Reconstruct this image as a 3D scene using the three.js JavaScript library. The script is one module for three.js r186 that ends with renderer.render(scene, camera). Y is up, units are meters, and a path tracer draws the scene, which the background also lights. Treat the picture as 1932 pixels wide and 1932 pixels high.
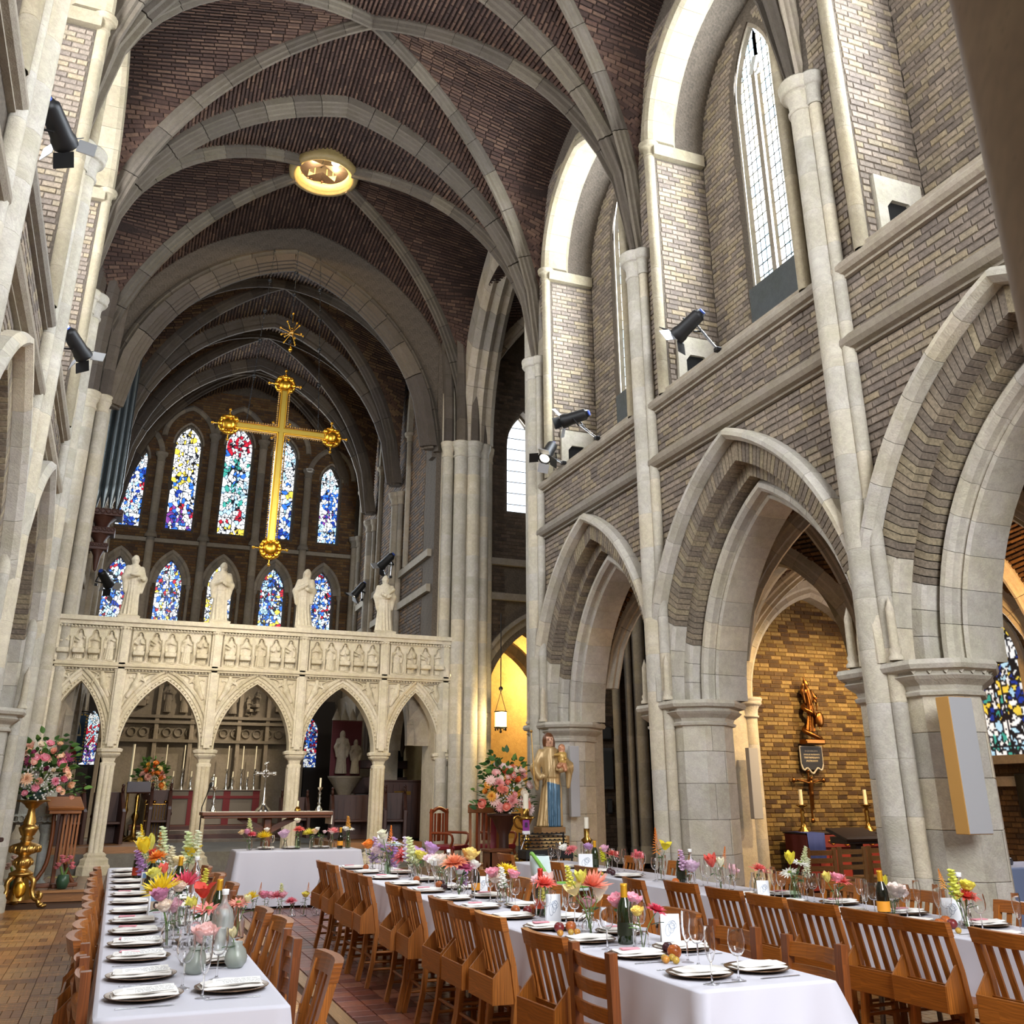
import * as THREE from 'three';
import { mergeGeometries } from 'three/addons/utils/BufferGeometryUtils.js';
import { RoundedBoxGeometry } from 'three/addons/geometries/RoundedBoxGeometry.js';
import { RectAreaLightUniformsLib } from 'three/addons/lights/RectAreaLightUniformsLib.js';

// ---------- camera, sky, exposure, large lights ----------
const scene = new THREE.Scene();
const camera = new THREE.PerspectiveCamera(2 * Math.atan(966 / 1772) * 180 / Math.PI, 1, 0.05, 200);
camera.position.set(0, 1.55, 0);
camera.rotation.order = 'YXZ';
camera.rotation.set(20.58 * Math.PI / 180, -21.4 * Math.PI / 180, 0);
camera.setViewOffset(1932, 1932, 5.4, 130, 1932, 1932);
camera.focus = 9; camera.userData.fStop = 16;
scene.add(camera);
const renderer = new THREE.WebGLRenderer();
renderer.toneMapping = THREE.LinearToneMapping;
renderer.toneMappingExposure = 1.1;
renderer.shadowMap.enabled = true;
scene.background = new THREE.Color(0.55, 0.65, 0.8);
RectAreaLightUniformsLib.init();
const DAY = new THREE.Color(0.92, 0.95, 1.0), DAYCOOL = new THREE.Color(0.84, 0.92, 1.0);
const LP = { clerR: 50, clerL: 22, west: 22, east: 7, transept: 10, aisle: 9, spot: 135, chapel: 62, chancel: 110, pendant: 20 };
function daylight(x, y, z, w, h, tx, ty, tz, power, color) {      // daylight coming in through a window of this size
  const l = new THREE.RectAreaLight(color || DAY, power, w, h);
  l.name = 'window_daylight'; l.position.set(x, y, z); l.lookAt(tx, y, tz); scene.add(l); return l;
}

// ---------- small helpers ----------
const V = (x, y, z) => new THREE.Vector3(x, y, z), PI = Math.PI;
function rng(a) { return () => { a |= 0; a = a + 0x6D2B79F5 | 0; let t = Math.imul(a ^ a >>> 15, 1 | a); t = t + Math.imul(t ^ t >>> 7, 61 | t) ^ t; return ((t ^ t >>> 14) >>> 0) / 4294967296; }; }
const R = rng(20240611), rr = (a, b) => a + (b - a) * R(), pick = (l) => l[Math.floor(R() * l.length) % l.length];
const lerp = (a, b, t) => a + (b - a) * t, clamp = (x, a, b) => Math.max(a, Math.min(b, x));
const used = {};
function numbered(n) { const k = used[n] = (used[n] ?? -1) + 1; return k ? n + '_' + String(k).padStart(3, '0') : n; }
function tag(o, label, category, group) {
  if (label) o.userData.label = label; if (category) o.userData.category = category; if (group) o.userData.group = group; return o;
}
function thing(name, label, category, p = [0, 0, 0], turn = 0, group) {
  const o = new THREE.Group(); o.name = numbered(name); o.position.set(...p); o.rotation.y = turn; scene.add(o); return tag(o, label, category, group);
}
function struct(name, label) { const o = new THREE.Group(); o.name = numbered(name); o.userData.kind = 'structure'; if (label) o.userData.label = label; scene.add(o); return o; }
function part(name, geo, m, parent, label) {
  const g = Array.isArray(geo) ? merge(geo) : geo, o = new THREE.Mesh(g, m); o.name = name; o.castShadow = o.receiveShadow = true; parent.add(o);
  if (label) o.userData.label = label; return o;
}
function copy(root, p, turn, label, group) {
  const c = root.clone(); c.name = numbered(root.name.replace(/_\d{3}$/, '')); c.position.set(...p); c.rotation.y = turn ?? root.rotation.y; scene.add(c);
  c.userData = { ...root.userData }; if (label) c.userData.label = label; if (group) c.userData.group = group; return c;
}
// geometry: every builder ends in fin(), which gives box-projected uv in metres, long side along v
function fin(g, flat) {
  if (g.index) g = g.toNonIndexed();
  for (const k of Object.keys(g.attributes)) if (!['position', 'normal'].includes(k)) g.deleteAttribute(k);
  if (flat || !g.attributes.normal) g.computeVertexNormals();
  g.computeBoundingBox(); const s = g.boundingBox.getSize(V(0, 0, 0));
  const p = g.attributes.position, uv = new Float32Array(p.count * 2), a = V(0, 0, 0), b = V(0, 0, 0), c = V(0, 0, 0);
  const ax = ['x', 'y', 'z'], d = [s.x, s.y, s.z];
  for (let i = 0; i < p.count; i += 3) {
    a.fromBufferAttribute(p, i); b.fromBufferAttribute(p, i + 1); c.fromBufferAttribute(p, i + 2);
    const n = b.clone().sub(a).cross(c.clone().sub(a)), q = [Math.abs(n.x), Math.abs(n.y), Math.abs(n.z)], k = q.indexOf(Math.max(...q));
    let [u, v] = [0, 1, 2].filter((j) => j !== k); if (d[u] > d[v]) [u, v] = [v, u];
    [a, b, c].forEach((w, j) => { uv[(i + j) * 2] = w[ax[u]] + .37 * w[ax[k]]; uv[(i + j) * 2 + 1] = w[ax[v]] + .21 * w[ax[k]]; });
  }
  g.setAttribute('uv', new THREE.BufferAttribute(uv, 2)); return g;
}
const merge = (l) => l.length === 1 ? l[0] : mergeGeometries(l);
const box = (x0, x1, y0, y1, z0, z1) => fin(new THREE.BoxGeometry(x1 - x0, y1 - y0, z1 - z0).translate((x0 + x1) / 2, (y0 + y1) / 2, (z0 + z1) / 2));
const rbox = (w, h, d, r, x = 0, y = 0, z = 0) => fin(new RoundedBoxGeometry(w, h, d, 1, r).translate(x, y, z));
const cyl = (r0, r1, h, x = 0, y = 0, z = 0, s = 12) => fin(new THREE.CylinderGeometry(r1, r0, h, s).translate(x, y + h / 2, z));
const ball = (r, x = 0, y = 0, z = 0, sx = 1, sy = 1, sz = 1, s = 10) => fin(new THREE.SphereGeometry(r, s, Math.max(6, s * .7 | 0)).scale(sx, sy, sz).translate(x, y, z));
const lathe = (pts, s = 20, x = 0, y = 0, z = 0) => fin(new THREE.LatheGeometry(pts.map((p) => new THREE.Vector2(Math.max(p[0], 1e-4), p[1])), s).translate(x, y, z));
const tube = (pts, r, n = 12, s = 6) => fin(new THREE.TubeGeometry(new THREE.CatmullRomCurve3(pts.map((p) => p.isVector3 ? p : V(...p))), n, r, s));
function bar(a, b, r, s = 6) {
  a = V(...a); b = V(...b); const d = b.clone().sub(a), g = new THREE.CylinderGeometry(r, r, d.length(), s);
  g.applyQuaternion(new THREE.Quaternion().setFromUnitVectors(V(0, 1, 0), d.normalize())).translate(...a.lerp(b, .5).toArray()); return fin(g);
}
function beam(a, b, w, h, up = [0, 1, 0]) {   // squared bar from a to b
  a = V(...a); b = V(...b); const d = b.clone().sub(a), L = d.length(); d.normalize();
  const x = V(...up).cross(d).normalize(), y = d.clone().cross(x), m = new THREE.Matrix4().makeBasis(x, y, d).setPosition(a.lerp(b, .5));
  return fin(new THREE.BoxGeometry(w, h, L).applyMatrix4(m));
}
const shapeOf = (pts, holes = []) => { const s = new THREE.Shape(pts.map((p) => new THREE.Vector2(p[0], p[1]))); holes.forEach((h) => s.holes.push(new THREE.Path(h.map((p) => new THREE.Vector2(p[0], p[1]))))); return s; };
function ext(pts, depth, bevel = 0, holes = []) {     // outline in x,y pushed along +z
  return fin(new THREE.ExtrudeGeometry(shapeOf(pts, holes), { depth: depth - 2 * bevel, bevelEnabled: bevel > 0, bevelSize: bevel, bevelThickness: bevel, bevelSegments: 1, bevelOffset: -bevel, curveSegments: 6 }).translate(0, 0, bevel));
}
const mapTo = (g, F) => { const p = g.attributes.position; for (let i = 0; i < p.count; i++) { const q = F(p.getX(i), p.getY(i), p.getZ(i)); p.setXYZ(i, q.x, q.y, q.z); } g.deleteAttribute('normal'); return fin(g); };
function rings(list, closed = true, caps = true, smooth = true) {   // skin over rings of points
  const n = list[0].length, pos = [], idx = []; list.forEach((r) => r.forEach((p) => pos.push(p.x, p.y, p.z)));
  const m = closed ? n : n - 1;
  for (let i = 0; i < list.length - 1; i++) for (let j = 0; j < m; j++) { const a = i * n + j, b = i * n + (j + 1) % n, c = a + n, d = b + n; idx.push(a, b, c, b, d, c); }
  if (caps && closed) { const e = (list.length - 1) * n; for (let j = 1; j < n - 1; j++) { idx.push(0, j + 1, j); idx.push(e, e + j, e + j + 1); } }
  let g = new THREE.BufferGeometry(); g.setAttribute('position', new THREE.Float32BufferAttribute(pos, 3)); g.setIndex(idx);
  if (smooth) g.computeVertexNormals(); return fin(g, !smooth);
}
const ringAt = (x, y, z, rx, rz, n = 12, f) => Array.from({ length: n }, (_, k) => { const t = -k / n * 2 * PI, s = f ? f(t) : 1; return V(x + rx * s * Math.cos(t), y, z + rz * s * Math.sin(t)); });
const poly = (pts, d, y) => { const n = pts.length, A = pts.reduce((s, p, i) => { const q = pts[(i + 1) % n]; return s + p[0] * q[1] - q[0] * p[1]; }, 0); if (A < 0) d = -d; return pts.map((p, i) => { const a = pts[(i + n - 1) % n], b = pts[(i + 1) % n]; const e1 = V(p[0] - a[0], 0, p[1] - a[1]).normalize(), e2 = V(b[0] - p[0], 0, b[1] - p[1]).normalize(), n1 = V(e1.z, 0, -e1.x), n2 = V(e2.z, 0, -e2.x), k = n1.clone().add(n2); k.multiplyScalar(d / Math.max(.3, k.dot(n1))); return V(p[0] + k.x, y, p[1] + k.z); }); };

// ---------- textures: grain, veins and weave only ----------
function vnoise(seed, P) { const r = rng(seed), t = Float32Array.from({ length: P * P }, () => r()); const f = (x) => x * x * (3 - 2 * x);
  return (x, y) => { const i = Math.floor(x), j = Math.floor(y), u = f(x - i), v = f(y - j), g = (a, b) => t[((b % P + P) % P) * P + (a % P + P) % P]; return lerp(lerp(g(i, j), g(i + 1, j), u), lerp(g(i, j + 1), g(i + 1, j + 1), u), v); }; }
function tex(n, m, fn, srgb = true, repeat = [1, 1]) {
  const d = new Uint8Array(n * m * 4); for (let y = 0; y < m; y++) for (let x = 0; x < n; x++) { const c = fn(x / n, y / m), o = (y * n + x) * 4; for (let k = 0; k < 3; k++) d[o + k] = clamp((c.length ? c[k] : c) * 255, 0, 255); d[o + 3] = 255; }
  const t = new THREE.DataTexture(d, n, m); t.wrapS = t.wrapT = THREE.RepeatWrapping; t.magFilter = THREE.LinearFilter; t.minFilter = THREE.LinearFilter; t.repeat.set(...repeat); if (srgb) t.colorSpace = THREE.SRGBColorSpace; t.needsUpdate = true; return t;
}
const nA = vnoise(3, 8), nB = vnoise(5, 32), nC = vnoise(9, 128), nD = vnoise(11, 16);
const stoneT = tex(256, 256, (u, v) => { const a = nA(u * 8, v * 8), b = nB(u * 32, v * 32), c = nC(u * 128, v * 128), k = .86 + .07 * a + .06 * b + .08 * (c - .5) - (c > .95 ? .1 : 0); return [k, k * (.985 + .015 * b), k * (.95 + .05 * a)]; }, true, [.7, .7]);
const stoneB = tex(256, 256, (u, v) => .4 * nB(u * 32, v * 32) + .6 * nC(u * 128, v * 128), false, [.9, .9]);
const brickT = tex(128, 128, (u, v) => { const k = .66 + .22 * nD(u * 16, v * 16) + .22 * (nC(u * 128, v * 128) - .3); return [k, k * .98, k * .95]; }, true, [3.1, 3.1]);
const woodT = tex(128, 256, (u, v) => { const w = nA(u * 8, v * 8) * .9, g = .5 + .5 * Math.sin((u * 22 + w * 3 + nB(u * 32, v * 4) * .8) * 2 * PI * .5), k = .72 + .2 * g * nD(u * 16, v * 2) + .14 * nC(u * 128, v * 8); return [k, k * .96, k * .9]; }, true, [6, 1.2]);
const clothT = tex(128, 128, (u, v) => .5 + .25 * Math.sin(u * 128 * PI) + .25 * Math.sin(v * 128 * PI), false, [12, 12]);
const M = (color, rough = .8, o = {}) => new THREE.MeshPhysicalMaterial({ color, roughness: rough, ...o });
const stone = (c) => M(c, .86, { map: stoneT, bumpMap: stoneB, bumpScale: .004 });
const wood = (c, r = .45) => M(c, r, { map: woodT, bumpMap: woodT, bumpScale: .0008 });
const bricks = (c) => M(c, .9, { map: brickT, bumpMap: brickT, bumpScale: .003 });
const STONE = ['#cdc6b6', '#c4beb0', '#d3c9b4', '#bdb8ad', '#c9c4ba'].map(stone);        // ashlar of the nave
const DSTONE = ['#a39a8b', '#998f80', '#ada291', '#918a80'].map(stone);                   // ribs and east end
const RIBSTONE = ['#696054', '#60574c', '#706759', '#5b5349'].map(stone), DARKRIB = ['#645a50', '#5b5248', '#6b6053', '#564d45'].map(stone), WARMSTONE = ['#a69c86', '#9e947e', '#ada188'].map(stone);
const SCREEN = stone('#e2dac6'), SCREEND = stone('#d6ccb4');
const MORTAR = M('#6f665c', .95, { map: brickT }), VMORT = M('#3a2a24', .95, { map: brickT }), PLASTER = stone('#8d857a');
const NAVEB = ['#aa9d91', '#9d9186', '#b1a391', '#958a81', '#b3a58c', '#a3978b', '#8e837b', '#b2a691'];
const VAULTB = ['#5f463b', '#523b32', '#6b5144', '#4b362e', '#745a4b', '#584037', '#634a3e'];
const CHAPELB = ['#8f7a48', '#7c653c', '#9c8452', '#5c472b', '#86703f', '#6b5639', '#a38c5a', '#503b28'];
const BRONZE = M('#8a5a2b', .32, { metalness: 1 }), GOLD = M('#e0a93a', .28, { metalness: 1 }), GILT = M('#c9a05a', .36, { metalness: 1 }), BRASS = M('#b28a44', .25, { metalness: 1 }), SILVER = M('#d8d6d0', .18, { metalness: 1 });
const BLACK = M('#141416', .5), DARKMETAL = M('#2b2a2b', .4, { metalness: .8 }), LEAD = M('#2a2b2e', .7), DARKWOOD = wood('#4c2a20', .5), OAK = wood('#a86a34'), CHAIRW = wood('#b8722c', .38), CHAIRW2 = wood('#a5611f', .38), WALNUT = wood('#7a4624', .4);

// ---------- bricks, drums, voussoirs ----------
const brickGeo = (() => { const a = .5, b = .47, c = .42, p = [[-a, -a, 0], [a, -a, 0], [a, a, 0], [-a, a, 0], [-b, -c, 1], [b, -c, 1], [b, c, 1], [-b, c, 1]], f = [[4, 5, 6], [4, 6, 7], [0, 1, 5], [0, 5, 4], [1, 2, 6], [1, 6, 5], [2, 3, 7], [2, 7, 6], [3, 0, 4], [3, 4, 7]], pos = [], uv = [];
  f.forEach((t) => t.forEach((i) => { pos.push(...p[i]); uv.push(p[i][0] * .22, p[i][1] * .07); })); const g = new THREE.BufferGeometry(); g.setAttribute('position', new THREE.Float32BufferAttribute(pos, 3)); g.setAttribute('uv', new THREE.Float32BufferAttribute(uv, 2)); g.computeVertexNormals(); return g; })();
const tileGeo = (() => { const g = brickGeo.clone(), p = g.attributes.position; for (let i = 0; i < p.count; i++) if (p.getZ(i) > .5) p.setXY(i, Math.sign(p.getX(i)) * .493, Math.sign(p.getY(i)) * .485); g.computeVertexNormals(); return g; })();
class Masonry {                     // gathers bricks or tiles of one surface; the 300 that show largest become parts, the rest one part
  constructor(parent, name, palette, make = bricks) { this.p = parent; this.name = name; this.pal = palette.map((c) => new THREE.Color(c)); this.mats = palette.map(make); this.white = make('#ffffff'); this.l = []; }
  add(c, ex, ey, ez, w, h, d, tone) {    // centre of the back face, unit axes, sizes
    const m = new THREE.Matrix4().makeBasis(ex.clone().multiplyScalar(w), ey.clone().multiplyScalar(h), ez.clone().multiplyScalar(d)).setPosition(c);
    const to = c.clone().sub(camera.position), r = to.length(), f = V(.343, .351, -.871), vis = to.dot(f) / r > .72 ? 1 : .01, face = Math.max(.05, -to.dot(ez) / r);
    this.l.push({ m, k: tone ?? Math.floor(R() * this.pal.length), s: vis * face / (r * r), v: rr(.82, 1.16) });
  }
  wall(o, eu, ev, en, u0, u1, v0, v1, inside, bw = .225, bh = .077, j = .009, dep = .012) {   // a flat wall, courses along eu
    let row = 0; for (let v = v0; v + bh < v1 + .02; v += bh + j, row++) { let u = u0 - (row % 2 ? .5 * bw : 0) - R() * .02;
      while (u < u1) { const w = bw * rr(.86, 1.12); let a = null, b = null; const n = 8;
        for (let i = 0; i <= n; i++) { const q = u + w * i / n; if (q >= u0 && q <= u1 && (!inside || inside(q, v + bh / 2))) { if (a === null) a = q; b = q; } else if (a !== null) break; }
        if (a !== null && b - a > .035) this.add(o.clone().addScaledVector(eu, (a + b) / 2).addScaledVector(ev, v + bh / 2), eu, ev, en, b - a, bh * rr(.93, 1.03), dep * rr(.7, 1.3));
        u += w + j; } }
  }
  web(P, nT, out, bw = .23, bh = .078, j = .013, dep = .016, skip) {    // a curved surface P(t, s): courses along s
    let len = 0, tt = [], prev = P(0, .5), pv = [0]; for (let i = 1; i <= 80; i++) { const q = P(i / 80, .5); len += q.distanceTo(prev); pv.push(len); prev = q; }
    const n = Math.round(len / (bh + j)); let k = 0;
    for (let i = 0; i < n; i++) { const want = (i + .5) / n * len; while (pv[k + 1] < want) k++; const t = (k + (want - pv[k]) / (pv[k + 1] - pv[k])) / 80, L = P(t, 0).distanceTo(P(t, 1)); if (L < .06) continue;
      const h = Math.min(bh, L), N = Math.max(1, Math.round(L / (bw + j))); const off = i % 2 ? .5 : 0;
      for (let q = 0; q <= N; q++) { let a = (q - off) / N, b = (q + 1 - off) / N; a = Math.max(0, a); b = Math.min(1, b); if ((b - a) * L < .04) continue; const s = (a + b) / 2;
        const c = P(t, s), ex = P(t, Math.min(1, s + .02)).sub(P(t, Math.max(0, s - .02))), ey = P(Math.min(1, t + .004), s).sub(P(Math.max(0, t - .004), s)); if (ex.lengthSq() < 1e-9 || ey.lengthSq() < 1e-9) continue;
        if (skip && skip(c)) continue; ex.normalize(); const gap = ey.length() * (len / n) / (len * .008 || 1); ey.normalize(); let ez = ex.clone().cross(ey).normalize(); if (ez.dot(out(c)) < 0) ez.negate(); const e2 = ez.clone().cross(ex);
        this.add(c, ex, e2, ez, (b - a) * L - j, Math.min(h, Math.max(.02, P(Math.min(1, t + .5 / n), s).distanceTo(P(Math.max(0, t - .5 / n), s)) - j)), dep * rr(.6, 1.3)); } }
  }
  done(rest = 'brickwork', cap = 300, brickGeo_ = brickGeo) {
    this.l.sort((a, b) => b.s - a.s); const few = this.l.slice(0, cap), many = this.l.slice(cap);
    few.forEach((b) => { const o = new THREE.Mesh(brickGeo_, this.mats[b.k]); o.name = this.name; b.m.decompose(o.position, o.quaternion, o.scale); o.castShadow = o.receiveShadow = true; this.p.add(o); });
    if (!many.length) return; const im = new THREE.InstancedMesh(brickGeo_, this.white, many.length); im.name = rest; im.userData.kind = 'stuff'; im.castShadow = im.receiveShadow = true;
    many.forEach((b, i) => { im.setMatrixAt(i, b.m); im.setColorAt(i, this.pal[b.k].clone().multiplyScalar(b.v)); }); this.p.add(im);
  }
}
const drumCache = {};
function drum(r, h, s) { const k = [r, h.toFixed(3), s].join(); return drumCache[k] ??= lathe([[r - .006, 0], [r, .006], [r, h - .006], [r - .006, h]], s); }
function shaft(parent, x, z, y0, y1, r, step = .52, mats = STONE, s = 14) {      // a column shaft of separate drums
  const n = Math.max(1, Math.round((y1 - y0) / step)), h = (y1 - y0) / n; for (let i = 0; i < n; i++) { const o = part('drum', drum(r, h, s), pick(mats), parent); o.position.set(x, y0 + i * h, z); o.rotation.y = i * 1.3; }
}
function cap(parent, x, z, y, r, h, mats = STONE, k = 1.55) {      // moulded bell capital, top at y
  part('capital', lathe([[r, -h], [r * 1.12, -h * .98], [r * 1.15, -h * .9], [r * 1.02, -h * .86], [r * 1.06, -h * .6], [r * 1.25, -h * .42], [r * (k - .22), -h * .4], [r * (k - .1), -h * .36], [r * k, -h * .28], [r * (k - .08), -h * .2], [r * (k + .02), -h * .16], [r * (k + .07), -h * .06], [r * k, 0], [0, 0]], 18), pick(mats), parent).position.set(x, y, z);
}
function base(parent, x, z, y, r, h, mats = STONE) { part('base', lathe([[r * 1.5, 0], [r * 1.5, h * .45], [r * 1.42, h * .5], [r * 1.38, h * .62], [r * 1.15, h * .7], [r * 1.22, h * .82], [r * 1.1, h * .95], [r, h]], 16), pick(mats), parent).position.set(x, y, z); }
// pointed arch in the plane (u, v) with depth w; F maps it to the place. R0 and c: radius and offset of the centres
function arch(parent, name, F, u0, v0, R0, c, prof, n, mats, o = {}) {
  const { t0 = 0, t1 = 1, sides = [-1, 1], segs = 2, gap = .0008 } = o;
  for (const sd of sides) for (let i = 0; i < n; i++) {
    const a = lerp(t0, t1, i / n) + gap, b = lerp(t0, t1, (i + 1) / n) - (i === n - 1 && t1 === 1 ? 0 : gap), list = [];
    for (let k = 0; k <= segs; k++) { const t = lerp(a, b, k / segs); const ring = prof.map(([dr, w]) => { const r = R0 + dr, th = t * Math.acos(clamp(c / r, -1, 1)); return F(u0 + sd * (-c + r * Math.cos(th)), v0 + r * Math.sin(th), w); }); if (sd < 0) ring.reverse(); list.push(ring); }
    part(name, rings(list, true, true, false), typeof mats === 'function' ? mats((a + b) / 2) : pick(mats), parent);
  }
}
const archPts = (u0, v0, r, c, n = 10, y0) => { const p = [], m = Math.acos(clamp(c / r, -1, 1)); for (let i = 0; i <= n; i++) { const t = m * i / n; p.push([u0 - c + r * Math.cos(t), v0 + r * Math.sin(t)]); } for (let i = n - 1; i >= 0; i--) { const t = m * i / n; p.push([u0 + c - r * Math.cos(t), v0 + r * Math.sin(t)]); } if (y0 !== undefined) { p.unshift([u0 - c + r, y0]); p.push([u0 + c - r, y0]); } return p; };
const inArch = (u, v, u0, v0, r, c) => v < v0 ? Math.abs(u - u0) < r - c : Math.hypot(Math.abs(u - u0) + c, v - v0) < r;
const arcRC = (a, rise) => { const r = (a * a + rise * rise) / (2 * a); return [r, r - a]; };
// a rib of voussoirs along a path: P(t) point, side = fixed sideways vector, prof = [sideways, outward]
function rib(parent, P, side, prof, n, mats, name = 'voussoir', segs = 2, gap = .0007) {
  const frame = (t) => { const p = P(t), d = P(Math.min(1, t + .002)).sub(P(Math.max(0, t - .002))).normalize(), up = side.clone().cross(d).normalize(); if (up.y < 0 && Math.abs(up.y) > .02 || up.y === 0) up.negate(); return { p, up }; };
  let last = null; const fr = (t) => { const f = frame(t); if (last && f.up.dot(last) < 0) f.up.negate(); last = f.up.clone(); return f; };
  for (let i = 0; i < n; i++) { const list = []; for (let k = 0; k <= segs; k++) { const f = fr(lerp(i / n + gap, (i + 1) / n - gap, k / segs)); list.push(prof.map(([a, b]) => f.p.clone().addScaledVector(side, a).addScaledVector(f.up, b))); } part(name, rings(list, true, true, false), pick(mats), parent); }
}
const RIB = ((l) => l.map(([a, b]) => [a * .68, b * .8]))([[-.15, .1], [-.15, -.06], [-.11, -.1], [-.1, -.19], [-.045, -.21], [-.035, -.29], [.035, -.29], [.045, -.21], [.1, -.19], [.11, -.1], [.15, -.06], [.15, .1]]);
const BIGRIB = ((l) => l.map(([a, b]) => [a * .58, b * .75]))([[-.3, .15], [-.3, -.08], [-.24, -.1], [-.22, -.18], [-.16, -.2], [-.14, -.28], [-.06, -.3], [-.045, -.38], [.045, -.38], [.06, -.3], [.14, -.28], [.16, -.2], [.22, -.18], [.24, -.1], [.3, -.08], [.3, .15]]);
// ================= the setting =================
const XR = 6.82, XL = -1.5, XC = 2.66, ZR = [-16.0, -11.73, -7.46, -3.2], ZL = [-16.4, -12.1, -7.83, -3.56];
const backing = (pts, w0, w1, X, holes = []) => mapTo(ext(pts, w1 - w0, 0, holes), (x, y, z) => V(X(w0 + z), y, x));
function windowLight(g, F, u0, y0, v0, a, rise, panes, o = {}) {   // a leaded window: glass, frame, mullion; F(u, v, w)
  const [r, c] = arcRC(a, rise), mull = o.mullion;
  const glassM = o.mats, cw = o.cw || .13, chh = o.ch || .19;
  if (panes) for (const [ua, ub] of mull ? [[u0 - a, u0 - .035], [u0 + .035, u0 + a]] : [[u0 - a, u0 + a]]) {
    const nu = Math.max(1, Math.round((ub - ua) / cw)), w = (ub - ua) / nu;
    for (let i = 0; i < nu; i++) for (let v = y0; v < v0 + rise; v += chh) {
      const q = [[ua + i * w, v], [ua + (i + 1) * w, v], [ua + (i + 1) * w, v + chh], [ua + i * w, v + chh]].map(([x, y]) => { if (y > v0) { const lim = Math.sqrt(Math.max(0, r * r - (y - v0) ** 2)) - c; if (lim <= 0) return [clamp(x, u0 - .005, u0 + .005), Math.min(y, v0 + rise)]; x = clamp(x, u0 - lim, u0 + lim); } return [x, y]; });
      if (Math.abs(q[1][0] - q[0][0]) + Math.abs(q[2][0] - q[3][0]) < .03) continue;
      const e = .013, m = [[q[0][0] + e, q[0][1] + e], [q[1][0] - e, q[1][1] + e], [q[2][0] - e, q[2][1] - e], [q[3][0] + e, q[3][1] - e]];
      part('pane', rings([m.map(([x, y]) => F(x, y, 0)), m.map(([x, y]) => F(x, y, .012))], true, true, false), pick(glassM), g);
    }
    part('lead', mapTo(ext(archPts(u0, v0, r, c, 8, y0), .006), (x, y, z) => F(x, y, .014 + z)), LEAD, g);
  }
  if (mull) part('mullion', [mapTo(ext([[u0 - .045, y0], [u0 + .045, y0], [u0 + .045, v0 + rise * .35], [u0 - .045, v0 + rise * .35]], .16), (x, y, z) => F(x, y, -.1 + z))], DSTONE[1], g);
  arch(g, 'frame', F, u0, v0, r, c, [[-.03, -.1], [-.03, .06], [.1, .06], [.1, -.06]], 4, DSTONE, { segs: 3 });
  for (const s of [-1, 1]) part('frame', mapTo(box(Math.min(u0 + s * (a - .03), u0 + s * (a + .1)), Math.max(u0 + s * (a - .03), u0 + s * (a + .1)), y0, v0, -.1, .06), (x, y, z) => F(x, y, z)), DSTONE[0], g);
}
const clearGlass = (cs) => cs.map((c) => M(c, .3, { emissive: c, emissiveIntensity: .92 }));
const CLEAR = clearGlass(['#f4f6f2', '#e8f0f6', '#f8f2dc', '#d6e6f0', '#f6f6f6', '#eef2ea', '#c9dbe6']);
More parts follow.
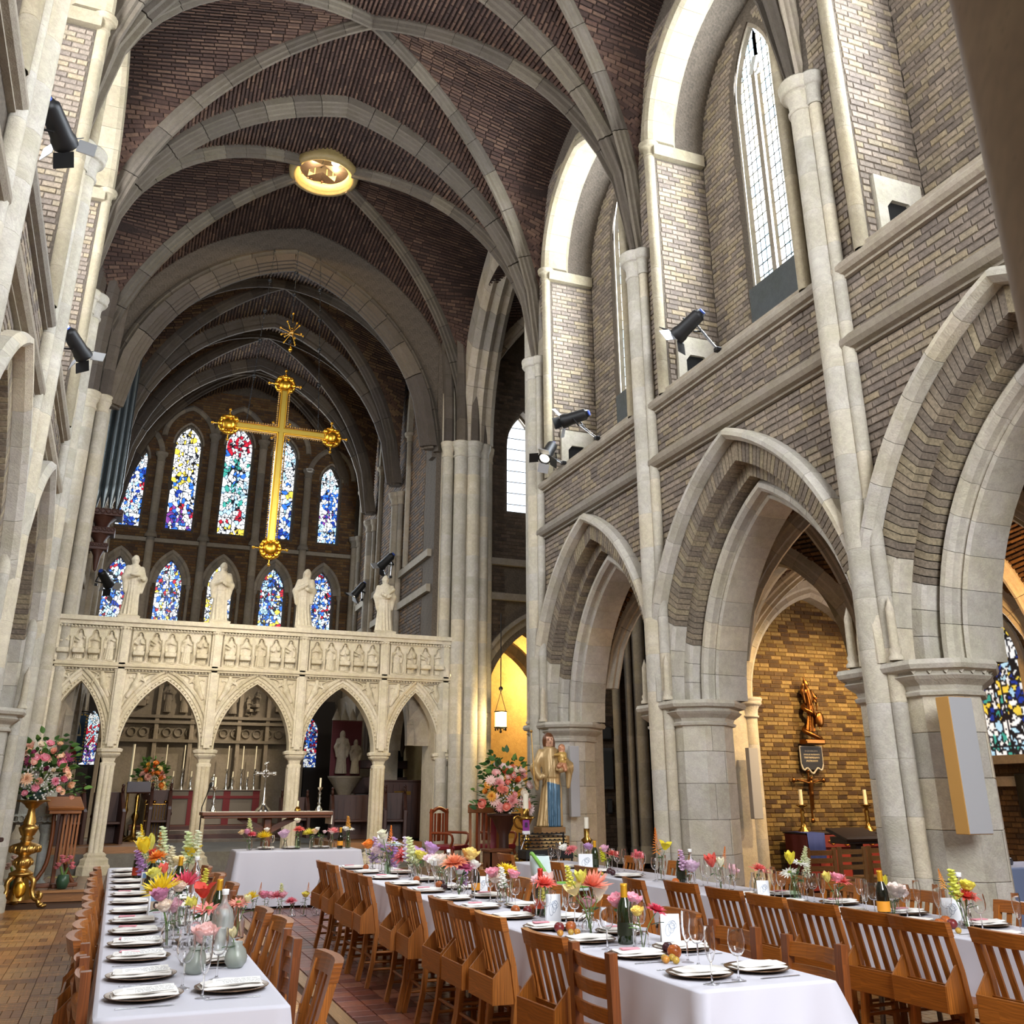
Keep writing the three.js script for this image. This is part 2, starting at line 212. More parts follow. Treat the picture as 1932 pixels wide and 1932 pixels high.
// ---- one bay of the nave: arcade below, clerestory above ----
const PIER = [[.1, -.42], [.32, -.61], [.62, -.61], [.95, -.32], [.95, .32], [.62, .61], [.32, .61], [.1, .42]];
const C0 = 1.19, SPR = 2.75;
function naveBay(g, mas, X, sx, u0, half, full) {
  const F = (u, v, w) => V(X(w), v, u), uL = u0 - half, uR = u0 + half, en = V(-sx, 0, 0), eu = V(0, 0, 1), ev = V(0, 1, 0);
  const lay = (w0, w1, r, top) => part('wall_core', backing([[uR, 2.72], [uR, top], [uL, top], [uL, 2.72], ...archPts(u0, SPR, r, C0, 12).reverse()].map((p) => p), w0, w1, X), MORTAR, g);
  lay(.1, .3, 3.14, 7.1); lay(.3, .62, 2.99, 7.1); lay(.62, 1.0, 2.72, 7.1);
  arch(g, 'hood_stone', F, u0, SPR, 3.36, C0, [[0, .1], [0, -.03], [.05, -.1], [.1, -.1], [.15, -.03], [.15, .1]], 9, STONE);
  const nb = full ? 34 : 12;
  arch(g, 'arch_brick', F, u0, SPR, 3.1, C0, [[0, .3], [0, .085], [.25, .085], [.25, .12]], nb, NB, { segs: 1, gap: .0016, t0: .28 });
  arch(g, 'arch_brick', F, u0, SPR, 2.93, C0, [[0, .6], [0, .285], [.2, .285], [.2, .32]], nb, NB, { segs: 1, gap: .0016, t0: .22 });
  arch(g, 'voussoir', F, u0, SPR, 3.1, C0, [[0, .3], [0, .12], [.04, .08], [.25, .08], [.25, .12]], 3, STONE, { t1: .28 }); arch(g, 'voussoir', F, u0, SPR, 2.93, C0, [[0, .6], [0, .31], [.04, .28], [.2, .28], [.2, .32]], 3, STONE, { t1: .22 });
  arch(g, 'voussoir', F, u0, SPR, 2.68, C0, [[0, 1.01], [0, .56], [.03, .53], [.06, .56], [.08, .53], [.08, .45], [.12, .4], [.18, .4], [.22, .44], [.22, .49], [.24, .47], [.25, .47], [.25, .5], [.1, 1.01]], 9, STONE, { segs: 2 });
  // upper wall with the clerestory recess
  const ra = 1.62, rv = 11.65, [rr0, rc] = arcRC(ra, 1.95), ur = u0 + .12;
  part('wall_core', backing([[uR, 7.1], [uR, 15.4], [uL, 15.4], [uL, 7.1]], .1, 1.05, X, [archPts(ur, rv, rr0, rc, 8, 7.2)]), MORTAR, g);
  const wa = .5, wv = 12.0, wr = 1.2, [w0r, w0c] = arcRC(wa + .02, wr + .05);
  part('wall_core', backing([[uR, 7.1], [uR, 15.4], [uL, 15.4], [uL, 7.1]], 1.05, 1.3, X, [archPts(u0, wv, w0r, w0c, 8, 8.6)]), MORTAR, g);
  for (const s of [-1, 1]) {
    shaft(g, X(.02), ur + s * 1.65, 7.15, 11.42, .085, .55, WARMSTONE, 10); cap(g, X(.02), ur + s * 1.65, 11.66, .085, .26, WARMSTONE, 1.9);
    part('impost', mapTo(box(ur + s * 1.62 - .11, ur + s * 1.62 + .11, 11.4, 11.62, .04, 1.0), (x, y, z) => V(X(z), y, x)), WARMSTONE[1], g);
  }
  arch(g, 'wall_arch_stone', F, ur, rv, rr0, rc, [[-.13, .02], [-.1, -.06], [-.03, -.09], [.04, -.05], [.06, .0], [.12, -.04], [.2, -.02], [.24, .12], [-.02, .5], [-.13, .4]], 7, WARMSTONE);
  // string courses
  for (const [y, r] of [[7.1, .085], [6.2, .1]]) part('string_course', [mapTo(fin(new THREE.CylinderGeometry(r, r, half * 2 - .3, 10).rotateX(PI / 2).translate(0, y, u0)), (a, b, c) => V(X(.04) + (sx > 0 ? a : -a), b, c)), mapTo(box(uL + .15, uR - .15, y - r - .03, y - r * .4, .04, .14), (a, b, c) => V(X(c), b, a))], pick(DSTONE), g);
  part('sill', mapTo(box(ur - 1.62, ur + 1.62, 7.14, 7.22, 0, 1.08), (a, b, c) => V(X(c), b, a)), DSTONE[2], g);
  if (full) {
    part('sill_apron', mapTo(box(u0 - .56, u0 + .56, 7.22, 8.6, 1.0, 1.1), (a, b, c) => V(X(c), b, a)), M('#4c5254', .7, { map: stoneT, bumpMap: stoneB, bumpScale: .006 }), g);
    const q = 2.5; mas.wall(V(X(.1), 0, 0), eu, ev, en, uL + .1, uR - .1, 2.8, 6.06, (u, v) => !inArch(u, v, u0, SPR, 3.5, C0));
    mas.wall(V(X(.1), 0, 0), eu, ev, en, uL + .1, uR - .1, 6.3, 7.0);
    mas.wall(V(X(.1), 0, 0), eu, ev, en, uL + .1, uR - .1, 7.2, 13.8, (u, v) => !inArch(u, v, ur, rv, rr0 + .22, rc) && !(v > 11.38 && v < 11.66 && Math.abs(u - ur) < 1.75));
    mas.wall(V(0, 0, u0 - 1.5), V(sx, 0, 0), ev, V(0, 0, 1), sx * X(.12), sx * X(1.05), 7.24, 11.4, (u, v) => !(v < 8.15 && u > sx * X(.26) && u < sx * X(.94)));
    mas.wall(V(X(1.05), 0, 0), eu, ev, en, u0 - 1.5, u0 + 1.74, 7.24, 13.4, (u, v) => inArch(u, v, ur, rv, rr0, rc) && !inArch(u, v, u0, wv, w0r + .1, w0c) && !(v < 8.62 && Math.abs(u - u0) < .62));
    // passage frame in the reveal; a black panel paints the shade inside
    const pz = u0 - 1.5; part('passage_frame', mapTo(ext([[.26, 7.22], [.94, 7.22], [.94, 8.15], [.26, 8.15]], .06, 0, [[[.4, 7.22], [.8, 7.22], [.8, 7.75], [.72, 7.85], [.48, 7.85], [.4, 7.75]]]), (x, y, z) => V(X(x), y, pz + z)), STONE[1], g);
    part('passage_shade_panel', mapTo(box(.4, .8, 7.22, 7.86, -.02, .01), (x, y, z) => V(X(x), y, pz + z)), M('#0c0b0a', 1), g);
  }
}
const NB = ['#a99c88', '#9a8f80', '#b2a68c', '#91867a'].map(bricks);
function nave(side) {
  const sx = side === 'right' ? 1 : -1, X = sx > 0 ? (w) => XR + w : (w) => XL - w, Z = sx > 0 ? ZR : ZL, g = struct('wall_' + side, sx > 0 ? 'brick and stone arcade wall of the nave with pointed arches and clerestory' : 'nave arcade wall on the left seen at a steep angle');
  const mas = new Masonry(g, 'brick', NAVEB);
  for (let i = 0; i < 3; i++) naveBay(g, mas, X, sx, (Z[i] + Z[i + 1]) / 2, 4.27 / 2, sx > 0 || i < 2);
  mas.done();
  Z.forEach((z, i) => {
    const top = 9.5, near = i < 3;
    shaft(g, X(0), z, .35, top, .15, near ? .52 : 3); shaft(g, X(.03), z + .19, .35, top, .075, near ? .52 : 3, STONE, 10); base(g, X(0), z, 0, .16, .36);
    cap(g, X(0), z, 9.86, .15, .46, STONE, 1.68); cap(g, X(.03), z + .19, 9.86, .085, .44, STONE, 1.75);
    if (i === 0) { part('wall_core', mapTo(box(z - .75, z + .05, 0, 15.4, .1, 1.25), (a, b, c) => V(X(c), b, a)), STONE[3], g); }
  });
  // piers
  Z.forEach((z, i) => {
    const p = struct('nave_pier', 'chamfered ashlar pier of the ' + side + ' arcade with moulded capital'); let y = 0; const hs = [.46, .38, .42, .44, .4, .34];
    const P = PIER.map(([w, u]) => [X(w), z + u]); if (sx > 0) P.reverse();
    const half = (k, lo) => { const cut = lo ? (w) => Math.min(w, k - .003) : (w) => Math.max(w, k + .003); const l = PIER.map(([w, u]) => [X(cut(w)), z + u]); if (sx > 0) l.reverse(); return l.filter((q, j) => { const n = l[(j + 1) % l.length]; return Math.hypot(q[0] - n[0], q[1] - n[1]) > .01; }); };
    hs.forEach((h, k) => { const cutw = k % 2 ? .42 : .6; for (const lo of [true, false]) { const l = half(cutw, lo); part('stone', rings([poly(l, -.004, y + .002), poly(l, 0, y + .007), poly(l, 0, y + h - .007), poly(l, -.004, y + h - .002)], true, true, false), pick(STONE), p); } y += h; });
    part('pier_core', rings([poly(P, -.02, 0), poly(P, -.02, 2.72)], true, true, false), MORTAR, p);
    part('plinth', rings([poly(P, .12, 0), poly(P, .12, .2), poly(P, .08, .24), poly(P, .02, .3)], true, true, false), STONE[3], p);
    part('capital', rings([[-.0, 2.42], [.04, 2.43], [.05, 2.46], [.015, 2.48], [.03, 2.52], [.1, 2.57], [.13, 2.6], [.1, 2.62], [.1, 2.64], [.17, 2.66], [.19, 2.7], [.17, 2.745], [.0, 2.75]].map(([d, yy]) => poly(P, d, yy)), true, true, false), STONE[1], p);
    if (i === 2 && sx > 0) { const t = []; for (let k = 0; k < 22; k++) { const q = poly(P, .115, 2.63); const n = q.length, s = k / 22 * n, a = q[Math.floor(s)], b = q[(Math.floor(s) + 1) % n], c = a.clone().lerp(b, s % 1); t.push(fin(new THREE.TetrahedronGeometry(.03).translate(c.x, c.y, c.z))); } part('dogtooth', t, STONE[0], p); }
    for (const s of [-1, 1]) part('hood_stop', lathe([[.07, 0], [.075, .03], [.05, .06], [.06, .1], [.045, .13], [.04, .5], [.0, .62]], 10), STONE[2], p).position.set(X(-.03), 2.76, z + s * .3);
  });
}
nave('right'); nave('left');
// windows of the clerestory
ZR.slice(0, 3).forEach((z, i) => { const u0 = z + 4.27 / 2, g = struct('window_' + (i + 1), 'tall two-light clerestory window of pale leaded quarries in the right wall'); windowLight(g, (u, v, w) => V(XR + 1.16 + w, v, u), u0, 8.6, 12, .5, 1.2, i < 2, { mullion: true, mats: CLEAR, cw: .115, ch: .2 }); if (i > 1) part('pane', box(XR + 1.17, XR + 1.19, 8.6, 13.1, u0 - .5, u0 + .5), CLEAR[0], g);
  part('window_opener', [rbox(.05, .3, .12, .01).rotateX(.5).translate(XR + 1.08, 12.35, u0 + .02), rbox(.06, .06, .2, .01, XR + 1.1, 12.2, u0 + .02)], M('#b9bdbf', .4, { metalness: .5 }), g); });
for (const i of [0, 1, 2]) daylight(XR + 1.1, 10.7, ZR[i] + 2.135, 1.0, 4.2, 0, 8, ZR[i] + 2.6, LP.clerR, DAYCOOL);
for (const i of [0, 1, 2]) { const u0 = ZL[i] + 2.135, g = struct('window_' + (i + 4), 'clerestory window in the left wall'); part('pane', box(XL - 1.19, XL - 1.17, 8.6, 13.1, u0 - .5, u0 + .5), CLEAR[0], g); daylight(XL - 1.1, 10.7, u0, 1.0, 4.2, 6, 7, u0, LP.clerL); }
// ---- vaults ----
const vMas = [];
function vaultBay(name, x0, x1, z0, z1, hs, ha, hd, hl, o = {}) {
  const g = struct(name, o.label || 'dark brick rib vault with stone ribs'), xc = (x0 + x1) / 2, zc = (z0 + z1) / 2, a = (x1 - x0) / 2, hz = (z1 - z0) / 2, [r, c] = arcRC(a, ha - hs);
  const prof = (f, top) => hs + (top - hs) / (ha - hs) * (Math.sqrt(Math.max(0, r * r - (Math.abs(f) * a + c) ** 2)));
  const latT = (v) => { const k = Math.max(0, 1 - Math.abs(v)); return lerp(prof(v, hl), Math.min(hl, hs + (hl - hs) * Math.min(1, k * 3.2)), .45); };
  const mas = new Masonry(g, 'brick', o.pal || VAULTB), mid = V(xc, hs - 6, zc), out = (p) => mid.clone().sub(p), hole = o.ring ? (p) => Math.hypot(p.x - xc, p.z - zc) < o.ring : null;
  const cells = [];
  for (const s of [-1, 1]) cells.push((t, k) => { const u = lerp(-.999, .999, t), zt = s < 0 ? z0 : z1; return V(xc + u * a, lerp(prof(u, ha), prof(u, hd), k), lerp(zt, zc + s * Math.abs(u) * hz, k)); });
  for (const s of [-1, 1]) cells.push((t, k) => { const v = lerp(-.999, .999, t), xt = s < 0 ? x0 : x1; return V(lerp(xt, xc + s * Math.abs(v) * a, k), lerp(latT(v), prof(v, hd), k), zc + v * hz); });
  const pos = []; cells.forEach((P) => { const n = 28, m = 10; for (let i = 0; i < n; i++) for (let j = 0; j < m; j++) { const q = [P(i / n, j / m), P((i + 1) / n, j / m), P((i + 1) / n, (j + 1) / m), P(i / n, (j + 1) / m)]; if (hole && q.every(hole)) continue; for (const k of [0, 1, 2, 0, 2, 3]) pos.push(q[k].x, q[k].y + .02, q[k].z); } });
  const gm = new THREE.BufferGeometry(); gm.setAttribute('position', new THREE.Float32BufferAttribute(pos, 3)); part('web', fin(gm), VMORT, g);
  if (o.brick !== false) { cells.forEach((P) => mas.web(P, 0, out, .23, .08, .014, .018, hole)); mas.done(); }
  const D = o.ring ? .02 + o.ring / Math.hypot(a, hz) : 0;
  if (o.diag !== false) for (const [sx, sz] of [[1, 1], [1, -1], [-1, 1], [-1, -1]]) { const side = V(-sz * hz, 0, sx * a).normalize(); rib(g, (t) => { const f = lerp(1, D, t); return V(xc + sx * f * a, prof(f, hd), zc + sz * f * hz); }, side, RIB, o.nr || 9, o.mats || DSTONE); }
  const tr = (z, P, n, m, top = ha) => rib(g, (t) => { const u = lerp(-1, 1, t); return V(xc + u * a, prof(u, top), z); }, V(0, 0, 1), P, n, m);
  if (o.t0) tr(z0, o.t0, o.nt || 16, o.mats || DSTONE); if (o.t1) tr(z1, o.t1, o.nt || 16, o.mats || DSTONE);
  return { g, prof, xc, zc };
}
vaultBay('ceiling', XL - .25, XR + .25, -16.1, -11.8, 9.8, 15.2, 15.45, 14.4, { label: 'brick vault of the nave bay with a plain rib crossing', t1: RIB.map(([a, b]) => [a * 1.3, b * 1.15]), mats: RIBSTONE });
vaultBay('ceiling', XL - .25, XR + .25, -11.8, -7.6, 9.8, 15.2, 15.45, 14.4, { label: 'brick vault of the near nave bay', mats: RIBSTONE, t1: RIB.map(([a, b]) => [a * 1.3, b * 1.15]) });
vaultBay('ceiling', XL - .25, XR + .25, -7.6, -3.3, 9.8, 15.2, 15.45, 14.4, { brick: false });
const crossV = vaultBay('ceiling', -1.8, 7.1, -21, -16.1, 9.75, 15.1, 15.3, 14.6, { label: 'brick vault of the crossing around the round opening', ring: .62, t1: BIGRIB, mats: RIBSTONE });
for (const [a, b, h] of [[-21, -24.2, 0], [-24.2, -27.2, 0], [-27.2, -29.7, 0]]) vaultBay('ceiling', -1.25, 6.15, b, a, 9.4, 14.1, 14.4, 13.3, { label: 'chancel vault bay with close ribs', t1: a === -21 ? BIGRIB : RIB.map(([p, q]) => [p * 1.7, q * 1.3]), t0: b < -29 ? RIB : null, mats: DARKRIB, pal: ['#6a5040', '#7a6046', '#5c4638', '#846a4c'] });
{ // chancel arch wall above the opening, and walls closing the crossing sides
  const g = struct('wall_chancel_arch', 'wall over the chancel arch'), [r, c] = arcRC(3.75, 4.75);
  part('wall_core', ext([[6.9, 9.4], [6.9, 16], [-1.9, 16], [-1.9, 9.4], ...archPts(2.45, 9.4, r, c, 12).reverse()], .3).translate(0, 0, -21.35), MORTAR, g);
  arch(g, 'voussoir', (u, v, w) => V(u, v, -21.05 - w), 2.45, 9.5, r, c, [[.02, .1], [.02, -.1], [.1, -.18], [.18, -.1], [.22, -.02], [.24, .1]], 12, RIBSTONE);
}
{ // ring at the crossing
  const g = thing('vault_roundel', 'round moulded opening at the crown of the crossing vault holding two lamps', 'ceiling opening', [crossV.xc, 15.02, crossV.zc]);
  part('moulding', lathe([[.56, .6], [.56, .32], [.6, .3], [.6, .2], [.56, .18], [.57, .05], [.64, .04], [.65, -.04], [.72, -.06], [.78, -.02], [.8, .08], [.76, .14], [.78, .3], [.76, .5]], 40), GILT.clone(), g).material = M('#9a8658', .5, { map: stoneT });
  part('well', lathe([[.56, .4], [.56, 1.5], [0, 1.5]], 24), M('#2a221b', .9), g);
  for (const [x, z] of [[-.24, .12], [.26, -.02]]) { part('bulb', ball(.11, x, .46, z, 1, .7, 1), M('#fff3d0', .4, { emissive: '#fff0cc', emissiveIntensity: 6 }), g); const l = new THREE.PointLight('#ffdca0', 14); l.position.set(crossV.xc + x, 15.28, crossV.zc + z); l.shadow.radius = 4; l.castShadow = true; scene.add(l); l.name = 'roundel_lamp'; part('lamp_bracket', bar([x, .58, z], [x, .95, z], .02), BLACK, g); }
  part('bar', [bar([-.55, .62, .05], [.55, .62, .05], .015), bar([0, .62, -.55], [0, .62, .55], .015)], BLACK, g);
}
// crossing piers by the chancel
for (const [s, nm] of [[1, 'right'], [-1, 'left']]) {
  const g = struct('crossing_pier', 'clustered stone pier of the chancel arch on the ' + nm), cx = s > 0 ? 6.98 : -1.72;
  part('pier_core', box(s > 0 ? cx - .55 : cx - .6, s > 0 ? cx + .75 : cx + .48, 0, 16, -21.9, -20.95), STONE[2], g);
  for (const [dx, dz, r] of s > 0 ? [[-.42, .22, .13], [-.13, .36, .16], [.18, .42, .17], [.47, .34, .13], [.68, .15, .1]] : [[.36, .22, .13], [.08, .38, .16], [-.22, .44, .16], [-.5, .34, .12]]) { shaft(g, cx + dx, -21.1 + dz, .3, 9.4, r); base(g, cx + dx, -21.1 + dz, 0, r, .35); cap(g, cx + dx, -21.1 + dz, 9.75, r, .4, STONE, 1.4);
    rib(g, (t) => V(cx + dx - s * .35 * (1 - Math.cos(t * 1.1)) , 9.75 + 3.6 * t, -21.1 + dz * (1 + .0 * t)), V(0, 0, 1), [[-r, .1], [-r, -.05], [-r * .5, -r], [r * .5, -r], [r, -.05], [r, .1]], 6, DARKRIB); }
}
// ---- right transept ----
{
  const g = struct('wall_transept', 'dark brick wall of the right transept with a tall lancet and pointed arch'), mas = new Masonry(g, 'brick', ['#6a5c50', '#5f5349', '#74655a', '#584d46']);
  const F = (u, v, w) => V(u, v, -21 - w), ax = 8.8, [ar, ac] = arcRC(1.2, 2.0), [hr, hc] = [ar + .32, ac];
  part('wall_core', ext([[14.6, 0], [14.6, 16], [7.3, 16], [7.3, 0], [ax - 1.2, 0], ...archPts(ax, 3.3, ar, ac, 10).reverse(), [ax + 1.2, 0]], .7, 0, [archPts(8.62, 9.9, ...arcRC(.45, 1.05), 6, 8.2), ringAt(9.05, 11.35, 0, .28, .28, 12).map((p) => [p.x, 11.35 + p.z])]).translate(0, 0, -21.7), MORTAR, g);
  arch(g, 'voussoir', F, ax, 3.3, ar, ac, [[0, .7], [0, .12], [.05, .05], [.1, .08], [.14, -.02], [.28, -.02], [.3, -.1], [.38, -.08], [.4, .1]], 9, DSTONE);
  for (const s of [-1, 1]) { shaft(g, ax + s * 1.24, -20.95, .3, 3.05, .1); shaft(g, ax + s * 1.42, -20.9, .3, 3.05, .08); cap(g, ax + s * 1.24, -20.95, 3.32, .11, .3); cap(g, ax + s * 1.42, -20.9, 3.32, .09, .3); }
  for (const y of [6.05, 6.9]) part('string_course', box(7.3, 14.5, y - .1, y + .06, -21, -20.88), DSTONE[3], g);
  mas.wall(V(0, 0, -21), V(1, 0, 0), V(0, 1, 0), V(0, 0, 1), 7.5, 12.3, .3, 12.4, (u, v) => !inArch(u, v, ax, 3.3, ar + .34, ac) && !(Math.abs(v - 6.05) < .14) && !(Math.abs(v - 6.9) < .14) && !inArch(u, v, 8.62, 9.9, arcRC(.5, 1.1)[0], arcRC(.5, 1.1)[1]) || (v < 8.1 && v > 7 ), .225, .08); mas.done();
  for (const [x, r] of [[10.98, .1], [11.32, .09], [11.62, .17]]) { shaft(g, x, -20.9, .45, 9, r, .6, DSTONE); base(g, x, -20.9, .1, r, .36, DSTONE); }
  part('black_gap_panel', box(11.8, 12.35, 0, 6, -20.98, -20.9), M('#070707', 1), g);  // plain black panel set on the wall where a black gap stands
  const w = struct('window_7', 'bright narrow lancet window high in the transept wall'); windowLight(w, (u, v, ww) => V(u, v, -21.35 - ww), 8.62, 8.2, 9.9, .42, 1.0, false, { mats: CLEAR });
  part('pane', ext(archPts(8.62, 9.9, ...arcRC(.42, 1.0), 8, 8.2), .02).translate(0, 0, -21.4), M('#eaf4ff', .3, { emissive: '#e6f2ff', emissiveIntensity: 1.5 }), w);
  part('pane', fin(new THREE.CylinderGeometry(.28, .28, .02, 16).rotateX(PI / 2).translate(9.05, 11.35, -21.4)), M('#eaf4ff', .3, { emissive: '#e6f2ff', emissiveIntensity: 1.5 }), w);
  for (let i = 1; i < 9; i++) part('lead', box(8.2, 9.04, 8.2 + i * .3, 8.215 + i * .3, -21.385, -21.37), LEAD, w);
  daylight(8.62, 9.6, -21.3, .8, 2.4, 7.5, 4, -15, LP.transept, DAYCOOL);
  const sw = struct('wall_transept_side', 'side wall of the transept'); part('wall_core', [box(14.4, 14.7, 0, 16, -21.2, -15.6), box(7.9, 14.5, 6.6, 16, -15.9, -15.5)], PLASTER, sw);
  const tv = vaultBay('ceiling', 6.95, 14.4, -21, -16, 9.7, 14.4, 14.5, 13.5, { label: 'dim brick vault of the right transept', pal: ['#4d3a34', '#574239', '#453430'] });
  // arch from crossing to transept
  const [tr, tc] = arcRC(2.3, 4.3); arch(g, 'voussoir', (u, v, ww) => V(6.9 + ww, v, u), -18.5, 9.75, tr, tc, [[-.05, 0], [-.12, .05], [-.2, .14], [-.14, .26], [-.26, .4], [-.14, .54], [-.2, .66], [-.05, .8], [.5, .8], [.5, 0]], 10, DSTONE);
  // lit chapel behind the arch
  const ch = struct('wall_side_chapel', 'warmly lit chapel seen through the transept arch'); part('wall_core', [box(6.9, 11.2, 0, 6.2, -25.2, -25), box(11, 11.2, 0, 6.2, -25, -21.6), box(6.9, 7.1, 0, 6.2, -25, -21.6), box(6.9, 11.2, 6, 6.2, -25, -21.6)], stone('#b9a578'), ch);
  for (const x of [7.55, 7.75, 9.75]) { shaft(ch, x, -22.6, .3, 3.0, .1, .6); cap(ch, x, -22.6, 3.3, .11, .3); } arch(ch, 'voussoir', (u, v, ww) => V(u, v, -22.5 - ww), 8.75, 3.3, ...arcRC(1.0, 1.7), [[0, .3], [0, 0], [.2, -.05], [.3, .1]], 7, DSTONE);
}
// ---- chancel ----
const CX0 = -1.25, CX1 = 6.15, EZ = -29.5;
function stained(seed, W, H, theme) {      // coloured glass: many small pieces between dark leads
  const r = rng(seed), n = 260, S = Array.from({ length: n }, () => { const x = r(), y = r(); return [x, y * H / W, theme(x, y, r), r()]; });
  return tex(W, H, (u, v) => { const wx = u + .02 * Math.sin(v * 40), y = v * H / W; let d1 = 9, d2 = 9, b = S[0]; for (const s of S) { const d = Math.hypot((wx - s[0]) * (1 + s[3] * .7), y - s[1]); if (d < d1) { d2 = d1; d1 = d; b = s; } else if (d < d2) d2 = d; } if (d2 - d1 < .016 || Math.abs((v * 9) % 1 - .5) < .012 || Math.abs(u - .5) < .012) return [.06, .07, .1]; const q = .85 + .2 * nC(u * 40, v * 120); return b[2].map((k) => k * q); }, true);
}
const PAL = { w: [.97, .99, 1], b: [.2, .45, .85], d: [.1, .22, .62], c: [.7, .88, 1], y: [.95, .83, .3], r: [.75, .12, .2], g: [.25, .65, .6], p: [.5, .25, .6] };
const mixP = (s) => (x, y, r) => PAL[s[Math.floor(r() * s.length)]];
const band = (bands) => (x, y, r) => { for (const [y0, s] of bands) if (y >= y0) return mixP(s)(x, y, r); return PAL.w; };
const themes = [band([[.72, 'wwwwc'], [.55, 'wwbbd'], [.3, 'wbdrwwwc'], [.12, 'wwcwb'], [0, 'bdw']]), band([[.6, 'wwwyww'], [.4, 'wywbww'], [.25, 'wdbww'], [0, 'bdpwrw']]), band([[.75, 'wrrww'], [.45, 'wcwgbww'], [.25, 'gwcww'], [.1, 'wrwcw'], [0, 'ywyww']]), band([[.6, 'wcww'], [.4, 'ywbww'], [.2, 'bdwcw'], [0, 'bdbww']]), band([[.7, 'wwcw'], [.45, 'bdbww'], [.25, 'wpbdw'], [0, 'wcbww']]), mixP('wwwwccbbdrw'), mixP('wbcwdwyrwb'), mixP('wwwywcbyww'), mixP('bdbcwyrcwc'), mixP('wbdwcrwbw')];
function lancet(g, F, u0, y0, v0, a, rise, seed, theme, gain = 1.5) {
  const [r, c] = arcRC(a, rise), t = stained(seed, 44, Math.round(44 * (v0 + rise - y0) / (2 * a)), theme), geo = ext(archPts(u0, v0, r, c, 10, y0), .02);
  const p = geo.attributes.position, uv = geo.attributes.uv; for (let i = 0; i < p.count; i++) uv.setXY(i, (p.getX(i) - u0 + a) / (2 * a), (p.getY(i) - y0) / (v0 + rise - y0));
  part('stained_glass', (() => { const q = geo.attributes.position; for (let i = 0; i < q.count; i++) { const w = F(q.getX(i), q.getY(i), q.getZ(i)); q.setXYZ(i, w.x, w.y, w.z); } geo.computeVertexNormals(); return geo; })(), M('#ffffff', .3, { map: t, emissive: '#ffffff', emissiveMap: t, emissiveIntensity: gain }), g);
}
{
  const g = struct('wall_east', 'east wall of the chancel with two tiers of stained glass lancets'), mas = new Masonry(g, 'brick', ['#8a6a45', '#7a5c40', '#96754a', '#6c5340', '#84603a']);
  const F = (u, v, w) => V(u, v, EZ - w), up = [[-.75, .33, 11.86], [.72, .38, 12.55], [2.27, .41, 12.75], [3.72, .38, 12.5], [5.27, .31, 11.75]], lo = [-.8, .66, 2.13, 3.7, 5.2];
  const holes = [...up.map(([x, a, t]) => archPts(x, t - a * 1.7, ...arcRC(a, a * 1.7), 6, 9.15)), ...lo.map((x) => archPts(x, 7.45, ...arcRC(.36, .75), 6, 6.2))];
  part('wall_core', ext([[CX1 + .6, 0], [CX1 + .6, 16], [CX0 - .6, 16], [CX0 - .6, 0]], .5, 0, holes).translate(0, 0, EZ - .5), MORTAR, g);
  const clash = (u, v) => up.some(([x, a, t]) => inArch(u, v, x, t - a * 1.7, arcRC(a, a * 1.7)[0] + .05, arcRC(a, a * 1.7)[1]) && v > 9.1) || lo.some((x) => inArch(u, v, x, 7.45, arcRC(.36, .75)[0] + .05, arcRC(.36, .75)[1]));
  mas.wall(V(0, 0, EZ), V(1, 0, 0), V(0, 1, 0), V(0, 0, 1), CX0, CX1, 6, 13.8, (u, v) => !clash(u, v)); mas.done();
  up.forEach(([x, a, t], i) => { const w = struct('window_' + (8 + i), ['leftmost', 'second', 'middle', 'fourth', 'rightmost'][i] + ' lancet of the upper row of stained glass in the east wall'); lancet(w, (u, v, k) => V(u, v, EZ - .3 + k), x, 9.15, t - a * 1.7, a, a * 1.7, 40 + i, themes[i]);
    arch(w, 'frame', F, x, t - a * 1.7, ...arcRC(a, a * 1.7), [[0, .35], [0, .02], [.09, -.03], [.1, .1]], 3, DSTONE, { segs: 3 }); });
  lo.forEach((x, i) => { const w = struct('window_' + (13 + i), ['leftmost', 'second', 'middle', 'fourth', 'rightmost'][i] + ' lancet of the lower row of stained glass in the east wall'); lancet(w, (u, v, k) => V(u, v, EZ - .25 + k), x, 6.2, 7.45, .36, .75, 60 + i, themes[5 + i]);
    arch(w, 'frame', F, x, 7.45, ...arcRC(.36, .75), [[0, .3], [0, -.02], [.07, -.1], [.12, -.06], [.16, -.12], [.24, -.1], [.26, .05]], 5, DSTONE, { segs: 2 });
    for (const s of [-1, 1]) { const sh = [lathe([[.05, 0], [.05, 1.1], [.08, 1.14], [.09, 1.24], [0, 1.25]], 8, x + s * .55, 6.2, EZ + .08)]; part('jamb_shaft', sh, DSTONE[1], w); } });
  [-.03, 1.48, 3.0, 4.5].forEach((x, i) => { shaft(g, x, EZ + .12, 6.2, 11.2 + (i % 3 ? .8 : 0), .12, .8, DSTONE); cap(g, x, EZ + .12, 11.5 + (i % 3 ? .8 : 0), .12, .3, DSTONE); base(g, x, EZ + .12, 8.8, .12, .2, DSTONE); });
  part('string_course', [box(CX0, CX1, 8.68, 8.8, EZ, EZ + .12), box(CX0, CX1, 6.1, 6.2, EZ, EZ + .12)], DSTONE[0], g);
  up.forEach(([x, a, t], i) => arch(g, 'window_arch_stone', F, x, t - .45, ...arcRC(.66, .95), [[0, .1], [0, -.08], [.08, -.16], [.16, -.08], [.18, .1]], 5, DSTONE));
  daylight(2.4, 10.6, EZ + .3, 6, 2.6, 2.6, 4, -15, LP.east, DAYCOOL); daylight(2.4, 7.2, EZ + .3, 6, 1.4, 2.6, 2, -18, LP.east, DAYCOOL);
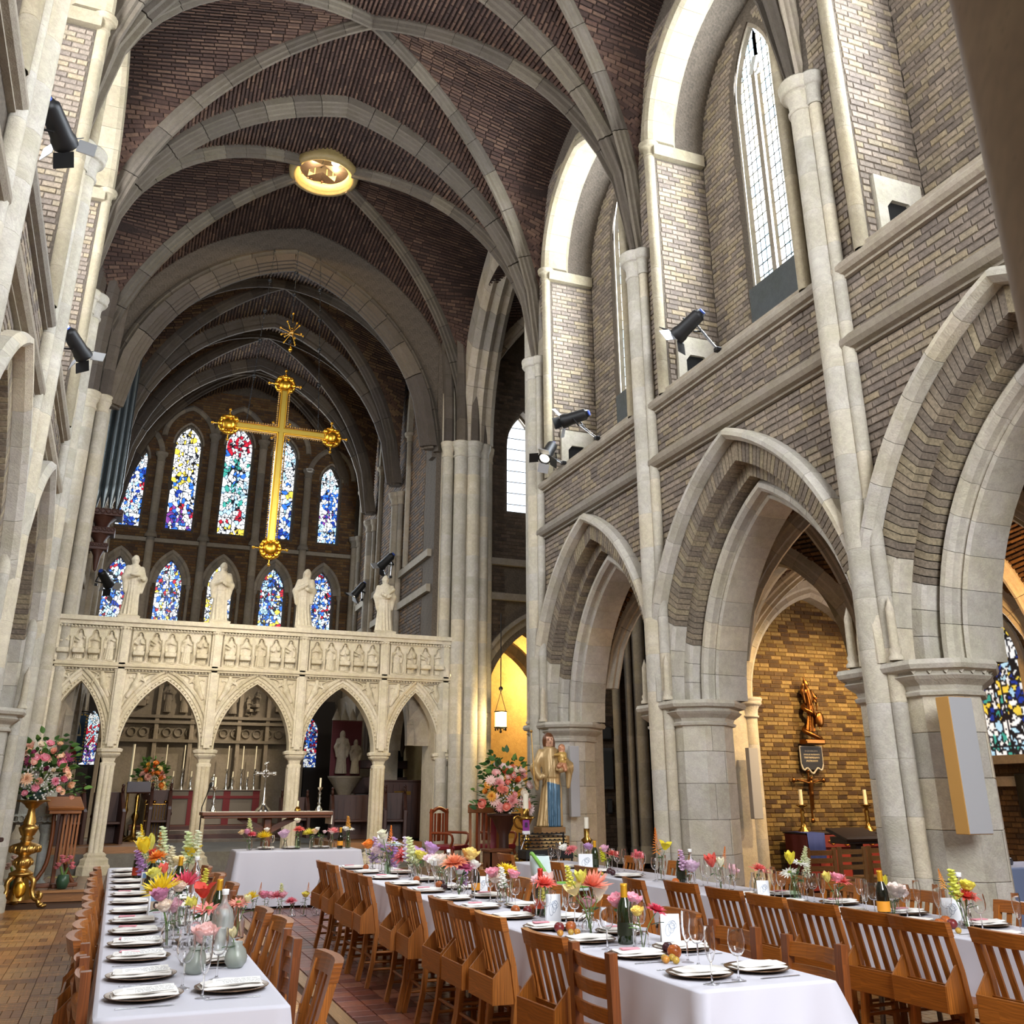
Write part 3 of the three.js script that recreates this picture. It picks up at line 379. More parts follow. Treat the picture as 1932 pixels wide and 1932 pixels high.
  for (const s of [1, -1]) {
    const c = struct('wall_chancel_' + (s > 0 ? 'right' : 'left'), 'side wall of the chancel with tall shafts'), X = s > 0 ? (w) => CX1 + w : (w) => CX0 - w, m2 = new Masonry(c, 'brick', ['#6f6054', '#7a6650', '#655850', '#8a6c4c']);
    part('wall_core', [mapTo(box(-29.9, -21, 4.2, 16, .15, .9), (a, b, k) => V(X(k), b, a)), mapTo(box(-29.9, -27.6, 0, 4.3, .15, .9), (a, b, k) => V(X(k), b, a))], MORTAR, c);
    if (s > 0) { m2.wall(V(X(.15), 0, 0), V(0, 0, 1), V(0, 1, 0), V(-1, 0, 0), -29.4, -21.9, 4.3, 13.6, (u, v) => Math.abs(v - 7.05) > .14 && Math.abs(v - 6.2) > .14); m2.done(); }
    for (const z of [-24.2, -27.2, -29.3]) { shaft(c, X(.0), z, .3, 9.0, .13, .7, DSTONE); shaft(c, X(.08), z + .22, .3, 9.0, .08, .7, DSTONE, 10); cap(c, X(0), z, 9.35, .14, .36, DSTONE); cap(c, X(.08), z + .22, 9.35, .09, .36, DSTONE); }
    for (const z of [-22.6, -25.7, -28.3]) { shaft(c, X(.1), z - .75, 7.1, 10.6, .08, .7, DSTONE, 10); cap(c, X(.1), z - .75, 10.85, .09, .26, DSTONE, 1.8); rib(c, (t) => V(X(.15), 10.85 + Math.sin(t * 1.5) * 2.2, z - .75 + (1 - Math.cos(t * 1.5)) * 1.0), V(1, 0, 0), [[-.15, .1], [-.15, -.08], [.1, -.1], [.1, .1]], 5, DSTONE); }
    for (const y of [7.05, 6.2]) part('string_course', mapTo(box(-29.4, -21.2, y - .12, y + .06, .05, .16), (a, b, k) => V(X(k), b, a)), DSTONE[0], c);
  }
}
// ---- aisle and chapel on the right ----
{
  const g = struct('wall_chapel_east', 'golden brick wall of the side chapel behind its altar'), mas = new Masonry(g, 'brick', CHAPELB), Z = -15.4;
  part('wall_core', box(9.9, 14.3, 0, 7, Z - .3, Z), M('#7a5c34', .95, { map: brickT }), g);
  mas.wall(V(0, 0, Z), V(1, 0, 0), V(0, 1, 0), V(0, 0, 1), 10.5, 14, .1, 6.2, null, .22, .068, .009, .012); mas.done();
  const F = (u, v, w) => V(u, v, Z + .05 - w);
  arch(g, 'voussoir', F, 12.35, 3.25, ...arcRC(1.55, 2.0), [[0, .2], [0, -.22], [.08, -.3], [.16, -.26], [.2, -.3], [.34, -.28], [.36, .2]], 9, STONE);
  part('respond', box(9.9, 10.6, 0, 6.2, Z - .2, Z + .35), STONE[2], g); for (const x of [10.68, 14.0]) { shaft(g, x, Z + .25, .3, 2.95, .16, .5); cap(g, x, Z + .25, 3.25, .17, .36); base(g, x, Z + .25, 0, .18, .34); }
  const s = struct('wall_aisle', 'outer brick wall of the aisle'), ms = new Masonry(s, 'brick', ['#8d6f4a', '#7c6040', '#9a7b50', '#6d573f']); const wz = -12.7;
  part('wall_core', mapTo(ext([[-1, 0], [-1, 7], [-15.6, 7], [-15.6, 0]], .3, 0, [archPts(wz, 3.7, ...arcRC(.62, 1.0), 8, 2.2)]), (x, y, z) => V(14.2 + z, y, x)), M('#6d553a', .95, { map: brickT }), s);
  ms.wall(V(14.2, 0, 0), V(0, 0, 1), V(0, 1, 0), V(-1, 0, 0), -15.3, -8, .1, 6.2, (u, v) => !inArch(u, v, wz, 3.7, arcRC(.72, 1.1)[0], arcRC(.72, 1.1)[1]) && Math.abs(v - 1.78) > .1 || (v < 2.1 && Math.abs(v - 1.78) > .1)); ms.done();
  part('string_course', [box(14.1, 14.25, 1.7, 1.86, -15.3, -8), box(14.0, 14.25, 2.06, 2.2, wz - .8, wz + .8)], STONE[1], s);
  const w = struct('window_18', 'pointed stained glass window in the aisle wall, pale green with dark figures'); lancet(w, (u, v, k) => V(14.3 + k, v, u), wz, 2.2, 3.7, .62, 1.0, 77, band([[.75, 'wyyw'], [.4, 'wwcywd'], [.22, 'wydgw'], [0, 'wgcw']]), .8); daylight(14.15, 3.4, wz, 1.1, 2.4, 10, 1, -12, LP.aisle); const w9 = struct('window_22', 'added glowing window out of view that brightens the aisle'); part('pane', box(14.1, 14.12, 2.2, 4.6, -7.3, -6.1), CLEAR[1], w9); daylight(14.05, 3.4, -6.7, 1.2, 2.4, 9, 1, -11, LP.aisle);  // last pane and its daylight are added, unseen, to brighten the aisle
  for (const s2 of [-1, 1]) part('frame', box(14.12, 14.25, 2.2, 3.75, wz + s2 * .66 - .06, wz + s2 * .66 + .06), STONE[0], w); arch(w, 'frame', (u, v, k) => V(14.25 - k, v, u), wz, 3.7, ...arcRC(.62, 1.0), [[0, 0], [0, .12], [.1, .12], [.1, 0]], 4, STONE);
  for (const [a, b] of [[-15.4, -11.45], [-11.45, -7.4], [-7.4, -3.3]]) {
    vaultBay('ceiling', 10.5, 14.2, a, b, 3.25, 6.0, 6.15, 5.6, { label: 'warm brown brick vault over the side chapel', pal: ['#7b5a38', '#6a4c30', '#8a6640', '#5d432d'], t1: RIB, mats: STONE, brick: a < -7.5, nr: 7, nt: 9 });
    vaultBay('ceiling', 7.9, 10.5, a, b, 3.25, 5.9, 6.05, 5.6, { label: 'brown brick vault over the inner aisle', pal: ['#7b5a38', '#6a4c30', '#8a6640', '#5d432d'], t1: RIB, mats: STONE, brick: a < -7.5, nr: 7, nt: 8 });
    const p = struct('aisle_arch', 'stone arch between inner aisle and chapel'), zc = (a + b) / 2, hz = (b - a) / 2 - .25; arch(p, 'voussoir', (u, v, w2) => V(10.25 + w2, v, u), zc, 3.25, ...arcRC(hz, 2.25), [[-.1, .0], [-.16, .12], [-.16, .3], [-.1, .42], [.2, .42], [.2, 0]], 9, WARMSTONE);
    if (b > -15) { shaft(p, 10.5, b, .3, 2.95, .22, .5); cap(p, 10.5, b, 3.25, .23, .38); base(p, 10.5, b, 0, .25, .34); }
  }
  const lf = struct('wall_left_aisle', 'outer wall of the left aisle in shade'); part('wall_core', [box(-5.3, -5, 0, 7, -21.5, 0), box(-5, XL - .2, 6.6, 6.8, -21.5, 0), box(-5.2, -1.9, 0, 16, -21.9, -21.5)], M('#8a6a45', .95, { map: brickT }), lf);
  const cr = struct('wall_left_transept', 'wall closing the left transept'); part('wall_core', [box(-6, -5.7, 0, 16, -22, -16), box(-6, -1.6, 6.7, 16, -16.9, -16.5), box(-6, -1.6, 15, 15.3, -21.5, -16)], PLASTER, cr);
  daylight(-5.6, 9.5, -18.7, 2.5, 4, 3, 5, -19, LP.transept, DAYCOOL);
}
{ // the west end behind the camera, with its great window, and the roof and outer shell
  const g = struct('wall_west', 'west wall of the nave behind the viewer'); part('wall_core', ext([[XR + 1.3, 0], [XR + 1.3, 16], [XL - 1.3, 16], [XL - 1.3, 0]], .5, 0, [archPts(XC, 9.5, ...arcRC(2.2, 2.8), 8, 4.2)]).translate(0, 0, 5), PLASTER, g);
  part('wall_core', [box(XR, XR + 1.3, 0, 16, -3.2, 5.2), box(XL - 1.3, XL, 0, 16, -3.4, 5.2), box(XR, 14.6, 0, 7, -1.2, -.9), box(-5.3, XL, 0, 7, -.3, 0)], PLASTER, g);
  const w = struct('window_19', 'great west window'); for (let i = 0; i < 4; i++) part('pane', box(XC - 2.2 + i * 1.1 + .04, XC - 1.1 + i * 1.1 - .04, 4.2, 9.0, 5.2, 5.22), CLEAR[i], w);
  daylight(XC, 7.6, 5.1, 4.3, 6.6, XC, 4, -12, LP.west);
  const r = struct('ceiling_roof', 'roof above the vaults'); part('slab', [box(-6.5, 15, 16, 16.3, -30.5, 6), box(7.9, 14.7, 6.9, 7.1, -15.7, -.9)], PLASTER, r);
}
// ---- floor ----
{
  const g = struct('floor', 'church floor of oak parquet blocks and red quarry tiles');
  part('floor_slab', box(-6, 15, -.4, -.012, -30, 6), M('#4a2f1c', .8), g);
  const mk = (c) => M(c, .38, { map: woodT, clearcoat: .25, clearcoatRoughness: .3 }), mt = (c) => M(c, .36, { map: brickT, clearcoat: .3, clearcoatRoughness: .3 });
  const m = new Masonry(g, 'parquet_block', ['#dca562', '#c98f4c', '#e6b572', '#b37a40', '#d29a56', '#a56f3a'], mk), up = V(0, 1, 0), ex = V(1, 0, 0), ez = V(0, 0, -1), S = .3;
  for (let i = -16; i < 34; i++) for (let k = 7; k < 56; k++) { const x = i * S, z = -k * S; if (x > 1.72 - S / 2 && x < 3.45) continue; if (x < -4.8 || x > 8.6) continue; const flip = (i + k) % 2, tone = Math.floor(R() * 6);
    for (let q = 0; q < 4; q++) { const d = (q - 1.5) * S / 4, t = R() < .88 ? tone : Math.floor(R() * 6); if (flip) m.add(V(x, -.012, z + d), ex, ez, up, S - .003, S / 4 - .003, .012, t); else m.add(V(x + d, -.012, z), ez, ex.clone().negate(), up, S - .003, S / 4 - .003, .012, t); } }
  m.done('parquet', 300, tileGeo); const t = new Masonry(g, 'floor_tile', ['#a8604a', '#955040', '#b26a50', '#83483a', '#ba7a62', '#9c5848', '#744136'], mt);
  for (let i = 0; i < 9; i++) for (let k = 0; k < 74; k++) { const z = -2.2 - k * .195, x = 1.95 + i * .195; if (x > 3.6) continue; t.add(V(x, -.012, z), ex, ez, up, .187, .187, .012); }
  t.done('floor_tiles', 300, tileGeo); part('border_strip', box(1.72, 1.84, -.012, .001, -16.7, -2), mk('#c09a66'), g);
  const p = struct('floor_step', 'timber platform step before the screen'); part('riser', box(-3, 8.5, 0, .15, -17.75, -17.7), wood('#b07a44'), p); part('nosing', box(-3, 8.5, .13, .165, -17.75, -17.66), wood('#c08a52'), p);
  const pm = new Masonry(p, 'board', ['#8f6f50', '#866648', '#987858', '#7d5e42'], mk); for (let i = 0; i < 60; i++) pm.add(V(-2.8 + i * .18 + .09, .145, -19.2), ez, ex.clone().negate(), up, 2.9, .175, .012); pm.done('boards', 300, tileGeo);
  part('slab', box(-3, 8.5, 0, .147, -30, -17.75), stone('#8f8b84'), p);
}
// ---- sculpted bodies: a distance field meshed as one surface ----
function sdfMesh(f, b0, b1, h) {
  const n = [0, 1, 2].map((k) => Math.ceil((b1[k] - b0[k]) / h) + 1), [nx, ny, nz] = n, val = new Float32Array(nx * ny * nz), id = new Int32Array(nx * ny * nz).fill(-1), pos = [], idx = [];
  for (let k = 0, q = 0; k < nz; k++) for (let j = 0; j < ny; j++) for (let i = 0; i < nx; i++, q++) val[q] = f(b0[0] + i * h, b0[1] + j * h, b0[2] + k * h);
  const at = (i, j, k) => i + nx * (j + ny * k), E = [[0, 1], [2, 3], [4, 5], [6, 7], [0, 2], [1, 3], [4, 6], [5, 7], [0, 4], [1, 5], [2, 6], [3, 7]];
  for (let k = 0; k < nz - 1; k++) for (let j = 0; j < ny - 1; j++) for (let i = 0; i < nx - 1; i++) {
    const c = []; let m = 0; for (let q = 0; q < 8; q++) { const v = val[at(i + (q & 1), j + (q >> 1 & 1), k + (q >> 2))]; c.push(v); if (v < 0) m |= 1 << q; } if (m === 0 || m === 255) continue;
    let x = 0, y = 0, z = 0, w = 0; for (const [a, b] of E) if ((c[a] < 0) !== (c[b] < 0)) { const t = c[a] / (c[a] - c[b]); x += lerp(a & 1, b & 1, t); y += lerp(a >> 1 & 1, b >> 1 & 1, t); z += lerp(a >> 2, b >> 2, t); w++; }
    id[at(i, j, k)] = pos.length / 3; pos.push(b0[0] + (i + x / w) * h, b0[1] + (j + y / w) * h, b0[2] + (k + z / w) * h);
  }
  const quad = (a, b, c, d, s) => { if (a < 0 || b < 0 || c < 0 || d < 0) return; s ? idx.push(a, b, c, a, c, d) : idx.push(a, c, b, a, d, c); };
  for (let k = 1; k < nz - 1; k++) for (let j = 1; j < ny - 1; j++) for (let i = 1; i < nx - 1; i++) { const v = val[at(i, j, k)] < 0;
    if (v !== val[at(i + 1, j, k)] < 0) quad(id[at(i, j - 1, k - 1)], id[at(i, j, k - 1)], id[at(i, j, k)], id[at(i, j - 1, k)], v);
    if (v !== val[at(i, j + 1, k)] < 0) quad(id[at(i - 1, j, k - 1)], id[at(i - 1, j, k)], id[at(i, j, k)], id[at(i, j, k - 1)], v);
    if (v !== val[at(i, j, k + 1)] < 0) quad(id[at(i - 1, j - 1, k)], id[at(i, j - 1, k)], id[at(i, j, k)], id[at(i - 1, j, k)], v); }
  const g = new THREE.BufferGeometry(); g.setAttribute('position', new THREE.Float32BufferAttribute(pos, 3)); g.setIndex(idx); g.computeVertexNormals(); return fin(g);
}
const smin = (a, b, k) => { const h = Math.max(k - Math.abs(a - b), 0) / k; return Math.min(a, b) - h * h * k / 4; };
const capsule = (x, y, z, a, b, ra, rb) => { const px = x - a[0], py = y - a[1], pz = z - a[2], bx = b[0] - a[0], by = b[1] - a[1], bz = b[2] - a[2], h = clamp((px * bx + py * by + pz * bz) / (bx * bx + by * by + bz * bz), 0, 1); return Math.hypot(px - bx * h, py - by * h, pz - bz * h) - lerp(ra, rb, h); };
const ell = (x, y, z, c, r) => { const k = Math.hypot((x - c[0]) / r[0], (y - c[1]) / r[1], (z - c[2]) / r[2]); return (k - 1) * Math.min(...r); };
const boxd = (x, y, z, c, s) => { const a = Math.abs(x - c[0]) - s[0], b = Math.abs(y - c[1]) - s[1], d = Math.abs(z - c[2]) - s[2]; return Math.hypot(Math.max(a, 0), Math.max(b, 0), Math.max(d, 0)) + Math.min(Math.max(a, b, d), 0); };
// a draped standing figure one unit tall, facing +z
function figure(o = {}) {
  const { fold = 11, amp = .1, hands = [[-.05, .64, .12], [.05, .62, .12]], elbow = [[-.15, .62, .01], [.15, .62, .01]], beard, veil, hair = .008, lean = 0, sit = 0, turn = 0, items = [], cloak = 1, w = 1 } = o;
  return (X, y, z) => {
    const x = X - lean * Math.sin(y * 3.1) * .05; let d = 9;
    const th = Math.atan2(x, z), t = clamp(y / .84, 0, 1), rx = w * (t < .62 ? lerp(.14, .1, t / .62) : lerp(.1, .128, (t - .62) / .38) * (t > .88 ? lerp(1, .55, (t - .88) / .12) : 1)), rz = w * (t < .62 ? lerp(.115, .082, t / .62) : lerp(.09, .075, (t - .62) / .38));
    const fl = (1 + amp * (1 - t) * Math.sin(fold * th + 3 * Math.sin(2.2 * y + th)) + cloak * .05 * Math.sin(22 * (y - .34 * x + .2 * Math.abs(x))) * Math.exp(-((y - .5) ** 2) / .03));
    const e = Math.hypot(x / (rx * fl), z / (rz * fl)); d = Math.max((e - 1) * Math.min(rx, rz), y - .845, -y);
    if (sit) d = smin(d, boxd(x, y, z, [0, .26, .12], [.12, .05, .12]) - .03, .06);
    d = smin(d, capsule(x, y, z, [0, .8, 0], [0, .88, .01], .05, .037), .03);
    for (const s of [0, 1]) { const S = s ? 1 : -1, sh = [S * .108 * w, .79, 0], el = elbow[s], ha = hands[s]; d = smin(d, capsule(x, y, z, sh, el, .044, .044), .03); d = smin(d, capsule(x, y, z, el, ha, .048, .032), .02); d = smin(d, capsule(x, y, z, el, [el[0] * .9, el[1] - .22, el[2] + .02], .05, .02), .04);
      const q = ha[0] * -.25, hx = ha[0] + q * .4; d = smin(d, ell(x, y, z, [hx, ha[1] + .012, ha[2] + .012], [.024, .026, .016]), .012); for (let f = 0; f < 4; f++) d = smin(d, capsule(x, y, z, [hx - S * .012, ha[1] + .03 - f * .011, ha[2] + .02], [hx - S * .045, ha[1] + .04 - f * .014, ha[2] + .03 - (f % 2) * .004], .0075, .006), .004); d = smin(d, capsule(x, y, z, [hx, ha[1] + .02, ha[2] + .02], [hx - S * .01, ha[1] + .055, ha[2] + .03], .008, .006), .005); }
    const c = Math.cos(turn), sn = Math.sin(turn), hx = x * c - z * sn, hz = x * sn + z * c, hy = y;
    let h = ell(hx, hy, hz, [0, .925, .012], [.047, .064, .056]); h = smin(h, ell(hx, hy, hz, [0, .893, .03], [.03, .028, .03]), .02); h = smin(h, capsule(hx, hy, hz, [0, .94, .064], [0, .916, .077], .006, .011), .008);
    h = smin(h, capsule(hx, hy, hz, [-.03, .944, .058], [.03, .944, .058], .006, .006), .01); for (const s of [-1, 1]) { h = Math.max(h, -ell(hx, hy, hz, [s * .02, .932, .073], [.011, .007, .012])); h = smin(h, ell(hx, hy, hz, [s * .02, .931, .06], [.009, .008, .008]), .003); h = smin(h, ell(hx, hy, hz, [s * .05, .925, .005], [.008, .017, .012]), .005); }
    h = smin(h, capsule(hx, hy, hz, [-.014, .897, .064], [.014, .897, .064], .004, .004), .004);
    const wav = .004 * Math.sin(60 * hy + 20 * hx); h = smin(h, Math.max(ell(hx, hy, hz, [0, .938, -.008], [.054 + hair, .066 + hair, .06 + hair]) + wav, -(hy - .9 + hz * .9)), .006);
    if (beard) h = smin(h, ell(hx, hy, hz, [0, .868, .045], [.034, .046, .026]) + .004 * Math.sin(90 * hx) , .012);
    if (veil) h = smin(h, Math.max(ell(hx, hy, hz, [0, .9, -.02], [.07, .11, .07]) + .004 * Math.sin(12 * Math.atan2(hx, hz)), hz - .025), .008); else h = smin(h, ell(hx, hy, hz, [0, .89, -.035], [.055, .06, .035]) + wav, .02);
    d = smin(d, h, .012);
    for (const it of items) d = Math.min(d, it(x, y, z));
    return d;
  };
}
const FB = [[-.27, -.02, -.2], [.27, 1.02, .27]];
const statueGeo = (o, H, h = .0095) => sdfMesh(figure(o), ...FB, h).scale(H, H, H);
const ITEM = { book: (x, y, z) => boxd(x, y, z, [.06, .68, .14], [.05, .065, .018]), staff: (x, y, z) => capsule(x, y, z, [.12, 0, .13], [.05, .8, .13], .009, .009), cloth: (x, y, z) => ell(x, y, z, [-.02, .66, .14], [.09, .03, .05]), scroll: (x, y, z) => capsule(x, y, z, [.0, .62, .15], [.14, .74, .1], .03, .03) };
// ---- carved stone screen ----
const SZ = -20.85, COLS = [-.23, 1.57, 3.38, 5.18], SX0 = -1.62, SX1 = 6.72;
{
  const g = thing('chancel_screen', 'carved cream stone chancel screen with five pointed arches and relief parapet', 'screen', [0, 0, 0]);
  const ar = [[-.93, .53, 1.27], [.67, .76, 1.33], [2.475, .76, 1.33], [4.28, .76, 1.33], [5.93, .56, 1.28]], F = (u, v, w) => V(u, v, SZ - w), T = .34;
  const bounds = [SX0, ...COLS, SX1];
  ar.forEach(([x, a, rise], i) => { const [r, c] = arcRC(a, rise), l = bounds[i], rgt = bounds[i + 1];
    part('arch_wall', ext([[rgt, 2.4], [rgt, 4.02], [l, 4.02], [l, 2.4], ...archPts(x, 2.42, r, c, 10).reverse()], T).translate(0, 0, SZ - T), pick([SCREEN, SCREEND]), g);
    arch(g, 'arch_moulding', F, x, 2.42, r, c, [[-.0, .1], [-.0, .03], [.03, -.01], [.06, .02], [.09, -.02], [.14, -.02], [.16, -.05], [.2, -.06], [.23, -.02], [.23, .1]], 5, [SCREEN, SCREEND]);
    const beads = []; for (const s of [-1, 1]) for (let k = 1; k < 20; k++) { const q = r + .045, th = k / 20 * Math.acos(c / q); beads.push(fin(new THREE.OctahedronGeometry(.022).translate(x + s * (-c + q * Math.cos(th)), 2.42 + q * Math.sin(th), SZ + .015))); } part('beading', beads, SCREEND, g).userData.kind = 'stuff';
    // sunk spandrel panels
    for (const s of [-1, 1]) { const e = s < 0 ? l + .1 : rgt - .1, pts = [[e, 3.88]]; const rq = r + .3; for (let k = 0; k <= 6; k++) { const th = lerp(.42, .98, k / 6) * Math.acos(c / rq), px = x + s * (-c + rq * Math.cos(th)); pts.push([s < 0 ? Math.max(px, e) : Math.min(px, e), Math.min(3.88, 2.42 + rq * Math.sin(th))]); }
      pts.push([x + s * .12, 3.88]); const loop = pts.map(([u, v]) => V(u, v, SZ + .03)); part('panel_rim', tube([...loop, loop[0]], .012, 26, 4), SCREEND, g); }
  });
  [SX0 + .1, ...COLS, SX1 - .12].forEach((x, i) => { const end = i === 0 || i === 5, r = .055; const sh = [];
    part('column', [box(x - .085, x + .085, .5, 2.1, SZ - .25, SZ - .08), ...[[-.08, -.02], [.08, -.02], [-.08, -.28], [.08, -.28], [0, .0]].map(([dx, dz]) => lathe([[r, 0], [r, .5], [r - .006, .505], [r, .51], [r, 1.05], [r - .006, 1.055], [r, 1.06], [r, 1.6]], 10, x + dx, .5, SZ - .05 + dz * .8))], i % 2 ? SCREEN : SCREEND, g);
    const sq = [[-.15, -.3], [.15, -.3], [.19, -.2], [.19, -.03], [.13, .03], [-.13, .03], [-.19, -.03], [-.19, -.2]].map(([a, b]) => [x + a, SZ + b]);
    part('column_capital', rings([[-.08, 2.08], [-.05, 2.1], [-.05, 2.15], [-.08, 2.17], [-.06, 2.24], [.0, 2.29], [.02, 2.32], [.0, 2.34], [.04, 2.36], [.05, 2.41], [.0, 2.43]].map(([d, y]) => poly(sq, d, y)), true, true, false), SCREEN, g);
    part('column_base', rings([[.1, .15], [.1, .3], [.07, .33], [.06, .38], [.06, .42], [.0, .46], [.01, .5], [-.04, .54]].map(([d, y]) => poly(sq, d, y)), true, true, false), SCREEND, g);
    part('pilaster', [box(x - .1, x + .1, 2.5, 4.85, SZ - .02, SZ + .07), box(x - .06, x + .06, 2.45, 4.8, SZ, SZ + .1)], SCREEN, g); });
  part('lower_moulding', [box(SX0 - .02, SX1 + .02, 3.94, 4.06, SZ - T - .04, SZ + .1), bar([SX0, 4.0, SZ + .1], [SX1, 4.0, SZ + .1], .03)], SCREEND, g); const d1 = [], d2 = [];
  for (let x = SX0 + .04; x < SX1; x += .065) { d1.push(fin(new THREE.OctahedronGeometry(.026).translate(x, 3.92, SZ + .06))); d2.push(fin(new THREE.OctahedronGeometry(.03).translate(x, 4.74, SZ + .11))); } part('dentil_row', d1, SCREEN, g).userData.kind = 'stuff'; part('dentil_row', d2, SCREEN, g).userData.kind = 'stuff';
  part('cornice', [box(SX0 - .06, SX1 + .06, 4.86, 4.95, SZ - T - .12, SZ + .16), box(SX0 - .03, SX1 + .03, 4.78, 4.87, SZ - T - .08, SZ + .11)], SCREEN, g); part('parapet_core', box(SX0, SX1, 4.0, 4.86, SZ - T, SZ - .02), SCREEND, g);
  for (const x of COLS) part('statue_plinth', rings([[.0, 4.93], [.02, 5.0], [-.02, 5.02]].map(([d, y]) => poly([[x - .2, SZ - .36], [x + .2, SZ - .36], [x + .2, SZ + .1], [x - .2, SZ + .1]], d, y)), true, true, false), SCREEN, g);
  // relief niches and angels
  const seat = [figure({ sit: 1, hands: [[-.06, .56, .16], [.07, .6, .15]], beard: 1, items: [ITEM.book] }), figure({ hands: [[-.04, .66, .13], [.1, .74, .12]], fold: 9, beard: 1, items: [ITEM.staff] }), figure({ veil: 1, sit: 1, hands: [[-.02, .66, .13], [.02, .64, .13]], turn: .3 }), figure({ sit: 1, hands: [[-.1, .7, .12], [.06, .55, .16]], turn: -.3, items: [ITEM.scroll] })].map((f) => sdfMesh((x, y, z) => Math.max(f(x, y, z), -z - .02), [-.27, -.02, -.06], [.27, 1.02, .27], .018).scale(.74, .6, .6));
  let fi = 0; [[4, bounds[0] + .12, bounds[1] - .13], [5, bounds[1] + .13, bounds[2] - .13], [5, bounds[2] + .13, bounds[3] - .13], [5, bounds[3] + .13, bounds[4] - .13], [4, bounds[4] + .13, bounds[5] - .12]].forEach(([n, a, b]) => { const w = (b - a) / n, hs = [];
    for (let i = 0; i < n; i++) { const x = a + (i + .5) * w, k = w * .4; const tre = [[x - k, 4.1], [x + k, 4.1], [x + k, 4.48], [x + k * .95, 4.54], [x + k * .62, 4.56], [x + k * .5, 4.63], [x + k * .2, 4.69], [x - k * .2, 4.69], [x - k * .5, 4.63], [x - k * .62, 4.56], [x - k * .95, 4.54], [x - k, 4.48]]; hs.push(tre);
      const o = part('relief_figure', seat[(fi++ * 7) % 4], fi % 3 ? SCREEN : SCREEND, g); o.position.set(x, 4.1, SZ - .01); o.scale.x = fi % 2 ? 1 : -1; part('niche_rim', tube([...tre, tre[0]].map(([u, v]) => V(u, v, SZ + .06)), .011, 30, 4), SCREEND, g); }
    part('niche_plate', ext([[a, 4.06], [b, 4.06], [b, 4.76], [a, 4.76]], .09, .01, hs).translate(0, 0, SZ - .03), SCREEN, g); });
  const angel = sdfMesh((x, y, z) => { let d = ell(x, y, z, [0, .3, 0], [.06, .055, .06]); d = smin(d, capsule(x, y, z, [0, .22, 0], [.06, .02, 0], .07, .09), .04); d = smin(d, capsule(x, y, z, [.06, .02, 0], [.22, -.26, 0], .09, .05), .05); d = smin(d, capsule(x, y, z, [-.02, .2, .02], [-.2, .12, .04], .035, .025), .02); d = Math.min(d, ell(x - .12 + y * .2, y, z, [.02, .22, -.01], [.16, .045, .03]) + .008 * Math.sin(50 * x), capsule(x, y, z, [-.24, .02, .04], [-.12, .24, .05], .025, .02)); return Math.max(d, -z - .02); }, [-.3, -.36, -.05], [.34, .4, .12], .014);
  ar.forEach(([x, a], i) => { for (const s of [-1, 1]) { const o = part('relief_angel', angel, s > 0 ? SCREEND : SCREEN, g), e = s < 0 ? bounds[i] : bounds[i + 1]; o.position.set(e - s * .34, 3.62, SZ + .005); o.scale.set(s * .72, .78, .7); } });
  // small lamps at both ends
  for (const [x, y, on] of [[-1.66, 4.13, 0], [6.76, 4.1, 1]]) { const l = thing('wall_lamp', on ? 'glowing bulb lamp at the right end of the stone screen' : 'unlit white globe lamp at the left end of the stone screen', 'lamp', [x, y, SZ + .12]); part('bulb', ball(.07, 0, 0, 0, 1, 1.2, 1), on ? M('#ffe2a0', .4, { emissive: '#ffd890', emissiveIntensity: 5 }) : M('#f2f2ee', .3), l); part('socket', cyl(.035, .03, .12, 0, -.18, 0), BRASS, l); part('bracket', bar([0, -.15, 0], [0, -.15, -.2], .015), BRASS, l); if (on) { const p = new THREE.PointLight('#ffd08a', 2.2); p.position.set(x, y, SZ + .12); p.shadow.radius = 3.5; scene.add(p); p.castShadow = true; p.name = 'wall_lamp_glow'; } }
}
const ss = [[{ beard: 1, hands: [[-.02, .66, .14], [.12, .6, .12]], items: [ITEM.cloth], lean: .4 }, 'pale stone statue of a bearded robed man carrying a cloth, leftmost on the screen', .25], [{ beard: 1, hands: [[-.03, .66, .13], [.05, .62, .13]], turn: -.2, fold: 9 }, 'pale stone statue of an old bearded man with joined hands, second on the screen', 0], [{ veil: 1, hands: [[.02, .7, .13], [.06, .62, .14]], turn: -.3, lean: -.5 }, 'pale stone statue of a veiled woman, third on the screen', -.2], [{ beard: 1, hands: [[.06, .6, .14], [-.05, .64, .14]], turn: .2, w: 1.1, items: [ITEM.scroll] }, 'pale stone statue of a bearded man with crossed arms, rightmost on the screen', -.15]];
ss.forEach(([o, l, t], i) => { const g = thing('stone_statue', l, 'statue', [COLS[i] - .02, 5.02, SZ - .13], t, 'statues on the screen'); delete g.userData.group; part('body', statueGeo(o, 1.28), SCREEN, g); part('base', rbox(.36, .05, .32, .01, 0, .0, 0), SCREEND, g); });
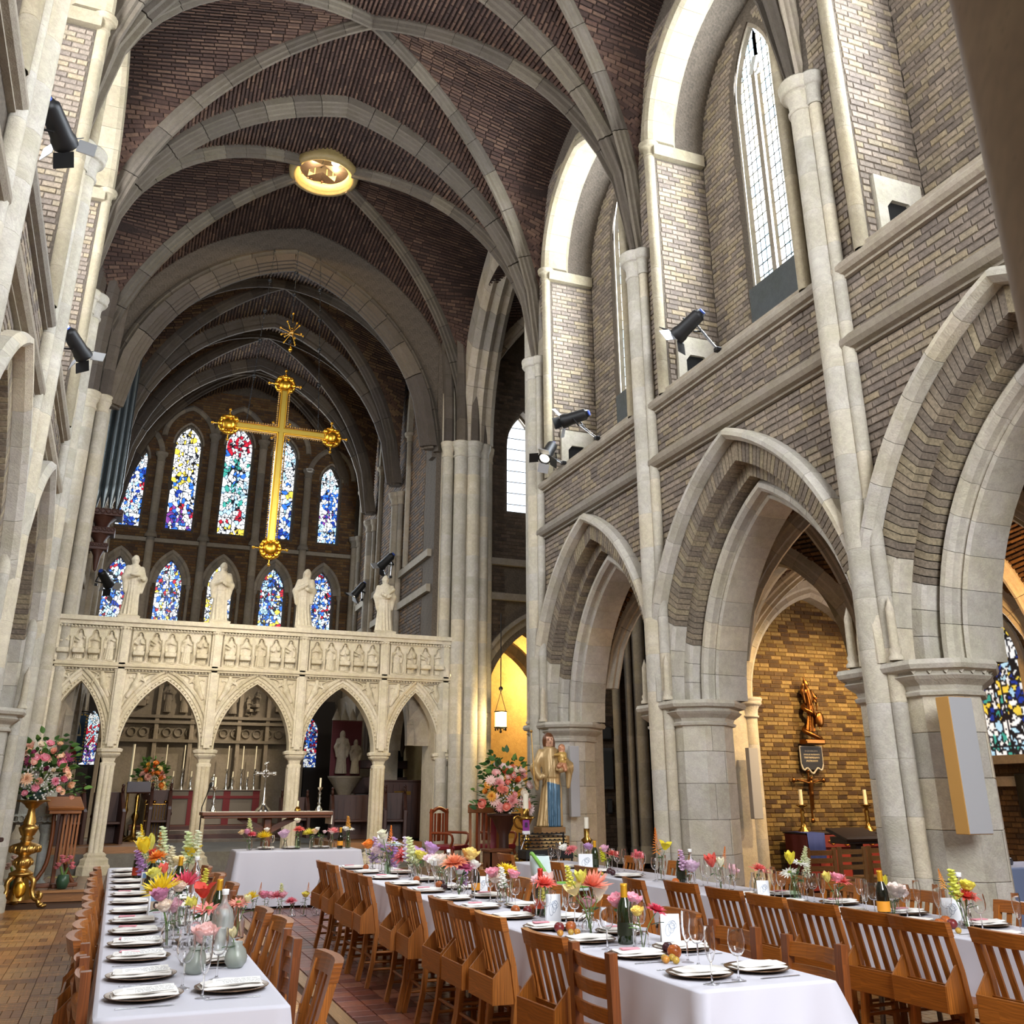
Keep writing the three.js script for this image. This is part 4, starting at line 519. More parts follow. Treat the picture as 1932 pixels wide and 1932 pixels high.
// ---- rood cross and its chains ----
{
  const g = thing('hanging_cross', 'huge gilded hanging cross with beaded edges and round knobs above the screen', 'cross', [2.38, 9.15, -20]), f = [];
  const armB = (x0, x1, y0, y1) => { part('beam', rbox(x1 - x0, y1 - y0, .1, .02, (x0 + x1) / 2, (y0 + y1) / 2, 0), GOLD, g); };
  armB(-.085, .085, -2.55, 1.0); armB(-1.0, 1.0, -.085, .085); part('beam_panel', [box(-.045, .045, -2.5, .95, .04, .062), box(-.95, .95, -.045, .045, .04, .06)], M('#f0cf62', .3, { metalness: 1 }), g);
  const bd = []; const row = (a, b, n) => { for (let i = 0; i <= n; i++) bd.push(ball(.022, lerp(a[0], b[0], i / n), lerp(a[1], b[1], i / n), .02, 1, 1, 1, 5)); }; for (const s of [-1, 1]) { row([s * .115, .14], [s * .115, .98], 16); row([s * .115, -.14], [s * .115, -2.5], 46); row([.14, s * .115], [.98, s * .115], 16); row([-.14, s * .115], [-.98, s * .115], 16); } part('beaded_edge', bd, GILT, g).userData.kind = 'stuff';
  for (const [x, y] of [[0, 1.12], [1.12, 0], [-1.12, 0], [0, -2.68]]) { const q = part('end_medallion', [fin(new THREE.TorusGeometry(.16, .035, 6, 16)), ball(.12, 0, 0, .02, 1, 1, .5), ...[0, 1, 2, 3, 4, 5, 6, 7].map((k) => ball(.05, .15 * Math.cos(k * PI / 4), .15 * Math.sin(k * PI / 4), .02, 1, 1, .6, 7)), ...[0, 1, 2].map((k) => { const t = Math.atan2(y, x) + (k - 1) * PI / 2; return bar([.15 * Math.cos(t), .15 * Math.sin(t), 0], [.26 * Math.cos(t), .26 * Math.sin(t), 0], .012); }), ...[0, 1, 2].map((k) => { const t = Math.atan2(y, x) + (k - 1) * PI / 2; return ball(.03, .28 * Math.cos(t), .28 * Math.sin(t), 0, 1, 1, 1, 7); })], GOLD, g); q.position.set(x, y, 0); q.scale.setScalar(1.25); }
  part('centre_knobs', [45, 135, 225, 315].flatMap((d) => { const t = d * PI / 180; return [bar([.1 * Math.cos(t), .1 * Math.sin(t), 0], [.24 * Math.cos(t), .24 * Math.sin(t), 0], .01), ball(.035, .26 * Math.cos(t), .26 * Math.sin(t), 0, 1, 1, 1, 7)]; }), GOLD, g);
  const st = thing('hanging_star', 'small gilded star of radiating rods hanging above the cross', 'ornament', [2.42, 11.6, -20]), rods = []; for (let i = 0; i < 14; i++) { const t = i * 2.4, y = 1 - 2 * (i + .5) / 14, r = Math.sqrt(1 - y * y), d = [r * Math.cos(t) * .28, y * .3, r * Math.sin(t) * .2]; rods.push(bar([0, 0, 0], d, .008)); rods.push(ball(.026, ...d, 1, 1, 1, 7)); } part('rods', rods, GOLD, st); part('core', ball(.07, 0, 0, 0), GILT, st); part('finial', [bar([0, .28, 0], [0, .5, 0], .012), ball(.03, 0, .5, 0), bar([0, -.28, 0], [0, -.42, 0], .012), ball(.05, 0, -.42, 0, 1, 1.3, 1)], GOLD, st);
  for (const [a, b, l] of [[[1.62, 9.25, -20], [1.9, 14.0, -20.4], 'left'], [[2.4, 10.55, -20], [2.45, 14.1, -20.4], 'middle'], [[3.2, 9.25, -20], [3.0, 14.0, -20.4], 'right']]) { const c = thing('hanging_chain', 'thin dark chain with beads, ' + l + ' of the three that hold the gilded cross', 'chain'), n = 40; const lk = []; for (let i = 0; i < n; i++) { const p = [0, 1, 2].map((k) => lerp(a[k], b[k], i / n)), q = [0, 1, 2].map((k) => lerp(a[k], b[k], (i + .8) / n)); lk.push(bar(p, q, i % 2 ? .014 : .009, 5)); } part('links', lk, BLACK, c); part('bead', [.25, .45, .62, .8].map((t) => ball(.05, ...[0, 1, 2].map((k) => lerp(a[k], b[k], t)), 1, 1, 1, 7)), BLACK, c); }
}
// ---- stage lamps on the walls ----
const SPOTS = [];
function stageLamp(p, head, aim, label, on) {
  const g = thing('stage_spotlight', label, 'spotlight', head), d = V(...aim).sub(V(...head)).normalize(), q = new THREE.Quaternion().setFromUnitVectors(V(0, 0, 1), d), at = (o) => { o.quaternion.copy(q); return o; };
  const hs = at(part('lamp_housing', lathe([[.0, -.26], [.06, -.26], [.075, -.22], [.1, -.2], [.11, .12], [.125, .16], [.125, .24], [.1, .24], [.095, .2], [0, .18]], 16).rotateX(PI / 2), BLACK, g));
  (part('lens', cyl(.092, .092, .01, 0, 0, 0, 16).rotateX(PI / 2).translate(0, 0, .215), on ? M('#fff4dc', .2, { emissive: '#fff0d0', emissiveIntensity: 4 }) : M('#3a3f45', .1), hs));
  for (let k = 0; k < 4; k++) (part('barn_door', box(-.1, .1, 0, .17, -.004, .004).rotateX(.5).translate(0, .115, .24).rotateZ(k * PI / 2), k % 2 ? BLACK : M('#c8ccd2', .35, { metalness: .7 }), hs));
  at(part('yoke', [bar([-.14, 0, 0], [-.14, -.16, -.06], .014), bar([.14, 0, 0], [.14, -.16, -.06], .014), bar([-.14, -.16, -.06], [.14, -.16, -.06], .014)], DARKMETAL, g));
  const f = V(...p).sub(V(...head)), e = V(0, -.16, -.06).applyQuaternion(q); part('arm', bar(e.toArray(), f.toArray(), .02), M('#d8dade', .25, { metalness: .9 }), g); part('clamp', rbox(.08, .06, .08, .01, f.x, f.y, f.z), DARKMETAL, g); part('cap', at(new THREE.Object3D()) && cyl(.05, .05, .05, 0, 0, 0).rotateX(PI / 2).translate(0, 0, -.28).applyQuaternion(q), M('#2f4fb0', .4), g);
  if (on) { const s = new THREE.SpotLight('#fff0d6', on, 0, .42, .6, 2); s.position.copy(V(...head).addScaledVector(d, .26)); s.target.position.set(...aim); s.castShadow = true; s.shadow.radius = 4; s.name = 'stage_spotlight_beam'; scene.add(s, s.target); }
}
stageLamp([6.78, 7.18, -9.6], [6.68, 7.78, -10.1], [2, 2, -19], 'black stage spotlight with silver flaps on the ledge right of the second clerestory window', LP.spot);
stageLamp([6.76, 7.18, -13.2], [6.62, 7.74, -13.75], [1.5, 6.5, -19], 'black stage spotlight tilted level on the ledge near the crossing', LP.spot * .6);
stageLamp([6.76, 7.18, -14.55], [6.62, 7.5, -14.9], [2.4, 1.2, -12], 'black stage spotlight with a square lit front, nearest the crossing on the right ledge', LP.spot * .5);
stageLamp([-1.46, 6.85, -8.0], [-1.38, 7.7, -8.6], [3.5, 3, -21], 'black stage spotlight high on the left wall, upper of the two', LP.spot * .8);
stageLamp([-1.44, 6.85, -12.5], [-1.36, 7.6, -13.5], [4, 2.5, -21], 'black stage spotlight on the left wall, lower of the two', LP.spot * .6);
stageLamp([6.0, 6.95, -27.2], [5.85, 7.2, -27.0], [2, 2, -28], 'small black spotlight on the chancel wall beside the rightmost east window', LP.chancel);
stageLamp([6.05, 7.0, -24.1], [5.9, 7.4, -24.0], [2, 3, -28], 'small black spotlight behind the head of the rightmost statue', LP.chancel);
stageLamp([-1.1, 6.3, -24.4], [-.9, 6.38, -24], [2, 3, -29], 'small black spotlight at the left of the lower east windows', 0);
// ---- organ pipes on the left of the chancel ----
{
  const g = thing('organ_pipes', 'tall grey organ pipes over a carved dark wood corbelled case left of the chancel', 'organ', [0, 0, 0]);
  [[-1.3, .11, 7.5], [-1.12, .1, 7.6], [-.97, .09, 7.65], [-.84, .075, 7.7]].forEach(([x, r, y], i) => part('pipe', lathe([[.02, 0], [r, .45], [r, .6], [r * .9, .62], [r, .8], [r, 4.6], [0, 4.6]], 14, x, y, -22.4 - i * .05), M('#5c6468', .35, { metalness: .85 }), g));
  for (const [y, w] of [[7.5, .42], [7.1, .3], [6.75, .2]]) { part('carved_gallery', [rbox(w * 2, .16, w * 1.4, .02, -1.08, y, -22.4), ...Array.from({ length: 7 }, (_, k) => fin(new THREE.TorusGeometry(w * .12, .015, 4, 8).translate(-1.08 - w + (k + .5) * w * 2 / 7, y + .02, -22.4 + w * .72)))], DARKWOOD, g); part('pendant', lathe([[0, -.5], [.04, -.45], [w * .4, -.15], [w * .75, 0]], 8, -1.08, y - .06, -22.4), DARKWOOD, g); }
}
// ---- beyond the screen ----
{
  const fl = struct('floor_chancel', 'raised chancel floor and altar steps'); part('slab', [box(-6, 14, .147, .5, -30, -21.25)], stone('#77736c'), fl);
  part('step', [box(-1.2, .9, .5, .62, -24, -21.25), box(4.4, 6.3, .5, .62, -24, -21.25)], wood('#a8794a'), fl, 'oak platform under the stalls');
  for (let i = 0; i < 4; i++) part('step', box(.4, 4.2, .5, .56 + i * .09, -29, -25.6 - i * .45), i % 2 ? wood('#5a2c20') : stone('#8b8178'), fl);
  const sd = struct('wall_chancel_lower', 'lower side arches of the chancel'); for (const [x, s] of [[-1.3, -1], [6.2, 1]]) { for (const z of [-24.2, -27.2, -29.3]) { part('pier', box(x - .2, x + .2, .5, 4.3, z - .3, z + .3), DSTONE[1], sd); } for (const zc of [-25.7, -22.7, -28.25]) { const [r, c] = arcRC(zc < -28 ? .75 : 1.2, 1.3); part('spandrel', mapTo(ext([[zc + 1.3, 2.6], [zc + 1.3, 4.3], [zc - 1.3, 4.3], [zc - 1.3, 2.6], ...archPts(zc, 2.6, r, c, 8).reverse()], .5), (a, b, k) => V(x - .25 + k, b, a)), DSTONE[2], sd); arch(sd, 'voussoir', (u, v, w) => V(x - s * .25 - s * w * -1, v, u), zc, 2.6, r, c, [[0, .1], [0, -.05], [.2, -.05], [.22, .1]], 5, DSTONE); } }
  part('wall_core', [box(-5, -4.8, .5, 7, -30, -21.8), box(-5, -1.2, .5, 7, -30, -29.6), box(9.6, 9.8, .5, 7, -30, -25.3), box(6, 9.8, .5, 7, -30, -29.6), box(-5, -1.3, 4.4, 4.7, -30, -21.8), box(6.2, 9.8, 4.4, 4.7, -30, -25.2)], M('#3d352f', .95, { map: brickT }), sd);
  const w1 = struct('window_20', 'stained glass lancet with a red robed figure seen through the leftmost screen arch'); lancet(w1, (u, v, k) => V(u, v, -29.15 + k), -.86, 2.34, 3.35, .19, .4, 91, band([[.75, 'wcw'], [.35, 'rwcwr'], [0, 'wbpw']]), .9); part('frame', box(-1.3, -.4, .6, 4.2, -29.35, -29.2), M('#2e2a28', .95), w1);
  const w2 = struct('window_21', 'stained glass lancet in deep blue seen through the fourth screen arch'); lancet(w2, (u, v, k) => V(u, v, -29.15 + k), 5.1, 2.33, 3.3, .22, .4, 92, band([[.7, 'wbrc'], [.3, 'rbwd'], [0, 'bdww']]), .9); part('frame', box(4.6, 5.8, .6, 4.2, -29.35, -29.2), M('#2e2a28', .95), w2);
  // reredos
  const r = thing('reredos', 'stone reredos with rows of carved saints and relief scenes behind the high altar', 'reredos', [2.3, 0, -29.1]), RS = ['#8e8271', '#84796a', '#988b79'].map(stone);
  part('back_panel', [box(-2.9, 2.7, .5, 5.4, -.3, -.1)], RS[0], r); for (const y of [2.95, 3.45, 3.6]) part('cornice', box(-2.9, 2.7, y, y + .08, -.12, .05), RS[1], r); for (const x of [-2.9, -1.5, -.55, .75, 1.55, 2.6]) part('mullion', rbox(.12, 4.9, .14, .02, x, 2.95, -.05), RS[2], r);
  for (let x = -2.75; x < 2.6; x += .31) part('frieze_circle', fin(new THREE.TorusGeometry(.11, .025, 5, 14).translate(x, 3.22, -.08)), RS[1], r);
  const st = [statueGeo({ beard: 1, items: [ITEM.book] }, .85, .016), statueGeo({ veil: 1, turn: .3 }, .85, .016)]; [-1.27, -.83, .2, .52, -.28].forEach((x, i) => { const o = part('saint', st[i % 2], RS[(i + 1) % 3], r); o.position.set(x, 3.75, -.02); part('canopy', [fin(new THREE.ConeGeometry(.2, .3, 4).rotateY(PI / 4).translate(x, 4.8, -.02)), fin(new THREE.TorusGeometry(.16, .03, 5, 10, PI).translate(x, 4.6, .06))], RS[2], r); });
  const sm = [statueGeo({ sit: 1, hands: [[-.02, .7, .18], [.05, .7, .18]] }, .6, .02), statueGeo({ veil: 1, sit: 1, lean: 1 }, .55, .02)]; [[-2.6, 0], [-2.2, 1], [-1.85, 0], [.95, 1], [1.2, 0], [1.9, 0], [2.15, 1], [2.4, 0]].forEach(([x, k], i) => { const o = part('relief_figure', sm[k], RS[i % 3], r); o.position.set(x, 3.72 + (i % 3) * .12, -.03); o.rotation.y = i % 2 ? .7 : -.7; });
  part('relief_altar', rbox(.7, .3, .2, .02, -2.2, 4.05, .02), RS[2], r); part('relief_altar', rbox(.75, .22, .2, .02, 2.1, 3.95, .05), RS[2], r); for (const x of [-2.7, -2.2, -1.75, .95, 1.3, 1.75, 2.15, 2.5]) part('canopy', fin(new THREE.TorusGeometry(.17, .035, 5, 10, PI).translate(x, 4.75, .02)), RS[1], r);
  // high altar
  const a = thing('high_altar', 'high altar with silver grey frontal and dark red bands', 'altar', [2.33, .82, -28.3]), FR = M('#a59a8c', .7, { map: clothT }), RED = M('#6d1c22', .7); part('altar_block', rbox(2.6, .84, .7, .02, 0, .42, 0), DARKWOOD, a); part('frontal', [box(-1.3, 1.3, .02, .7, .35, .37), box(-1.32, 1.32, .7, .86, .33, .38)], FR, a); for (const x of [-1.22, -.45, .45, 1.22]) part('orphrey', box(x - .09, x + .09, .0, .87, .37, .385), RED, a); part('superfrontal_band', box(-1.3, 1.3, .66, .73, .37, .388), RED, a); part('altar_cloth', rbox(2.68, .03, .8, .008, 0, .87, 0), FR, a);
  const candle = (x, y, z, h, hc, label, group, m = SILVER) => { const c = thing('candlestick', label, 'candlestick', [x, y, z], 0, group), r0 = .06 + h * .03; part('stick', lathe([[r0, 0], [r0 * .9, .03], [r0 * .5, .08], [.02, h * .25], [.04, h * .32], [.018, h * .4], [.035, h * .55], [.016, h * .62], [.034, h * .75], [.015, h * .85], [.05, h * .97], [.055, h]], 12), m, c); part('candle', cyl(.018, .017, hc, 0, h, 0, 10), M('#f1e6c8', .5), c); return c; };
  const cm = candle(1.15, 1.7, -28.75, .55, .62, 'tall candle in a turned silver stick, leftmost of the six behind the altar', 'tall candles of the high altar'); [1.62, 2.05, 2.8, 3.2, 3.55].forEach((x, i) => copy(cm, [x, 1.7, -28.75], 0, 'tall candle in a turned silver stick, ' + ['second', 'third', 'fourth', 'fifth', 'rightmost'][i] + ' of the six behind the altar'));
  const cs = candle(1.38, 1.7, -28.6, .34, .14, 'short candle in a silver stick, leftmost of the low row on the high altar', 'low candles of the high altar'); [1.85, 2.95, 3.35].forEach((x, i) => copy(cs, [x, 1.7, -28.6], 0, 'short candle in a silver stick, ' + ['second', 'third', 'rightmost'][i] + ' of the low row on the high altar'));
  const sv = thing('altar_statuette', 'small silver statuette between the tall candles on the high altar', 'statuette', [2.45, 1.7, -28.7]); part('body', statueGeo({ veil: 1 }, .4, .018), SILVER, sv);
  // freestanding wooden altar before the screen
  const t = thing('altar_table', 'long narrow oak altar table on two pillar legs in front of the screen', 'table', [2.66, 0, -19.2]); part('tabletop', [rbox(2.36, .06, .7, .012, 0, 1.24, 0), rbox(2.3, .05, .62, .01, 0, 1.19, 0)], WALNUT, t); part('runner', box(-1.17, 1.17, 1.272, 1.276, -.3, .3), M('#e9e2d3', .8), t); part('runner_end', box(1.165, 1.18, 1.05, 1.276, -.3, .3), M('#efe9dc', .8), t); part('leg', [rbox(.14, 1.02, .3, .02, .02, .66, 0), beam([.08, .95, 0], [.55, 1.18, 0], .1, .1), beam([-.04, .95, 0], [-.5, 1.18, 0], .1, .1), rbox(.5, .08, .5, .02, .02, .19, 0)], WALNUT, t);
  candle(1.68, 1.28, -19.15, .42, .17, 'silver candlestick on the left end of the oak altar table'); candle(3.62, 1.28, -19.15, .42, .17, 'silver candlestick on the right end of the oak altar table'); candle(3.22, 1.28, -19.15, .06, .12, 'short fat white candle in a brass holder on the oak altar table', null, BRASS);
  const cx = thing('altar_cross', 'ornate silver standing cross in the middle of the oak altar table', 'cross', [2.58, 1.28, -19.15]); part('foot', lathe([[.15, 0], [.13, .04], [.06, .1], [.03, .16], [.05, .22], [.022, .28], [.02, .5]], 12), SILVER, cx); part('cross', [bar([0, .28, 0], [0, .82, 0], .016), bar([-.13, .66, 0], [.13, .66, 0], .016), ...[[0, .84], [-.15, .66], [.15, .66]].flatMap(([x, y]) => [ball(.035, x, y, 0, 1, 1, .6, 7), ball(.02, x + (x ? Math.sign(x) * .03 : .03), y + .02, 0, 1, 1, 1, 6), ball(.02, x + (x ? Math.sign(x) * .03 : -.03), y - .01, 0, 1, 1, 1, 6)]), fin(new THREE.TorusGeometry(.06, .012, 5, 14).translate(0, .66, 0))], SILVER, cx); part('corpus', sdfMesh((x, y, z) => Math.min(capsule(x, y, z, [0, .55, .02], [0, .7, .02], .018, .026), capsule(x, y, z, [-.11, .68, .02], [.11, .68, .02], .01, .01), ell(x, y, z, [0, .735, .03], [.018, .022, .018]), capsule(x, y, z, [0, .42, .02], [0, .55, .02], .01, .016)), [-.14, .4, -.02], [.14, .78, .06], .007), SILVER, cx);
  const mk = thing('microphone_stand', 'thin black microphone stand left of the oak altar table', 'microphone stand', [1.52, .15, -19.6]); part('stand', [bar([0, .02, 0], [0, 1.2, 0], .012), bar([0, 1.2, 0], [.06, 1.42, .1], .01)], BLACK, mk); part('microphone', [lathe([[.012, 0], [.016, .16], [.03, .18], [.033, .22], [.0, .26]], 10).rotateX(.5).rotateZ(-.25).translate(.06, 1.42, .1)], BLACK, mk); for (let k = 0; k < 3; k++) part('foot', bar([0, .1, 0], [.28 * Math.cos(k * 2.1 + .4), .01, .28 * Math.sin(k * 2.1 + .4)], .012), BLACK, mk);
  // choir stalls
  const stall = (x, z, w, h, turn, label) => { const s = thing('choir_stall', label, 'choir stall', [x, .62, z], turn); part('back', rbox(w, h, .06, .01, 0, h / 2, -.25), DARKWOOD, s); for (let i = 0; i < Math.round(w / .14); i++) part('board', box(-w / 2 + i * .14 + .01, -w / 2 + (i + 1) * .14 - .01, .12, h - .1, -.22, -.205), DARKWOOD, s); for (const e of [-1, 1]) { part('bench_end', [ext([[-.28, 0], [.3, 0], [.3, h * .62], [.18, h * .68], [.1, h * .8], [-.1, h], [-.28, h]], .08, .01).rotateY(-PI / 2).translate(e * w / 2 + .04, 0, 0)], DARKWOOD, s); part('poppyhead', [ball(.06, e * w / 2, h + .05, -.1, .6, 1.2, 1), ball(.035, e * w / 2, h + .13, -.1)], DARKWOOD, s); for (let k = 0; k < 3; k++) part('tracery', fin(new THREE.TorusGeometry(.06, .012, 4, 10, PI).rotateY(PI / 2).translate(e * (w / 2 + .05), h * .5, -.16 + k * .16)), DARKWOOD, s); } part('seat', rbox(w, .05, .4, .01, 0, .4, 0), DARKWOOD, s); return s; };
  stall(-.85, -22.6, .5, 1.0, .25, 'carved dark choir stall behind the leftmost screen arch'); stall(-.1, -22.6, .5, 1.0, .2, 'carved dark choir stall behind the first screen column'); stall(.95, -23.9, .4, 1.05, 0, 'narrow dark stall end in the second screen arch'); stall(5.15, -22.7, 1.1, .95, -.1, 'dark panelled choir stall behind the fourth screen arch'); stall(4.0, -24.2, .6, .9, 0, 'low dark stall with a carved end behind the altar table'); stall(6.0, -22.5, .45, 1.0, -.2, 'dark choir stall with pierced end in the rightmost screen arch');
  const oc = thing('organ_console', 'plain dark wood organ console cupboard in the rightmost screen arch', 'organ console', [6.3, .62, -23.4]); part('case', rbox(1.1, 1.25, .8, .015, 0, .62, 0), DARKWOOD, oc); for (let i = 0; i < 7; i++) part('board', box(-.53 + i * .152, -.39 + i * .152, .04, 1.18, .4, .415), DARKWOOD, oc); part('lid', rbox(1.16, .04, .86, .01, 0, 1.26, 0), DARKWOOD, oc); part('name_plate', box(-.2, .2, .95, 1.03, .415, .42), BRASS, oc);
  const op = thing('organ_case', 'grey cased organ pipes in the dark behind the rightmost screen arch', 'organ', [6.35, 2.0, -25]); for (let i = 0; i < 7; i++) part('pipe', lathe([[.02, 0], [.08, .25], [.08, 1.9], [0, 1.9]], 10, -.75 + i * .24, .4 + .05 * Math.abs(i - 3), 0), M('#6a6258', .4, { metalness: .5 }), op); part('case', [rbox(1.9, .2, .4, .02, 0, .3, 0), rbox(1.9, .4, .4, .02, 0, -.2, 0)], DARKWOOD, op); part('case_panel', [-.5, .1, .6].map((x) => rbox(.5, 1.1, .06, .02, x, -.9, .1)), M('#75777a', .6), op);
  const tb = thing('canopied_shrine', 'stone shrine with a draped carved group under canopies in the fourth screen arch', 'shrine', [5.15, 2.0, -24.1]); part('bracket', lathe([[.12, -.5], [.2, -.35], [.42, -.05], [.44, 0], [0, 0]], 8), DSTONE[1], tb); part('column', [shaftGeo(.22, 1.5)], stone('#9b8360'), tb).position.set(0, -1.95, .0); part('back_panel', box(-.35, .4, 0, 1.35, -.25, -.2), M('#5a2328', .8), tb); for (const [x, h] of [[-.12, 1.0], [.22, .8]]) { const o = part('figure', statueGeo({ veil: 1, hands: [[-.12, .7, .15], [.12, .7, .15]] }, h, .02), DSTONE[2], tb); o.position.set(x, .05, 0); } for (let i = 0; i < 4; i++) part('canopy', fin(new THREE.ConeGeometry(.13, .3, 5).translate(-.3 + i * .2, 1.45, 0)), DSTONE[0], tb);
  const pc = thing('paschal_candle', 'tall thin white candle on a stand left of the altar flowers', 'candle', [.28, .5, -27.5]); part('stand', lathe([[.16, 0], [.14, .05], [.04, .12], [.03, .6], [.06, .7], [.03, .8], [.03, 1.3], [.07, 1.36]], 12), BRASS, pc); part('candle', cyl(.035, .034, .95, 0, 1.36, 0), M('#f1e6c8', .5), pc);
  const br = thing('brass_lectern', 'polished brass eagle style lectern glinting behind the second screen arch', 'lectern', [.45, .62, -23.6]); part('stem', lathe([[.22, 0], [.2, .06], [.06, .14], [.04, .4], [.09, .5], [.04, .6], [.05, .9], [.02, 1.0]], 14), BRASS, br); part('desk', rbox(.5, .04, .4, .01).rotateX(.6).translate(0, 1.1, 0), DARKWOOD, br); part('gate_bar', Array.from({ length: 8 }, (_, k) => bar([.2 + k * .06, 0, -.5], [.2 + k * .06, .75, -.5], .012)).concat([bar([.2, .75, -.5], [.62, .75, -.5], .014), bar([.2, .4, -.5], [.62, .4, -.5], .014)]), BRASS, br); part('knob', [.2, .38, .62].map((x) => ball(.04, x, .8, -.5)), BRASS, br);
  const bn = thing('hanging_banner', 'blue embroidered banner of a red robed saint hanging from a dark pole', 'banner', [-1.15, 2.3, -26]), cv = document.createElement('canvas'); cv.width = 160; cv.height = 300; const c2 = cv.getContext('2d'); c2.fillStyle = '#24405e'; c2.fillRect(0, 0, 160, 300); c2.strokeStyle = '#b79a4a'; c2.lineWidth = 10; c2.setLineDash([12, 8]); c2.strokeRect(10, 10, 140, 280); c2.setLineDash([]); c2.strokeStyle = '#c9b878'; c2.lineWidth = 6; c2.beginPath(); c2.ellipse(80, 130, 42, 90, 0, PI, 0); c2.stroke(); c2.fillStyle = '#8c2a2c'; c2.beginPath(); c2.moveTo(60, 120); c2.lineTo(100, 120); c2.lineTo(122, 285); c2.lineTo(40, 285); c2.fill(); c2.fillStyle = '#e6dcc4'; c2.beginPath(); c2.ellipse(80, 95, 13, 17, 0, 0, 7); c2.fill(); c2.fillRect(70, 112, 14, 60); c2.fillStyle = '#d9c79a'; c2.fillRect(98, 130, 30, 10);
  const bt = new THREE.CanvasTexture(cv); bt.colorSpace = THREE.SRGBColorSpace; const bg = new THREE.PlaneGeometry(.56, 1.15, 8, 2); { const p = bg.attributes.position; for (let i = 0; i < p.count; i++) p.setZ(i, .02 * Math.sin(p.getX(i) * 14)); bg.computeVertexNormals(); bg.translate(0, .57, 0); } part('cloth', bg, M('#ffffff', .8, { map: bt, side: THREE.DoubleSide }), bn); part('pole', [bar([-.36, 1.18, 0], [.36, 1.18, 0], .018), bar([0, 1.18, -.02], [0, 1.35, -.02], .012), bar([0, -1.8, -.04], [0, 1.3, -.04], .014)], BLACK, bn);
}
function shaftGeo(r, h) { return lathe([[r, 0], [r, h], [0, h]], 14); }
// ================= tables, chairs and what stands on them =================
camera.updateMatrixWorld();
const ray = (px, py) => V((px - 960.6) / 1772, -(py - 836) / 1772, -1).applyQuaternion(camera.quaternion);
const onY = (px, py, y) => { const d = ray(px, py); return d.multiplyScalar((y - 1.55) / d.y).add(camera.position); };      // the point of a level plane seen at a pixel
const onZ = (px, py, z) => { const d = ray(px, py); return d.multiplyScalar(z / d.z).add(camera.position); };
const ORD = ['first', 'second', 'third', 'fourth', 'fifth', 'sixth', 'seventh', 'eighth', 'ninth', 'tenth', 'eleventh', 'twelfth', 'thirteenth', 'fourteenth', 'fifteenth', 'sixteenth', 'seventeenth', 'eighteenth', 'nineteenth', 'twentieth'];
const TY = .76, LINEN = M('#d0cfd9', .8, { sheen: .3, bumpMap: clothT, bumpScale: .0002 });
function clothGeo(w, d, h, drop, seed, amp = .014, flare = .03) {      // a tablecloth over a table w by d, top at h
  const r = rng(seed), N = 36, pts = [], hw = w / 2, hd = d / 2, per = [[-hw, hd], [hw, hd], [hw, -hd], [-hw, -hd]], ph = [r() * 6, r() * 6, r() * 6];
  for (let s = 0; s < 4; s++) { const a = per[s], b = per[(s + 1) % 4], L = Math.hypot(b[0] - a[0], b[1] - a[1]), n = Math.max(10, Math.min(110, Math.round(L / .06))); for (let i = 0; i < n; i++) pts.push([lerp(a[0], b[0], i / n), lerp(a[1], b[1], i / n), s, i / n * L, L]); }
  const ringY = (k) => pts.map(([x, z, s, q, L]) => { const nx = [0, 1, 0, -1][s], nz = [1, 0, -1, 0][s], e = Math.min(q, L - q), c = Math.exp(-e / .16), f = Math.exp(-((e - .1) ** 2) / .006);
    const wv = k * (amp * Math.sin(q * 9 + ph[s % 3]) + amp * .7 * Math.sin(q * 23 + ph[(s + 1) % 3] + 2 * k) + flare * .5) + c * k * flare * 1.6 - f * k * flare * .7; const cx = Math.sign(x) * c, cz = Math.sign(z) * c; const o = .006 + wv;
    return V(x + nx * o + (nx ? 0 : cx * k * flare), h - k * drop * (1 + .10 * c) - (k === 0 ? 0 : .004), z + nz * o + (nz ? 0 : cz * k * flare)); });
  const inner = pts.map(([x, z]) => V(x * (1 - .012 / hw), h, z * (1 - .012 / hd)));
  const R2 = [inner, ...[0.0, .03, .1, .25, .42, .6, .8, 1].map(ringY)]; R2[1].forEach((p) => { p.y = h - .006; });
  const g = rings(R2, true, false, true), cap2 = fin(new THREE.PlaneGeometry(w - .024, d - .024, 4, 8).rotateX(-PI / 2).translate(0, h, 0)); return mergeGeometries([g, cap2]);
}
function table(label, x0, x1, z0, z1, drop, seed, clothLabel, h = TY, amp, flare) {
  const cx = (x0 + x1) / 2, cz = (z0 + z1) / 2, w = x1 - x0, d = Math.abs(z1 - z0), t = thing('trestle_table', label, 'table', [cx, 0, cz]), L = [];
  part('tabletop', rbox(w - .02, .03, d - .02, .006, 0, h - .022, 0), OAK, t);
  const n = Math.max(2, Math.round(d / 1.8) + 1); for (let i = 0; i < n; i++) for (const s of [-1, 1]) part('leg', bar([s * (w / 2 - .12), 0, lerp(-d / 2 + .2, d / 2 - .2, i / (n - 1))], [s * (w / 2 - .16), h - .04, lerp(-d / 2 + .22, d / 2 - .22, i / (n - 1))], .018), M('#8f9296', .3, { metalness: .8 }), t);
  const c = thing('tablecloth', clothLabel, 'tablecloth', [cx, 0, cz]); part('cloth', clothGeo(w, d, h, drop, seed, amp, flare), LINEN, c); c.children[0].material.side = THREE.DoubleSide; return t;
}
table('long trestle table on the left under a white cloth', .03, .76, -4.38, -12.9, .3, 1, 'white cloth on the long left table, its near end low in the picture');
table('long trestle table in the middle under a white cloth', 2.46, 3.18, -4.02, -12.4, .3, 2, 'white cloth on the long middle table with a draped near corner', TY, .022, .06);
table('long trestle table on the right under a white cloth', 4.8, 5.54, -2.6, -8.95, .3, 3, 'white cloth on the right table in front of the big pier');
